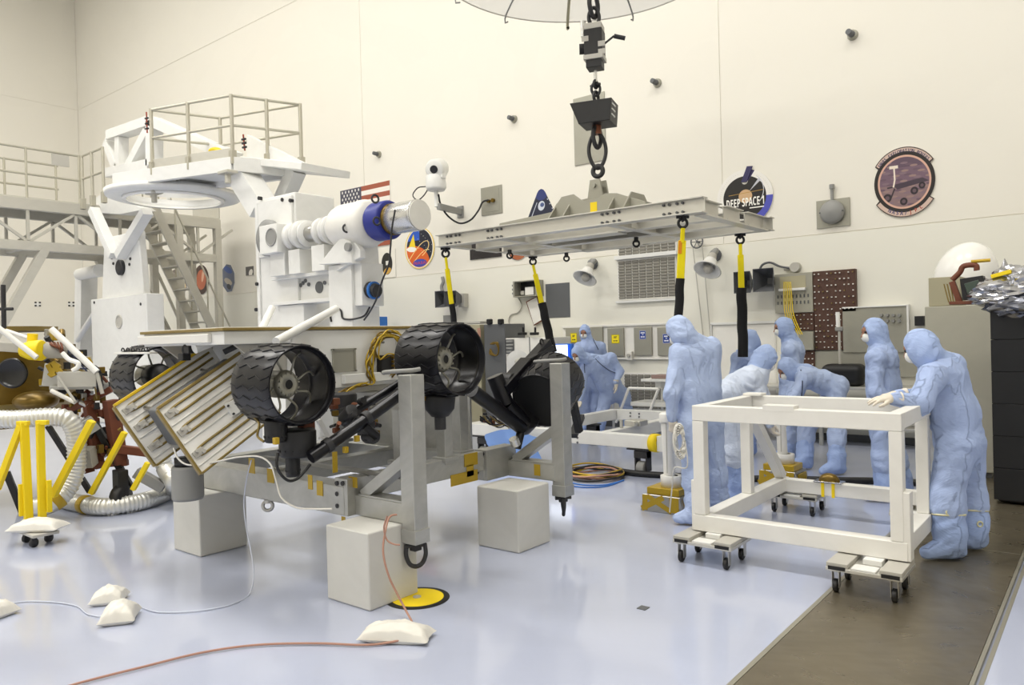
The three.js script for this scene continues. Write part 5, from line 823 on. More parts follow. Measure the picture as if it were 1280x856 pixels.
function pillow(name, label, category, c, w, d, h, turn, mat, group, seed = 1) {   // a filled bag with pinched seams and pointed corners
  const N = 18, pos = [], idx = [];
  for (const side of [1, 0]) for (let j = 0; j <= N; j++) for (let i = 0; i <= N; i++) {
    const u = i / N * 2 - 1, v = j / N * 2 - 1, k = Math.pow(Math.max(0, 1 - u * u), 0.42) * Math.pow(Math.max(0, 1 - v * v), 0.42), n = noise.noise(u * 2.3 + seed, v * 2.3, seed * 1.7) + 0.5 * noise.noise(u * 6, v * 6 + seed, 3);
    const px = u * (1 - 0.07 * (1 - v * v)) * w / 2 + 0.006 * noise.noise(v * 3, seed, u), pz = v * (1 - 0.07 * (1 - u * u)) * d / 2 + 0.006 * noise.noise(u * 3, seed + 4, v);
    pos.push(px, side ? h * 0.22 + h * 0.78 * k * (1 + 0.22 * n) : h * 0.22 * (1 - Math.min(1, k * 1.6)), pz);
  }
  const S = (N + 1) * (N + 1); for (let s = 0; s < 2; s++) for (let j = 0; j < N; j++) for (let i = 0; i < N; i++) { const q = s * S + j * (N + 1) + i; s ? idx.push(q, q + 1, q + N + 1, q + 1, q + N + 2, q + N + 1) : idx.push(q, q + N + 1, q + 1, q + 1, q + N + 1, q + N + 2); }
  const g = new THREE.BufferGeometry(); g.setAttribute('position', new THREE.Float32BufferAttribute(pos, 3)); g.setIndex(idx); g.computeVertexNormals(); g.rotateY(turn); g.translate(c.x, c.y, c.z);
  return single(name, label, category, g, mat, group);
}
{ const wt = atY(48, 664, 0.1); pillow('sandbag', 'white sandbag lying on the base of the yellow stand', 'sandbag', V(wt.x, 0.111, wt.z), 0.42, 0.22, 0.1, 0.68, M.bag, 'white sandbags'); }
// flexible ducts
function duct(name, label, pts, r, mat = M.duct) {
  const curve = new THREE.CatmullRomCurve3(pts, false, 'centripetal'), L = curve.getLength(), n = Math.round(L / 0.009), g = new THREE.TubeGeometry(curve, n, r, 18, false), p = g.attributes.position;
  const C = curve.getSpacedPoints(n); for (let i = 0; i <= n; i++) { const c = curve.getPointAt(i / n), k = 1 + 0.07 * Math.sin(i * Math.PI * 2 / 4); for (let j = 0; j <= 18; j++) { const q = i * 19 + j; p.setXYZ(q, c.x + (p.getX(q) - c.x) * k, c.y + (p.getY(q) - c.y) * k, c.z + (p.getZ(q) - c.z) * k); } }
  g.computeVertexNormals();
  const t = thing(name, label, 'duct', V(pts[0].x, Math.min(...pts.map((q) => q.y)) - r, pts[0].z), 'flexible air ducts'); part(t, 'hose', g, mat);
  return [t, curve];
}
{
  const P = (px, py, d) => atD(px, py, d), F = (px, py, h = 0.085) => atY(px, py, h);
  const [t, c] = duct('flexible_duct', 'silver flexible duct bending down behind the yellow stand', [P(-30, 523, 6.9), P(20, 524, 6.95), P(60, 521, 7.0), P(84, 524, 7.05), P(94, 540, 7.1), P(96, 565, 7.15), P(94, 590, 7.15), P(84, 612, 7.1), P(66, 628, 7.0), F(40, 634, 0.1)], 0.082);
  const q = c.getPointAt(0.78), d = c.getTangentAt(0.78); part(t, 'clamp_band', [turned([[-0.04, 0.08], [-0.04, 0.093], [0.04, 0.093], [0.04, 0.08]], q, d, 24)], M.goldTape, { label: 'gold tape band' });
  const [t2, c2] = duct('flexible_duct', 'silver flexible duct lying on the floor towards the grey drum', [F(60, 618), F(95, 628), F(135, 633), F(175, 627), F(212, 614), P(216, 600, 7.4), P(206, 585, 7.6), P(202, 570, 7.6)], 0.08);
  const q2 = c2.getPointAt(0.3), d2 = c2.getTangentAt(0.3); part(t2, 'clamp_band', [turned([[-0.04, 0.08], [-0.04, 0.092], [0.04, 0.092], [0.04, 0.08]], q2, d2, 24)], M.goldTape, { label: 'gold tape band' });
}

// ---------------------------------------------------------------- things on the back wall
const WZ = -11.3;
const wr = (x0, y0, x1, y1, z = WZ) => { const my = (y0 + y1) / 2, mx = (x0 + x1) / 2; return { x0: atZ(x0, my, z).x, x1: atZ(x1, my, z).x, y1: atZ(mx, y0, z).y, y0: atZ(mx, y1, z).y }; };
const wbox = (r, d0, d1, k = 0.003, in_ = 0) => ((d0 = r.y1 < 2.98 ? Math.max(d0, 0.0125) : d0), (d1 = Math.max(d1, d0 + 0.003)), box(r.x0 + in_, r.x1 - in_, r.y0 + in_, r.y1 - in_, WZ + d0, WZ + d1, k));
const inset = (r, u0, v0, u1, v1) => ({ x0: r.x0 + (r.x1 - r.x0) * u0, x1: r.x0 + (r.x1 - r.x0) * u1, y0: r.y0 + (r.y1 - r.y0) * v0, y1: r.y0 + (r.y1 - r.y0) * v1 });
const wthing = (name, label, cat, r, group) => thing(name, label, cat, V((r.x0 + r.x1) / 2, r.y0, WZ + 0.012), group);
// flat printed emblem with real thickness
function emblem(name, label, cat, r, shape, tex, group) {
  const t = wthing(name, label, cat, r, group), w = r.x1 - r.x0, h = r.y1 - r.y0, s = new THREE.Shape(shape.map(([u, v]) => new THREE.Vector2(r.x0 + u * w, r.y0 + v * h)));
  part(t, 'board', extruded(s, 0.018, 'z', WZ + 0.001, 0), M.cream);
  const g = new THREE.ShapeGeometry(s, 24), p = g.attributes.position, uv = g.attributes.uv; for (let i = 0; i < p.count; i++) uv.setXY(i, (p.getX(i) - r.x0) / w, (p.getY(i) - r.y0) / h);
  g.translate(0, 0, WZ + 0.0205); part(t, 'printed_face', g, std('#ffffff', 0.55, 0, { map: tex }), { uv: true });
  return t;
}
const circle = (n = 48, cx = 0.5, cy = 0.5, r = 0.5, ry = r) => Array.from({ length: n }, (_, i) => [cx + r * Math.cos(i / n * Math.PI * 2), cy + ry * Math.sin(i / n * Math.PI * 2)]);
function arcText(g, text, cx, cy, r, a0, a1, flip) { const n = text.length; for (let i = 0; i < n; i++) { const a = a0 + (a1 - a0) * (n > 1 ? i / (n - 1) : 0.5); g.save(); g.translate(cx + Math.cos(a) * r, cy + Math.sin(a) * r); g.rotate(a + (flip ? -Math.PI / 2 : Math.PI / 2)); g.fillText(text[i], 0, 0); g.restore(); } }
{
  // round mission emblem, white border
  const r = wr(897, 212, 967, 282), tex = canvasTexture(512, 512, (g, w) => {
    g.fillStyle = '#e9e6df'; g.fillRect(0, 0, w, w); const c = 256;
    g.fillStyle = '#4b4fb0'; g.beginPath(); g.moveTo(c, c); g.arc(c, c, 256, 0.02, 1.15); g.fill();
    g.fillStyle = '#1b1714'; g.beginPath(); g.arc(c, c, 196, 0, 7); g.fill();
    g.fillStyle = '#c9a67c'; g.beginPath(); g.arc(265, 245, 62, 0, 7); g.fill();
    g.fillStyle = '#bfc0c8'; g.beginPath(); g.moveTo(300, 205); g.lineTo(392, 90); g.lineTo(405, 118); g.fill();
    g.strokeStyle = '#cfd0d6'; g.lineWidth = 7; g.beginPath(); g.arc(265, 200, 165, -0.9, 0.75); g.stroke();
    g.strokeStyle = '#b08a3a'; g.lineWidth = 5; g.beginPath(); g.moveTo(110, 222); g.lineTo(430, 205); g.stroke();
    g.fillStyle = '#f4f2ea'; g.font = 'bold 92px sans-serif'; g.textAlign = 'center'; g.textBaseline = 'middle'; g.save(); g.translate(262, 300); g.scale(0.6, 1.15); g.fillText('DEEP SPACE 1', 0, 0); g.restore();
    g.fillStyle = '#f4f2ea'; g.fillRect(300, 352, 130, 10);
    g.fillStyle = '#2b2552'; g.save(); g.translate(300, 60); g.rotate(0.6); g.fillRect(-22, -80, 44, 150); g.restore(); g.fillStyle = '#d8d4c8'; g.beginPath(); g.arc(262, 108, 28, 0, 7); g.fill();
    g.fillStyle = '#8c877c'; g.font = '24px sans-serif'; arcText(g, '· · · · · · · · · · · · · · · ·', c, c, 226, Math.PI, Math.PI * 1.42); arcText(g, '· · · · · · · · · · · · · ·', c, c, 226, Math.PI * 1.62, Math.PI * 1.98);
  });
  const em = emblem('mission_emblem', 'round dark space emblem with white border and violet corner above the spreader end', 'emblem', r, circle(64), tex);
  const bar0 = wr(927, 209, 942, 227); part(em, 'solar_bar', slab([[bar0.x0, bar0.y0], [bar0.x0 + 0.09, bar0.y0 - 0.01], [bar0.x1, bar0.y1], [bar0.x1 - 0.09, bar0.y1 + 0.01]], 0.012, 'z', WZ + 0.022, 0), std('#2f2a55', 0.5), { label: 'dark purple bar' });
}
{
  const r = wr(1091, 182, 1172, 272), tex = canvasTexture(512, 568, (g, w, h) => {
    const c = 256, cy = 286; g.fillStyle = '#3a2c2a'; g.fillRect(0, 0, w, h);
    g.fillStyle = '#cbb3a4'; g.beginPath(); g.arc(c, cy, 268, Math.PI * 1.19, Math.PI * 1.81); g.arc(c, cy, 225, Math.PI * 1.81, Math.PI * 1.19, true); g.fill(); g.beginPath(); g.arc(c, cy, 272, Math.PI * 0.2, Math.PI * 0.8); g.arc(c, cy, 225, Math.PI * 0.8, Math.PI * 0.2, true); g.fill();
    g.fillStyle = '#1c1613'; g.beginPath(); g.arc(c, cy, 240, 0, 7); g.fill(); g.fillStyle = '#d2a894'; g.beginPath(); g.arc(c, cy, 212, 0, 7); g.fill(); g.fillStyle = '#705867'; g.beginPath(); g.arc(c, cy, 196, 0, 7); g.fill();
    g.save(); g.beginPath(); g.arc(c, cy, 196, 0, 7); g.clip(); g.fillStyle = '#836a6c'; g.fillRect(0, cy + 20, w, 250); g.fillStyle = '#5c4858'; g.fillRect(0, 60, w, 110); for (let i = 0; i < 90; i++) { g.fillStyle = ['#7d6670', '#66505e', '#927873'][i % 3]; g.beginPath(); g.ellipse((i * 97) % 512, 110 + (i * 61) % 400, 30, 9, 0, 0, 7); g.fill(); }
    g.strokeStyle = '#2c222c'; g.lineWidth = 12; g.beginPath(); g.moveTo(120, 320); g.lineTo(420, 300); g.moveTo(180, 330); g.lineTo(150, 400); g.stroke(); g.fillStyle = '#40323f'; g.beginPath(); g.moveTo(170, 300); g.lineTo(400, 270); g.lineTo(450, 300); g.lineTo(200, 340); g.fill();
    for (const [x, y, q] of [[120, 400, 34], [250, 440, 30], [335, 365, 30], [395, 330, 26]]) { g.fillStyle = '#241b22'; g.beginPath(); g.arc(x, y, q, 0, 7); g.fill(); g.fillStyle = '#5e4a52'; g.beginPath(); g.arc(x, y, q * 0.5, 0, 7); g.fill(); }
    g.strokeStyle = '#e8dccb'; g.lineWidth = 13; g.beginPath(); g.moveTo(178, 165); g.lineTo(182, 260); g.lineTo(170, 320); g.stroke(); g.fillStyle = '#e8dccb'; g.fillRect(140, 148, 70, 24); g.restore();
    g.fillStyle = '#3b2f52'; g.font = 'bold 34px sans-serif'; g.textAlign = 'center'; g.textBaseline = 'middle'; arcText(g, 'MARS EXPLORATION ROVERS', c, cy, 247, Math.PI * 1.22, Math.PI * 1.78); g.font = 'bold 40px sans-serif'; g.fillStyle = '#2f2a62'; arcText(g, 'NASA/', c, cy, 248, Math.PI * 0.66, Math.PI * 0.49, true); g.fillStyle = '#a23a2c'; arcText(g, 'JPL', c, cy, 248, Math.PI * 0.44, Math.PI * 0.33, true);
  });
  const sh = []; const W = 512, H = 568, put = (x, y) => sh.push([x / W, 1 - y / H]), c = 256, cy = 286, arc = (rr, a, b, n) => { for (let i = 0; i <= n; i++) { const q = a + (b - a) * i / n; put(c + Math.cos(q) * rr, cy + Math.sin(q) * rr); } };
  arc(276, Math.PI * 1.18, Math.PI * 1.82, 20); arc(242, Math.PI * 1.83, Math.PI * 2.19, 14); arc(279, Math.PI * 0.19 + Math.PI * 2, Math.PI * 2.81, 22); arc(242, Math.PI * 2.82, Math.PI * 3.17, 14);
  emblem('mission_emblem', 'round brownish emblem showing a wheeled vehicle between two curved banners', 'emblem', r, sh.reverse(), tex);
}
{
  const r = wr(657, 236, 699, 282), tex = canvasTexture(256, 256, (g) => { g.fillStyle = '#1d2138'; g.fillRect(0, 0, 256, 256); g.fillStyle = '#28346e'; g.beginPath(); g.arc(128, 30, 50, 0, 7); g.fill(); g.fillStyle = '#c9ced8'; g.beginPath(); g.ellipse(128, 118, 26, 34, 0.2, 0, 7); g.fill(); g.fillStyle = '#40507e'; g.beginPath(); g.arc(134, 112, 15, 0, 7); g.fill(); g.fillStyle = '#d8dae2'; g.font = 'bold 30px sans-serif'; for (let i = 0; i < 4; i++) { g.save(); g.translate(170 + i * 17, 75 + i * 34); g.rotate(1.1); g.fillText('I', 0, 0); g.restore(); } g.strokeStyle = '#c9ced8'; g.lineWidth = 5; g.beginPath(); g.moveTo(30, 230); g.lineTo(95, 90); g.stroke(); });
  emblem('mission_emblem', 'dark blue rounded triangle emblem behind the spreader frame', 'emblem', r, [[0.5, 1], [0.57, 0.97], [0.62, 0.9], [1, 0.08], [0.98, 0.02], [0.92, 0], [0.08, 0], [0.02, 0.02], [0, 0.08], [0.38, 0.9], [0.43, 0.97]].reverse(), tex);
  const o = wr(507, 284, 544, 336), ot = canvasTexture(256, 420, (g, w, h) => {
    g.fillStyle = '#e9c64e'; g.fillRect(0, 0, w, h); g.fillStyle = '#efe9d8'; g.beginPath(); g.ellipse(128, 210, 120, 202, 0, 0, 7); g.fill(); g.save(); g.beginPath(); g.ellipse(128, 210, 112, 194, 0, 0, 7); g.clip(); g.fillStyle = '#1a1c2c'; g.fillRect(0, 0, w, h); g.fillStyle = '#2555b8'; g.fillRect(0, 0, 130, 130); g.fillStyle = '#d9611c'; g.beginPath(); g.ellipse(60, 350, 150, 170, 0, 0, 7); g.fill(); g.fillStyle = '#f0d22a'; g.beginPath(); g.moveTo(80, 60); g.lineTo(30, 200); g.lineTo(95, 215); g.fill(); g.fillStyle = '#f2efe6'; g.beginPath(); g.ellipse(60, 215, 44, 26, 0.2, 0, 7); g.fill(); g.strokeStyle = '#f0d28a'; g.lineWidth = 7; g.beginPath(); g.moveTo(30, 330); g.quadraticCurveTo(150, 120, 200, 150); g.quadraticCurveTo(230, 210, 150, 290); g.moveTo(80, 340); g.quadraticCurveTo(180, 200, 210, 240); g.stroke(); g.fillStyle = '#e8e6da'; for (let i = 0; i < 24; i++) g.fillRect(110 + (i * 53) % 130, 20 + (i * 71) % 260, 4, 4); g.restore(); g.fillStyle = '#3c46a8'; g.beginPath(); g.ellipse(128, 360, 58, 40, 0, 0, 7); g.fill(); g.fillStyle = '#c03a50'; g.font = 'bold 40px sans-serif'; g.textAlign = 'center'; g.fillText('NASA', 128, 374); });
  emblem('mission_emblem', 'oval emblem with orange planet and yellow border below the metal canister', 'emblem', o, circle(48), ot);
  const f = wr(427, 232, 489, 310), ft = canvasTexture(512, 300, (g, w, h) => { for (let i = 0; i < 13; i++) { g.fillStyle = i % 2 ? '#ece6dc' : '#a0563f'; g.fillRect(0, i * h / 13, w, h / 13 + 1); } g.fillStyle = '#4b4a58'; g.fillRect(0, 0, w * 0.44, h * 7 / 13); g.fillStyle = '#e2dfd8'; for (let i = 0; i < 9; i++) for (let j = 0; j < 6 - (i % 2); j++) { g.beginPath(); g.arc(w * 0.44 * (j + 0.7 + (i % 2) * 0.5) / 6.5, h * 7 / 13 * (i + 0.7) / 9.4, 7, 0, 7); g.fill(); } });
  emblem('flag', 'striped flag with stars flat on the wall behind the white drum', 'flag', f, [[0, 0], [1, 0], [1, 1], [0, 1]], ft);
  const small = wr(476, 312, 495, 347); emblem('mission_poster', 'small white sheet with a dark oval emblem beside the drum pedestal', 'poster', small, [[0, 0], [1, 0], [1, 1], [0, 1]], canvasTexture(128, 200, (g) => { g.fillStyle = '#e9e5d8'; g.fillRect(0, 0, 128, 200); g.fillStyle = '#26241f'; g.beginPath(); g.ellipse(58, 100, 46, 78, 0, 0, 7); g.fill(); g.fillStyle = '#c49a48'; g.beginPath(); g.ellipse(60, 152, 34, 22, -0.4, 0, 7); g.fill(); g.fillStyle = '#d8d6cc'; g.fillRect(48, 80, 24, 30); }));
  const patch = (label, rr, shp, base, blobs) => emblem('mission_emblem', label, 'emblem', rr, shp, canvasTexture(128, 128, (g) => { g.fillStyle = base; g.fillRect(0, 0, 128, 128); for (const [col, x, y, a, b] of blobs) { g.fillStyle = col; g.beginPath(); g.ellipse(x, y, a, b, 0.3, 0, 7); g.fill(); } }), 'emblems behind the access bridge');
  patch('grey rounded emblem behind the bridge stairs', wr(211, 335, 235, 370), [[0.5, 0], [0.75, 0.02], [0.95, 0.25], [1, 0.55], [1, 0.85], [0.8, 0.97], [0.5, 1], [0.2, 0.93], [0, 0.72], [0.2, 0.35], [0.4, 0.05]], '#6f655f', [['#8d847a', 64, 40, 50, 18], ['#3d3a44', 50, 90, 22, 34], ['#d6cfc0', 46, 66, 12, 16], ['#d9c49a', 108, 88, 10, 14]]);
  patch('round brown and orange emblem behind a bridge leg', wr(243, 331, 262, 368), circle(36), '#46352f', [['#b06244', 64, 64, 40, 44], ['#d3a488', 78, 48, 10, 28]]);
  patch('faceted blue and grey emblem beside the bridge leg', wr(278, 330, 294, 365), [[0.4, 0], [0.75, 0.02], [1, 0.3], [1, 0.65], [0.75, 0.95], [0.4, 1], [0.05, 0.82], [0, 0.3]], '#6c7486', [['#48619f', 64, 26, 44, 14], ['#b9b0a2', 64, 80, 40, 14], ['#3c4048', 70, 104, 22, 12]]);
  patch('small square dark and white print beside the white tower', wr(308, 333, 318, 344), [[0, 0], [1, 0], [1, 1], [0, 1]], '#5c5a58', [['#e6e2d8', 80, 90, 30, 50]]);
  const dk = wr(588, 300, 628, 323); emblem('mission_poster', 'dark rectangular print half hidden behind the spreader frame', 'poster', dk, [[0, 0], [1, 0], [1, 1], [0, 1]], canvasTexture(128, 64, (g) => { g.fillStyle = '#262120'; g.fillRect(0, 0, 128, 64); g.fillStyle = '#4a4440'; g.fillRect(60, 30, 20, 12); }));
  patch('orange edged print peeping below the spreader frame', wr(636, 300, 660, 325), circle(30), '#2e3650', [['#a9603a', 70, 104, 60, 26]]);
}
// wall anchors
for (const [px, py, l] of [[474, 193, 'dark wall anchor stub above the flag'], [643, 149, 'dark wall anchor stub above the triangle emblem'], [822, 104, 'dark wall anchor stub beside the crane scale'], [1066, 44, 'dark wall anchor stub high above the rover emblem']]) {
  const q = atZ(px, py, WZ), t = thing('wall_anchor', l, 'anchor', V(q.x, q.y, WZ), 'anchor stubs high on the wall');
  part(t, 'flange', [rod(V(q.x, q.y, WZ), V(q.x, q.y, WZ + 0.05), 0.075, 0.065, 16)], M.panel); part(t, 'stub', [rod(V(q.x, q.y, WZ + 0.05), V(q.x - 0.02, q.y + 0.01, WZ + 0.16), 0.045, 0.04, 14)], M.greyDark);
}
// flat plates
function plate(name, label, cat, rect, mat, extra) { const r = wr(...rect), t = wthing(name, label, cat, r); part(t, 'sheet', [wbox(r, 0, 0.02)], mat); extra?.(t, r); return t; }
plate('wall_plate', 'tall plain metal plate on the wall behind the crane scale', 'plate', [718, 119, 757, 204], M.panel);
plate('cable_plate', 'square tan wall plate with a black cable plugged into it', 'plate', [602, 233, 628, 268], M.panel, (t, r) => { const q = atZ(614, 251, WZ + 0.03); part(t, 'connector', [rod(V(q.x - 0.05, q.y, WZ + 0.02), V(q.x - 0.05, q.y, WZ + 0.08), 0.035), rod(V(q.x + 0.06, q.y, WZ + 0.02), V(q.x + 0.06, q.y, WZ + 0.07), 0.04)], M.gold); part(t, 'inner_edge', [wbox(inset(r, 0.12, 0.1, 0.88, 0.9), 0.02, 0.026)], M.panel); });
plate('bell_plate', 'square plate with a round metal bell on the wall between the two round emblems', 'bell', [1021, 249, 1063, 284], M.panel, (t) => { const q = atZ(1040, 265, WZ + 0.06), b = part(t, 'bell', [turned([[0, 0.001], [0, 0.16], [0.05, 0.17], [0.11, 0.13], [0.13, 0.001]], V(q.x, q.y, WZ + 0.02), V(0, 0, 1), 36)], M.grey); part(b, 'band', [box(q.x - 0.165, q.x + 0.165, q.y - 0.008, q.y + 0.008, WZ + 0.06, WZ + 0.11, 0.003)], M.greyDark); const s = atZ(1040, 240, WZ + 0.05); part(t, 'conduit', [rod(V(q.x, q.y + 0.16, WZ + 0.04), V(q.x, s.y + 0.05, WZ + 0.04), 0.022), rod(V(q.x, s.y + 0.05, WZ + 0.04), V(q.x, s.y + 0.11, WZ + 0.04), 0.035)], M.grey); });
plate('blank_wall_cover', 'plain dark grey wall panel beside the hanging clipboard', 'panel', [683, 354, 713, 397], M.greyDark);
{ // open box with contents and a board hanging askew
  const r = wr(650, 351, 680, 371), t = wthing('open_wall_box', 'open wall box with dark inside behind the slanting sling', 'box', r);
  part(t, 'back', [wbox(r, 0, 0.02)], M.black); for (const q of [inset(r, 0, 0, 1, 0.06), inset(r, 0, 0.94, 1, 1), inset(r, 0, 0.06, 0.07, 0.94), inset(r, 0.93, 0.06, 1, 0.94)]) part(t, 'side', [wbox(q, 0.02, 0.22)], M.panel); part(t, 'module', [wbox(inset(r, 0.4, 0.1, 0.75, 0.6), 0.02, 0.14)], M.cream); part(t, 'module', [wbox(inset(r, 0.15, 0.15, 0.3, 0.4), 0.02, 0.1)], M.greyLight); for (let k = 0; k < 3; k++) part(t, 'cable_gland', [wbox(inset(r, -0.14, 0.2 + k * 0.25, 0, 0.32 + k * 0.25), 0.05, 0.15)], M.grey);
  const p = [[656, 377], [670, 370], [678, 400], [666, 407]].map(([a, b]) => { const q = atZ(a, b, WZ + 0.1); return [q.x, q.y]; }), c = thing('hanging_board', 'tan edged board hanging askew below the open wall box', 'board', V(p[3][0], p[3][1], WZ + 0.1));
  part(c, 'frame', slab(p, 0.02, 'z', WZ + 0.05, 0.002), M.copper); const m = p.reduce((s, q) => [s[0] + q[0] / 4, s[1] + q[1] / 4], [0, 0]); part(c, 'face', slab(p.map((q) => [m[0] + (q[0] - m[0]) * 0.86, m[1] + (q[1] - m[1]) * 0.93]), 0.006, 'z', WZ + 0.069, 0), M.cream);
  single('thin_wire', 'thin wire dangling below the open wall box', 'wire', tube([[648, 372], [652, 382], [648, 390], [638, 394], [636, 402], [641, 409]].map(([a, b]) => atZ(a, b, WZ + 0.03)), 0.01, 40, 6), M.greyLight);
}
function louvre(label, rect, cols, mats = M.louvre) {
  const r = wr(...rect), t = wthing('louvre_vent', label, 'vent', r, 'wall vents'); part(t, 'frame', [wbox(r, 0, 0.03)], M.cream);
  for (let k = 0; k < cols; k++) { const q = inset(r, 0.02 + (k + 0.06) / cols * 0.96, 0.04, 0.02 + (k + 0.94) / cols * 0.96, 0.96); const p = part(t, 'filter_panel', [wbox(q, 0.03, 0.036, 0)], mats); const n = Math.round((q.y1 - q.y0) / 0.05), sl = []; for (let i = 0; i < n; i++) { const y = q.y0 + (q.y1 - q.y0) * (i + 0.5) / n; sl.push(box(q.x0, q.x1, y - 0.012, y + 0.012, WZ + 0.036, WZ + 0.05, 0)); } part(p, 'slats', sl, mats, { kind: 'stuff' }); }
  return t;
}
louvre('tall grey louvred vent with white mullions under the spreader frame', [773, 322, 847, 374], 8);
louvre('low strip of grey louvres above the white vent rail', [773, 300, 847, 317], 8);
{ const r = wr(771, 317, 849, 321.8), t = wthing('vent_rail', 'white ledge between the two louvred vents', 'rail', r); part(t, 'ledge', [wbox(r, 0, 0.1)], M.white); const s = wr(772, 374.4, 849, 377); single('vent_sill', 'white sill under the tall louvred vent', 'sill', wbox(s, 0, 0.07), M.white); }
louvre('low grey louvred vent behind the bending person', [781, 466, 842, 512], 7); louvre('small grey louvred vent behind the white shaft', [386, 320, 403, 346], 3); louvre('small grey louvred vent below the white shaft', [382, 371, 403, 399], 3);
// signs on metal panels in a raised white surround
{
  const rail = wr(705, 405, 845, 449), t0 = wthing('panel_surround', 'long white raised surround holding the signed metal panels', 'surround', rail); part(t0, 'backboard', [wbox(rail, 0, 0.03)], M.cream); part(t0, 'top_rail', [wbox(inset(rail, 0, 0.94, 1, 1), 0.03, 0.06)], M.cream); part(t0, 'bottom_rail', [wbox(inset(rail, 0, 0, 1, 0.05), 0.03, 0.06)], M.cream);
  const sign = (bg, ink, lines) => canvasTexture(128, 128, (g) => { g.fillStyle = bg; g.fillRect(0, 0, 128, 128); g.strokeStyle = ink; g.lineWidth = 4; g.strokeRect(5, 5, 118, 118); g.fillStyle = ink; lines.forEach(([x, y, w, h]) => g.fillRect(x, y, w, h)); });
  const yl = sign('#f2de1c', '#3a3410', [[38, 28, 52, 9], [38, 42, 40, 9], [30, 84, 28, 14], [64, 84, 34, 14]]), bl = sign('#1e3f96', '#e8ecf4', [[24, 24, 80, 18], [50, 54, 30, 10], [26, 82, 34, 20], [66, 82, 36, 20]]);
  for (const [rect, s, tex, label] of [[[710, 409, 756, 446], [716, 416, 724, 428], yl, 'wide metal panel with yellow sign half hidden by the standing masked person'], [[762, 410, 782, 445], [767, 418, 777, 429], yl, 'metal panel with yellow sign next to the masked persons'], [[795, 409, 817, 444], [802, 413, 810, 424], bl, 'metal panel with blue sign between yellow signs and the person seen from behind'], [[824, 409, 842, 444], [831, 417, 840, 429], bl, 'metal panel with blue sign partly behind the hood of the person with the cord']]) {
    const r = wr(...rect), t = wthing('metal_panel', label, 'panel', r, 'signed metal wall panels'); part(t, 'cover', [wbox(r, 0.03, 0.07, 0.006)], M.panel); const q = wr(...s), g = new THREE.PlaneGeometry(q.x1 - q.x0, q.y1 - q.y0).translate((q.x0 + q.x1) / 2, (q.y0 + q.y1) / 2, WZ + 0.074); part(t, 'sign', g, std('#ffffff', 0.6, 0, { map: tex }), { uv: true });
  }
  const o = atZ(789, 444, WZ + 0.06); const oc = thing('wall_socket', 'small cream wall socket between the metal panels', 'socket', V(o.x, o.y - 0.08, WZ)); part(oc, 'box', [box(o.x - 0.05, o.x + 0.05, o.y - 0.08, o.y + 0.07, WZ + 0.06, WZ + 0.14, 0.01)], M.cream); part(oc, 'knob', [rod(V(o.x, o.y, WZ + 0.14), V(o.x, o.y, WZ + 0.17), 0.03)], M.greyLight);
}
// wall floodlights
for (const [px, py, l] of [[733, 343, 'white bell shaped wall floodlight beside the dark grey panel'], [886, 332, 'white bell shaped wall floodlight beside the horn speakers']]) {
  const q = atZ(px, py, WZ + 0.42), w = atZ(px + 9, py - 13, WZ), t = thing('wall_floodlight', l, 'lamp', V(q.x, q.y, WZ), 'wall floodlights'), ax = V(0.05, 0.8, -0.6).normalize();
  part(t, 'shade', [turned([[-0.09, 0.2], [-0.085, 0.215], [-0.04, 0.175], [0.0, 0.125], [0.07, 0.095], [0.11, 0.09], [0.11, 0.07], [0.06, 0.07], [-0.01, 0.1], [-0.05, 0.15], [-0.09, 0.2]], q, ax, 36)], M.white); part(t, 'bulb', [new THREE.SphereGeometry(0.075, 20, 14).translate(q.x, q.y - 0.05, q.z + 0.02)], M.greyLight); part(t, 'neck', [rod(q.clone().addScaledVector(ax, 0.12), q.clone().addScaledVector(ax, 0.22), 0.08, 0.06, 18)], M.greyLight); part(t, 'arm', [tube([q.clone().addScaledVector(ax, 0.2), q.clone().addScaledVector(ax, 0.28).add(V(0.02, 0.02, -0.04)), V(w.x, w.y + 0.02, WZ + 0.12), V(w.x, w.y, WZ)], 0.045, 20, 10)], M.grey); part(t, 'flange', [rod(V(w.x, w.y, WZ), V(w.x, w.y, WZ + 0.04), 0.1, 0.1, 18)], M.greyDark);
}
{ const q = atZ(871, 302, WZ + 0.1), t = thing('pulley_wheel', 'small spoked pulley wheel with cords below the spreader end', 'pulley', V(q.x, q.y - 0.12, WZ)); part(t, 'rim', [ring(V(q.x, q.y, WZ + 0.1), V(0, 0, 1), 0.1, 0.012, 28, 8)], M.greyDark); for (let k = 0; k < 3; k++) part(t, 'spoke', [rod(V(q.x + Math.cos(k * 1.05) * 0.1, q.y + Math.sin(k * 1.05) * 0.1, WZ + 0.1), V(q.x - Math.cos(k * 1.05) * 0.1, q.y - Math.sin(k * 1.05) * 0.1, WZ + 0.1), 0.006)], M.greyDark); part(t, 'axle', [rod(V(q.x, q.y, WZ), V(q.x, q.y, WZ + 0.11), 0.015)], M.greyDark); for (const [a, b] of [[[866, 308], [879, 420]], [[878, 308], [889, 430]]]) part(t, 'cord', [rod(atZ(...a, WZ + 0.1), atZ(...b, WZ + 0.05), 0.008)], M.greyLight); }
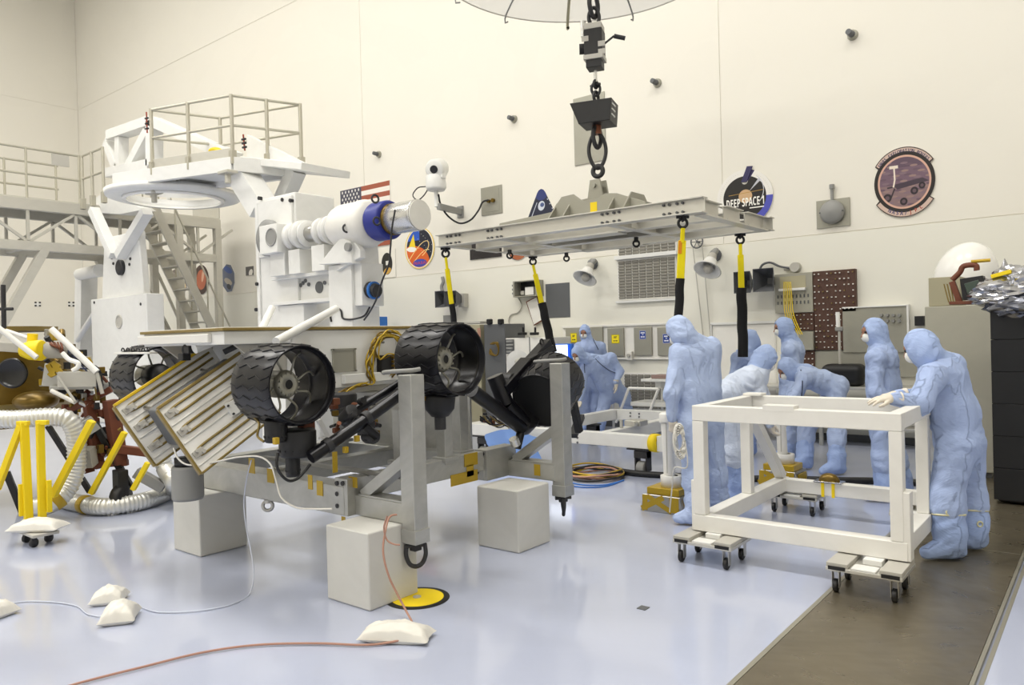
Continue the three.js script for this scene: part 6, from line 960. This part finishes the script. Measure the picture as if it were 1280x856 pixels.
// horn speakers
function horn(label, rect) {
  const r = wr(...rect, WZ + 0.35), t = wthing('horn_speaker', label, 'speaker', r, 'square wall horn speakers'), cx = (r.x0 + r.x1) / 2, cy = (r.y0 + r.y1) / 2, w = (r.x1 - r.x0) / 2, h = (r.y1 - r.y0) / 2, z1 = WZ + 0.4, pos = [], idx = [];
  const ringAt = (kw, kh, z) => { for (const [a, b] of [[-1, -1], [1, -1], [1, 1], [-1, 1]]) pos.push(cx + a * kw, cy + b * kh, z); };
  ringAt(w, h, z1); ringAt(w * 0.55, h * 0.55, z1 - 0.18); ringAt(w * 0.2, h * 0.2, z1 - 0.3); ringAt(w * 0.26, h * 0.26, z1 - 0.33); ringAt(w * 0.62, h * 0.62, z1 - 0.2); ringAt(w * 1.04, h * 1.04, z1);
  for (let k = 0; k < 6; k++) for (let j = 0; j < 4; j++) { const a = k * 4 + j, b = k * 4 + (j + 1) % 4, c = ((k + 1) % 6) * 4 + j, d = ((k + 1) % 6) * 4 + (j + 1) % 4; idx.push(a, c, b, b, c, d); }
  const g = new THREE.BufferGeometry(); g.setAttribute('position', new THREE.Float32BufferAttribute(pos, 3)); g.setIndex(idx); const m = g.toNonIndexed(); m.computeVertexNormals(); part(t, 'horn', m, std('#55575a', 0.6, 0, { side: THREE.DoubleSide })); part(t, 'driver', [rod(V(cx, cy, WZ), V(cx, cy, z1 - 0.28), 0.07, 0.07, 18)], M.greyDark); part(t, 'throat', [rod(V(cx, cy, z1 - 0.32), V(cx, cy, z1 - 0.3), 0.06, 0.06, 14)], M.black);
}
horn('grey horn speaker, narrow mouth, left of the yellow sling', [546, 364, 557, 384]); horn('grey horn speaker partly behind the yellow sling', [558, 364, 572, 383]); horn('dark horn speaker behind the black sleeved sling', [919, 340, 939, 366]); horn('dark horn speaker beside the yellow corded panel', [943, 336, 968, 364]);
{ // junction boxes by the left horns
  const t = single('junction_box', 'small grey junction box beside the yellow sling', 'box', wbox(wr(579, 367, 586, 384), 0, 0.14), M.greyLight); void t; const u = wr(559, 394, 569, 404); single('outlet_box', 'small grey outlet box on a white plate below the horns', 'box', wbox(u, 0.02, 0.12), M.grey); single('outlet_plate', 'white plate with rivets below the grey horns', 'plate', wbox(wr(556, 385, 572, 406), 0, 0.02), M.cream);
  const s = thing('conduit_stub', 'short grey conduit with elbow above the grey horns', 'conduit', atZ(553, 362, WZ)); part(s, 'pipe', tube([[553, 365], [552, 358], [554, 352], [553, 346]].map(([a, b]) => atZ(a, b, WZ + 0.08)), 0.035, 20, 8), M.grey);
}
// wall camera on a bracket
{
  const b = atZ(577, 265, WZ), e = atZ(548, 258, WZ + 0.9), q = atZ(545, 232, WZ + 0.9), t = thing('pan_tilt_camera', 'white pan and tilt camera on a grey wall bracket above the canister', 'camera', V(q.x, q.y - 0.15, q.z));
  part(t, 'wall_flange', [box(b.x - 0.1, b.x + 0.06, b.y - 0.12, b.y + 0.12, WZ, WZ + 0.03, 0.004)], M.grey); part(t, 'bracket', [bar(V(b.x, b.y, WZ + 0.03), V(e.x, e.y, WZ + 0.9), 0.08, 0.12)], M.grey); part(t, 'post', [rod(V(q.x, e.y, q.z), V(q.x, q.y - 0.08, q.z), 0.04)], M.white);
  part(t, 'base', [turned([[0, 0.001], [0, 0.16], [0.06, 0.2], [0.28, 0.19], [0.32, 0.14], [0.32, 0.001]], V(q.x, q.y - 0.1, q.z), V(0, 1, 0), 28)], M.white); const h = atZ(546, 211, WZ + 0.9), d = V(0.4, -0.25, 0.85).normalize();
  part(t, 'head', [turned([[-0.2, 0.001], [-0.2, 0.14], [-0.16, 0.19], [0.12, 0.19], [0.17, 0.15], [0.17, 0.001]], h, d, 30)], M.white); part(t, 'lens', [rod(h.clone().addScaledVector(d, 0.15), h.clone().addScaledVector(d, 0.19), 0.075, 0.075, 24)], M.lens); part(t, 'side_yoke', [cbox(V(h.x, h.y - 0.1, h.z), 0.38, 0.22, 0.12, 0.02)], M.white);
  part(t, 'loop_wire', tube([[533, 233], [522, 235], [516, 244], [522, 250], [530, 244], [535, 236]].map(([a, c]) => atZ(a, c, WZ + 0.9)), 0.012, 30, 6), M.dark);
  single('camera_cable', 'black cable drooping from the wall camera to the square plate', 'cable', tube([[548, 243], [551, 256], [560, 270], [575, 279], [588, 275], [598, 263], [604, 252], [611, 250]].map(([a, c], i) => atZ(a, c, WZ + 0.9 * Math.max(0.08, 1 - i / 7))), 0.018, 60, 8), M.black);
}
// test target marks
for (const [px, l] of [[47, 'small square black cornered target mark nearer the bridge strut'], [89, 'small square black cornered target mark nearer the white rear tower']]) { const X = -28.585, a = atX(px - 4, 377, X), b = atX(px + 4, 383, X), t = thing('target_mark', l, 'target', V(X, b.y, (a.z + b.z) / 2), 'target marks on the wall'); part(t, 'card', [box(X - 0.004, X + 0.01, b.y, a.y, b.z, a.z, 0)], M.white); for (const u of [0, 0.68]) for (const v of [0, 0.68]) part(t, 'corner', [box(X + 0.01, X + 0.016, b.y + (a.y - b.y) * v, b.y + (a.y - b.y) * (v + 0.32), b.z + (a.z - b.z) * u, b.z + (a.z - b.z) * (u + 0.32), 0)], M.black); }
// patch panel, pegboards, bench panels
{
  let r = wr(972, 342, 1019, 391), t = wthing('patch_panel', 'pale patch panel with yellow cords hanging out of its window', 'panel', r); part(t, 'cabinet', [wbox(r, 0, 0.12)], M.panel); part(t, 'window', [wbox(inset(r, 0.15, 0.6, 0.83, 0.93), 0.12, 0.125, 0)], M.box); part(t, 'ledge', [wbox(inset(r, 0.15, 0.56, 0.85, 0.62), 0.12, 0.2)], M.white); for (let k = 0; k < 9; k++) for (const v of [0.26, 0.42]) part(t, 'jack', [wbox(inset(r, 0.07 + k * 0.1, v - 0.04, 0.1 + k * 0.1, v + 0.04), 0.12, 0.13, 0)], M.greyDark);
  for (let k = 0; k < 5; k++) part(t, 'yellow_cord', tube([[980 + k * 2, 352], [980 + k * 2.4, 370], [981 + k * 2.6, 390], [986 + k * 2.6, 405], [993 + k * 2.5, 418]].map(([a, b]) => atZ(a, b, WZ + 0.22)), 0.006, 30, 6), M.yellow);
  function pegboard(label, rect, cols, rows) { const q = wr(...rect), p = wthing('pegboard', label, 'pegboard', q, 'dark brown pegboards'); part(p, 'board', [wbox(q, 0, 0.1)], M.wood); for (let i = 0; i < cols; i++) for (let j = 0; j < rows; j++) if (((i * 7 + j * 5) % 9) < 7) part(p, 'peg', [wbox(inset(q, (i + 0.35) / cols, (j + 0.42) / rows, (i + 0.62) / cols, (j + 0.6) / rows), 0.1, 0.125, 0)], (i + j) % 5 ? M.cream : M.goldEdge); return p; }
  pegboard('large dark brown pegboard with rows of pale pegs', [1019, 338, 1072, 390], 10, 7); pegboard('dark brown pegboard strip with pale pegs beside the bench panel', [1021, 390, 1056, 437], 7, 7); pegboard('small dark brown pegboard with pale pegs behind the upright person', [993, 391, 1020, 413], 6, 4); pegboard('small low dark pegboard above the bench', [1007, 438, 1021, 458], 3, 3);
  r = wr(1003, 414, 1021, 437); single('relay_box', 'grey relay box with loose gold wires under the pegboard', 'box', wbox(r, 0, 0.16), M.panel);
  r = wr(1056, 384, 1136, 440); t = wthing('instrument_board', 'large pale instrument panel with two rows of knobs above the bench', 'panel', r); part(t, 'panel', [wbox(r, 0, 0.1)], M.panel); for (let k = 0; k < 4; k++) for (const py of [394, 401]) { const q = atZ(1102 + k * 7.5, py, WZ + 0.1); part(t, 'knob', [rod(V(q.x, q.y, WZ + 0.1), V(q.x, q.y, WZ + 0.15), 0.024, 0.02, 12)], M.grey); } for (const q of [inset(r, 0, 1, 1, 1.03), inset(r, 1, 0.3, 1.03, 1.03)]) part(t, 'trim', [wbox(q, 0, 0.12)], M.white);
  r = wr(1021, 438, 1150, 470); single('bench_splashboard', 'pale low backboard of the wall bench', 'panel', wbox(r, 0, 0.08), M.panel);
  const bench = thing('wall_bench', 'long grey wall bench on thin legs behind the crew', 'bench', V(-3.2, 0, -10.9)); part(bench, 'top', [box(-4.8, -1.7, 0.78, 0.82, -11.2, -10.7, 0.006)], M.aluLight); for (const x of [-4.7, -3.2, -1.8]) for (const z of [-11.15, -10.75]) part(bench, 'leg', [box(x - 0.025, x + 0.025, 0, 0.78, z - 0.025, z + 0.025, 0.003)], M.alu); part(bench, 'shelf', [box(-4.8, -1.7, 0.25, 0.28, -11.15, -10.8, 0.004)], M.aluLight);
  const bag = new RoundedBoxGeometry(0.55, 0.3, 0.35, 4, 0.1); bag.translate(atZ(1055, 465, -10.9).x, 0.97, -10.9); single('black_bag', 'black bag lying on the bench behind the bent person', 'bag', bag, M.black);
  const ln = thing('lamp_stick', 'thin upright white wand on a stand in front of the pegboard', 'lamp', atZ(1050, 455, WZ + 0.4)); part(ln, 'rod', [rod(atZ(1050, 460, WZ + 0.4), atZ(1049, 410, WZ + 0.4), 0.018)], M.greyLight); part(ln, 'wand', [rod(atZ(1048, 412, WZ + 0.4), atZ(1047, 390, WZ + 0.4), 0.028)], M.whiteGloss); part(ln, 'clamp', [cbox(atZ(1049, 411, WZ + 0.4), 0.1, 0.06, 0.06, 0.01)], M.grey);
  const cd = atZ(994, 334, WZ + 0.06), ct = thing('conduit_box', 'round conduit box with a curved dark cable above the patch panel', 'conduit', V(cd.x, cd.y - 0.06, WZ)); part(ct, 'box', [rod(V(cd.x, cd.y, WZ), V(cd.x, cd.y, WZ + 0.1), 0.08, 0.07, 16), rod(V(cd.x - 0.16, cd.y - 0.01, WZ + 0.06), V(cd.x, cd.y, WZ + 0.06), 0.03)], M.greyLight); part(ct, 'cable', tube([[987, 335], [975, 333], [962, 328], [953, 331], [950, 336]].map(([a, b]) => atZ(a, b, WZ + 0.08)), 0.018, 24, 6), M.greyDark);
  r = wr(893, 405, 972, 560); t = struct('door_1', [wbox(r, 0, 0.03, 0.006)], M.cream); for (const q of [inset(r, -0.02, 0, 0, 1.01), inset(r, -0.02, 1, 1, 1.02)]) struct('door_frame', [wbox(q, 0, 0.06)], M.white, t); struct('door_leaf', [wbox(inset(r, 0.06, 0.02, 0.98, 0.97), 0.03, 0.036)], M.cream, t);
  single('black_wall_box', 'small black box on the wall beside the tall grey cabinet', 'box', wbox(wr(1145, 395, 1157, 407), 0, 0.1), M.black);
}
// equipment row behind the rover
{
  const Z = -10.5, f = (rect, d, y0) => { const r = wr(...rect, Z); return box(r.x0, r.x1, y0 ?? r.y0, r.y1, Z - d, Z, 0.008); }, P = (a, b, z = Z) => atZ(a, b, z);
  const rk = thing('equipment_rack', 'dark grey equipment rack behind the spoked rover wheels', 'rack', V(P(618, 500).x, 0, Z)); part(rk, 'cabinet', [f([606, 405, 632, 500], 0.6, 0)], M.greyDark); part(rk, 'top_fitting', [cbox(P(612, 402), 0.09, 0.1, 0.1, 0.02)], M.black); part(rk, 'top_fitting', [cbox(P(626, 402), 0.09, 0.1, 0.1, 0.02)], M.black);
  for (let k = 0; k < 5; k++) part(rk, 'wire_loop', tube([[613 + k, 430], [618 + k, 428], [623, 436 + k], [621, 444], [616 - k, 442], [613, 436]].map(([a, b]) => P(a, b, Z + 0.06)), 0.014, 30, 6), M.gold);
  const tp = thing('tan_cabinet', 'tan instrument cabinet with a small orange window behind the spoked wheel', 'cabinet', V(P(590, 500).x, 0, Z)); part(tp, 'cabinet', [f([574, 406, 601, 500], 0.6, 0)], M.box); part(tp, 'window', [f([597, 410, 601, 422], -0.01)], M.orange); part(tp, 'top_rail', [f([562, 402, 600, 405], 0.3)], M.greyLight);
  const wb = thing('white_instrument_cart', 'white instrument cart with drawers and small black clamps on top', 'cart', V(P(660, 500).x, 0, Z)); part(wb, 'body', [f([633, 422, 690, 500], 0.6, 0)], M.cream); part(wb, 'drawer_stack', [f([633, 424, 643, 442], -0.02)], M.greyDark); for (let k = 0; k < 4; k++) part(wb, 'drawer_pull', [f([634, 425.5 + k * 4.3, 642, 428 + k * 4.3], -0.035)], M.grey); part(wb, 'panel_seam', [f([662, 421, 663, 470], -0.006)], M.greyDark); for (const px of [653, 668]) part(wb, 'clamp', [cbox(P(px, 417), 0.14, 0.05, 0.1, 0.01), rod(P(px + 1, 417), P(px + 1, 409), 0.02)], M.black);
  const rl = P(647, 452, Z + 0.3), rt = thing('hose_reel', 'white reel on a post in front of the instrument cart', 'reel', V(rl.x, 0, rl.z)); part(rt, 'disc', [turned([[0, 0.05], [0, 0.2], [0.03, 0.2], [0.03, 0.05]], rl, V(0.75, 0, 0.66), 30)], M.white); part(rt, 'stand', [rod(V(rl.x + 0.05, 0, rl.z + 0.04), V(rl.x + 0.05, rl.y, rl.z + 0.04), 0.02), rod(V(rl.x + 0.05, 0, rl.z + 0.04), V(rl.x + 0.05, 0.02, rl.z + 0.04), 0.14, 0.14, 20)], M.greyLight); part(rt, 'hub', [rod(rl, rl.clone().add(V(0.2, 0, 0.15)), 0.06)], M.greyLight);
  const mr = wr(683, 431, 713, 482, Z + 0.35), mt = thing('monitor', 'bright white computer screen with blue edge beside the bending masked person', 'monitor', V((mr.x0 + mr.x1) / 2, 0, Z + 0.3)); part(mt, 'housing', [box(mr.x0 - 0.02, mr.x1 + 0.03, mr.y0 - 0.03, mr.y1 + 0.02, Z + 0.27, Z + 0.34, 0.008)], std('#2f6fd0', 0.4)); part(mt, 'screen', [box(mr.x0, mr.x1 - 0.05, mr.y0, mr.y1, Z + 0.335, Z + 0.346, 0)], std('#fafcff', 0.4, 0, { emissive: '#dfeaff', emissiveIntensity: 1.2 })); part(mt, 'side_bar', [box(mr.x1 - 0.05, mr.x1 - 0.01, mr.y0, mr.y1, Z + 0.335, Z + 0.345, 0)], std('#1450c8', 0.4, 0, { emissive: '#1450e0', emissiveIntensity: 0.8 })); part(mt, 'stand', [box((mr.x0 + mr.x1) / 2 - 0.04, (mr.x0 + mr.x1) / 2 + 0.04, 0.02, mr.y0, Z + 0.28, Z + 0.32, 0.004), box(mr.x0, mr.x1, 0, 0.03, Z + 0.15, Z + 0.45, 0.006)], M.dark);
  const sl = new THREE.RectAreaLight('#dfeaff', 0.35, mr.x1 - mr.x0 - 0.05, mr.y1 - mr.y0); sl.position.set((mr.x0 + mr.x1) / 2 - 0.025, (mr.y0 + mr.y1) / 2, Z + 0.36); sl.lookAt(sl.position.x, sl.position.y, 0); sl.name = 'screen_light'; scene.add(sl);
  single('blue_locker', 'narrow blue locker behind the rover deck', 'locker', (() => { const r = wr(455, 396, 469, 412, -10.6); return box(r.x0, r.x1, 0, r.y1, -10.95, -10.6, 0.01); })(), M.bluePaint);
  // white utility cart with rail and books
  const cx = P(810, 490, -10.55), uc = thing('utility_cart', 'white tubular utility cart with shelves behind the person with the cord', 'cart', V(cx.x, 0, -10.5)); const bar2 = (a, b, r = 0.022) => part(uc, 'tube', [rod(P(...a, -10.4), P(...b, -10.4), r)], M.whiteGloss);
  bar2([786, 485], [823, 486]); bar2([823, 486], [806, 530]); bar2([786, 485], [770, 528]); part(uc, 'shelf', [(() => { const r = wr(788, 503, 832, 508, -10.4); return box(r.x0, r.x1, r.y0, r.y1, -10.9, -10.4, 0.005); })()], M.white); part(uc, 'tray', [(() => { const r = wr(801, 474, 838, 477, -10.4); return box(r.x0, r.x1, r.y0, r.y1, -10.9, -10.4, 0.005); })()], M.white); part(uc, 'tray_post', [(() => { const r = wr(815, 477, 822, 486, -10.4); return box(r.x0, r.x1, r.y0, r.y1, -10.7, -10.5, 0.005); })()], M.white); for (const x of [-6.5, -5.6]) part(uc, 'leg', [rod(V(x, 0, -10.7), V(x, 0.75, -10.7), 0.02)], M.whiteGloss);
  const bk = wr(812, 469, 836, 473, -10.45); single('tray_stack', 'flat reddish stack lying on the cart tray', 'stack', box(bk.x0, bk.x1, bk.y0 - 0.01, bk.y1, -10.8, -10.5, 0.01), std('#8d7670', 0.6));
}

// ---------------------------------------------------------------- right-hand side: cabinet, dome, rack with foil
{
  const Z = -9.2, r = wr(1157, 383, 1226, 381, Z), q = wr(1157, 382, 1226, 500, Z), c = thing('tall_cabinet', 'tall plain beige-grey cabinet behind the leaning person', 'cabinet', V((q.x0 + q.x1) / 2, 0, Z)); void r;
  part(c, 'body', [box(q.x0, q.x1 + 0.1, 0.06, q.y1, Z - 0.6, Z, 0.01)], M.cabinet); part(c, 'plinth', [box(q.x0 + 0.03, q.x1 + 0.07, 0, 0.06, Z - 0.55, Z - 0.04, 0.004)], M.greyDark);
  const b = wr(1160, 346, 1200, 381, Z), bt = thing('beige_carton', 'beige carton on top of the tall cabinet', 'box', V((b.x0 + b.x1) / 2, q.y1, Z)); part(bt, 'carton', [box(b.x0, b.x1, q.y1 + 0.002, b.y1, Z - 0.4, Z - 0.03, 0.006)], M.box);
  const dc = atZ(1207, 345, Z - 1.05), dt = thing('white_dome', 'glossy white egg shaped dome behind the carton', 'dome', V(dc.x, 0, dc.z)); part(dt, 'shell', [new THREE.SphereGeometry(1, 36, 24).scale(0.33, 0.42, 0.33).rotateZ(-0.25).translate(dc.x, dc.y - 0.02, dc.z)], M.whiteGloss); part(dt, 'support', [rod(V(dc.x, 0, dc.z), V(dc.x, dc.y - 0.35, dc.z), 0.16, 0.16, 24)], M.greyLight); part(dt, 'foot', [rod(V(dc.x, 0, dc.z), V(dc.x, 0.03, dc.z), 0.3, 0.3, 28)], M.greyLight);
  // black curtained rack
  const x0 = -0.88, x1 = 0.9, zf = -7.95, top = atZ(1250, 381, zf).y, rk = thing('black_rack', 'tall black covered rack with horizontal shelf folds behind the leaning person', 'rack', V(0, 0, zf - 0.4));
  const blk = std('#07080c', 0.7); part(rk, 'frame', [box(x0 + 0.03, x1, 0.02, top, zf - 0.9, zf - 0.03, 0.01)], blk); const n = 6; for (let k = 0; k < n; k++) { const a = 0.04 + (top - 0.06) * k / n, b2 = 0.04 + (top - 0.06) * (k + 1) / n - 0.004; part(rk, 'shelf_bay', [box(x0, x1, a, b2, zf - 0.9, zf, 0.003)], blk); }
  // foil wrapped hardware on the rack
  const P = (a, b, z = zf - 0.2) => atZ(a, b, z), rr = rng(77);
  const crumple = (name, label, c0, sx, sy, sz, mat, seed) => { const g = new THREE.IcosahedronGeometry(1, 5), p = g.attributes.position; for (let i = 0; i < p.count; i++) { const v = V(p.getX(i), p.getY(i), p.getZ(i)), k = 1 + 0.3 * noise.noise(v.x * 2.2 + seed, v.y * 2.2, v.z * 2.2) + 0.16 * Math.abs(noise.noise(v.x * 6, v.y * 6 + seed, v.z * 6)); v.multiplyScalar(k); p.setXYZ(i, v.x * sx, v.y * sy, v.z * sz); } g.computeVertexNormals(); g.translate(c0.x, c0.y, c0.z); return g; };
  const ft = thing('foil_bundle', 'crumpled silver foil bundle with a yellow band on top of the black rack', 'foil bundle', V(P(1262, 378).x, top, zf - 0.3));
  part(ft, 'foil', [crumple('', '', P(1258, 362), 0.3, 0.12, 0.25, 0, 1)], M.foil); part(ft, 'foil', [crumple('', '', P(1262, 350), 0.14, 0.13, 0.14, 0, 5)], M.foil); part(ft, 'foil', [crumple('', '', P(1282, 352), 0.17, 0.14, 0.2, 0, 9)], M.foil); part(ft, 'foil', [crumple('', '', P(1245, 374, zf - 0.1), 0.2, 0.07, 0.16, 0, 13)], M.foil); part(ft, 'foil', [crumple('', '', P(1275, 382, zf - 0.04), 0.25, 0.1, 0.1, 0, 21)], std('#70727a', 0.2, 0.9)); part(ft, 'foil_peak', [new THREE.ConeGeometry(0.07, 0.17, 7, 3).translate(...P(1256, 334).toArray())], M.foil); part(ft, 'yellow_band', [bar(P(1239, 346, zf - 0.05), P(1264, 339, zf - 0.05), 0.05, 0.035)], M.yellow);
  const dv = thing('dark_red_device', 'dark red and black instrument with a yellow handle on the tall cabinet', 'instrument', P(1210, 379)); part(dv, 'body', [bar(P(1203, 362), P(1232, 358), 0.16, 0.2)], M.black); part(dv, 'screen', [bar(P(1208, 363, zf - 0.1), P(1226, 358, zf - 0.1), 0.02, 0.13)], std('#3b4a40', 0.3)); part(dv, 'red_bracket', [tube([P(1190, 350), P(1200, 340), P(1204, 333), P(1220, 332), P(1221, 338)], 0.025, 30, 8), bar(P(1190, 352), P(1200, 378), 0.06, 0.05)], M.rust); part(dv, 'yellow_handle', [rod(P(1214, 327), P(1238, 325), 0.016)], M.goldTape); part(dv, 'base', [bar(P(1188, 379), P(1222, 378), 0.16, 0.03)], M.rust);
  for (let k = 0; k < 4; k++) part(dv, 'mesh_wire', [rod(P(1180 + k * 4, 355), P(1186 + k * 3, 378), 0.006)], M.goldEdge);
}

// ---------------------------------------------------------------- things on the floor
{
  const d = atY(522, 747.5, 0), t = thing('floor_disc', 'yellow floor disc with a black rim beside the white block', 'floor cover', V(d.x, 0, d.z)); part(t, 'black_rim', [turned([[0, 0.16], [0, 0.2], [0.003, 0.2], [0.006, 0.165], [0.004, 0.155]], V(d.x, 0, d.z), V(0, 1, 0), 56)], M.black); part(t, 'yellow_cover', [new THREE.CylinderGeometry(0.163, 0.163, 0.006, 56).translate(d.x, 0.0035, d.z)], M.yellow); part(t, 'centre_plug', [new THREE.CylinderGeometry(0.026, 0.026, 0.006, 24).translate(d.x - 0.005, 0.008, d.z)], M.greyLight);
  const s = atY(804, 760, 0); single('floor_socket', 'small dark square plate set in the floor', 'floor plate', box(s.x - 0.028, s.x + 0.028, 0, 0.004, s.z - 0.03, s.z + 0.03, 0.001), M.greyDark);
  const B = (px, py) => atY(px, py, 0);
  pillow('sandbag', 'small white sandbag lying flat behind its crumpled neighbour', 'sandbag', B(137, 752), 0.2, 0.19, 0.1, 0.9, M.bag, 'white sandbags', 3); pillow('sandbag', 'small crumpled white sandbag in front of its neighbour', 'sandbag', B(150, 775), 0.2, 0.23, 0.11, 0.95, M.bag, 'white sandbags', 5); pillow('sandbag', 'long white sandbag lying on the orange hose', 'sandbag', B(496, 799), 0.4, 0.17, 0.1, 0.5, M.bag, 'white sandbags', 7); pillow('sandbag', 'white sandbag cut by the picture edge at the clear tubing', 'sandbag', B(-8, 770), 0.22, 0.2, 0.1, 0.3, M.bag, 'white sandbags', 9);
  const hose = [[60, 866], [90, 856], [180, 833], [255, 815], [320, 806], [400, 804], [455, 806], [480, 804]].map(([a, b]) => atY(a, b, 0.012)); hose.push(atY(505, 798, 0.03), atY(516, 782, 0.02), atD(508, 764, 4.35), atD(498, 745, 4.4), atD(486, 720, 4.42), atD(479, 690, 4.45), atD(481, 668, 4.5), atD(488, 645, 4.6), atD(496, 643, 4.62));
  single('orange_hose', 'thin orange hose running over the floor and up to the stand', 'hose', tube(hose, 0.0065, 220, 8), M.orange); single('orange_lead', 'thin orange lead looped at the stand post foot', 'lead', tube([[484, 645], [480, 660], [484, 675], [492, 680], [500, 681]].map(([a, b]) => atD(a, b, 4.47)), 0.0055, 40, 6), M.orange);
  const tb = [[-10, 762], [20, 753], [60, 752], [95, 757], [112, 768], [135, 770], [165, 758], [200, 765], [250, 763], [290, 755], [312, 742]].map(([a, b]) => atY(a, b, 0.007)); tb.push(atD(317, 720, 4.95), atD(314, 690, 5.1), atD(308, 660, 5.15), atD(305, 630, 5.2), atD(308, 600, 5.2), atD(314, 575, 5.15)); single('clear_tubing', 'clear tubing trailing over the floor and up to the stand', 'tubing', tube(tb, 0.0045, 240, 8), M.tubing);
  single('white_line', 'thin white line looping from the radiator panel to the stand beam', 'line', tube([[217, 560], [222, 572], [232, 580], [250, 581], [270, 577], [300, 571], [325, 571], [338, 580], [345, 600], [352, 622], [370, 634], [390, 636], [415, 636]].map(([a, b], i) => atD(a, b, 5.1 - i * 0.04)), 0.006, 160, 7), M.bag);
  // coil of yellow and black cables, black hose, blue lines
  const c = atY(738, 592, 0.03), t2 = thing('cable_coil', 'coil of yellow and black cables on the floor under the carrier', 'cable coil', V(c.x, 0, c.z)), rr = rng(9); for (let k = 0; k < 9; k++) { const pts = [], ra = 0.2 + rr() * 0.16, ox = (rr() - 0.5) * 0.12, oz = (rr() - 0.5) * 0.12; for (let i = 0; i < 14; i++) { const a = i / 14 * Math.PI * 2; pts.push(V(c.x + ox + Math.cos(a) * ra * 1.15, 0.02 + k * 0.007 + 0.012 * Math.sin(a * 3 + k), c.z + oz + Math.sin(a) * ra)); } part(t2, 'cable_loop', tube(pts, 0.011, 70, 6, true), k % 3 === 1 ? M.black : k % 3 ? M.goldTape : M.orange); }
  single('black_floor_hose', 'thick black hose lying along the floor behind the box frame', 'hose', tube([[770, 588], [800, 592], [835, 594], [870, 596], [920, 598], [980, 598], [1040, 600], [1100, 601], [1165, 604]].map(([a, b]) => atY(a, b, 0.035)), 0.035, 120, 10), M.black);
  for (const [k, l] of [[0, 'blue floor line nearer the cable coil'], [1, 'blue floor line nearer the stand post']]) single('blue_lead', l, 'lead', tube([[708, 602 + k * 4], [730, 606 + k * 3], [755, 606 + k * 2], [780, 600]].map(([a, b]) => atY(a, b, 0.008)), 0.007, 40, 6), M.bluePaint);
}
renderer.render(scene, camera);
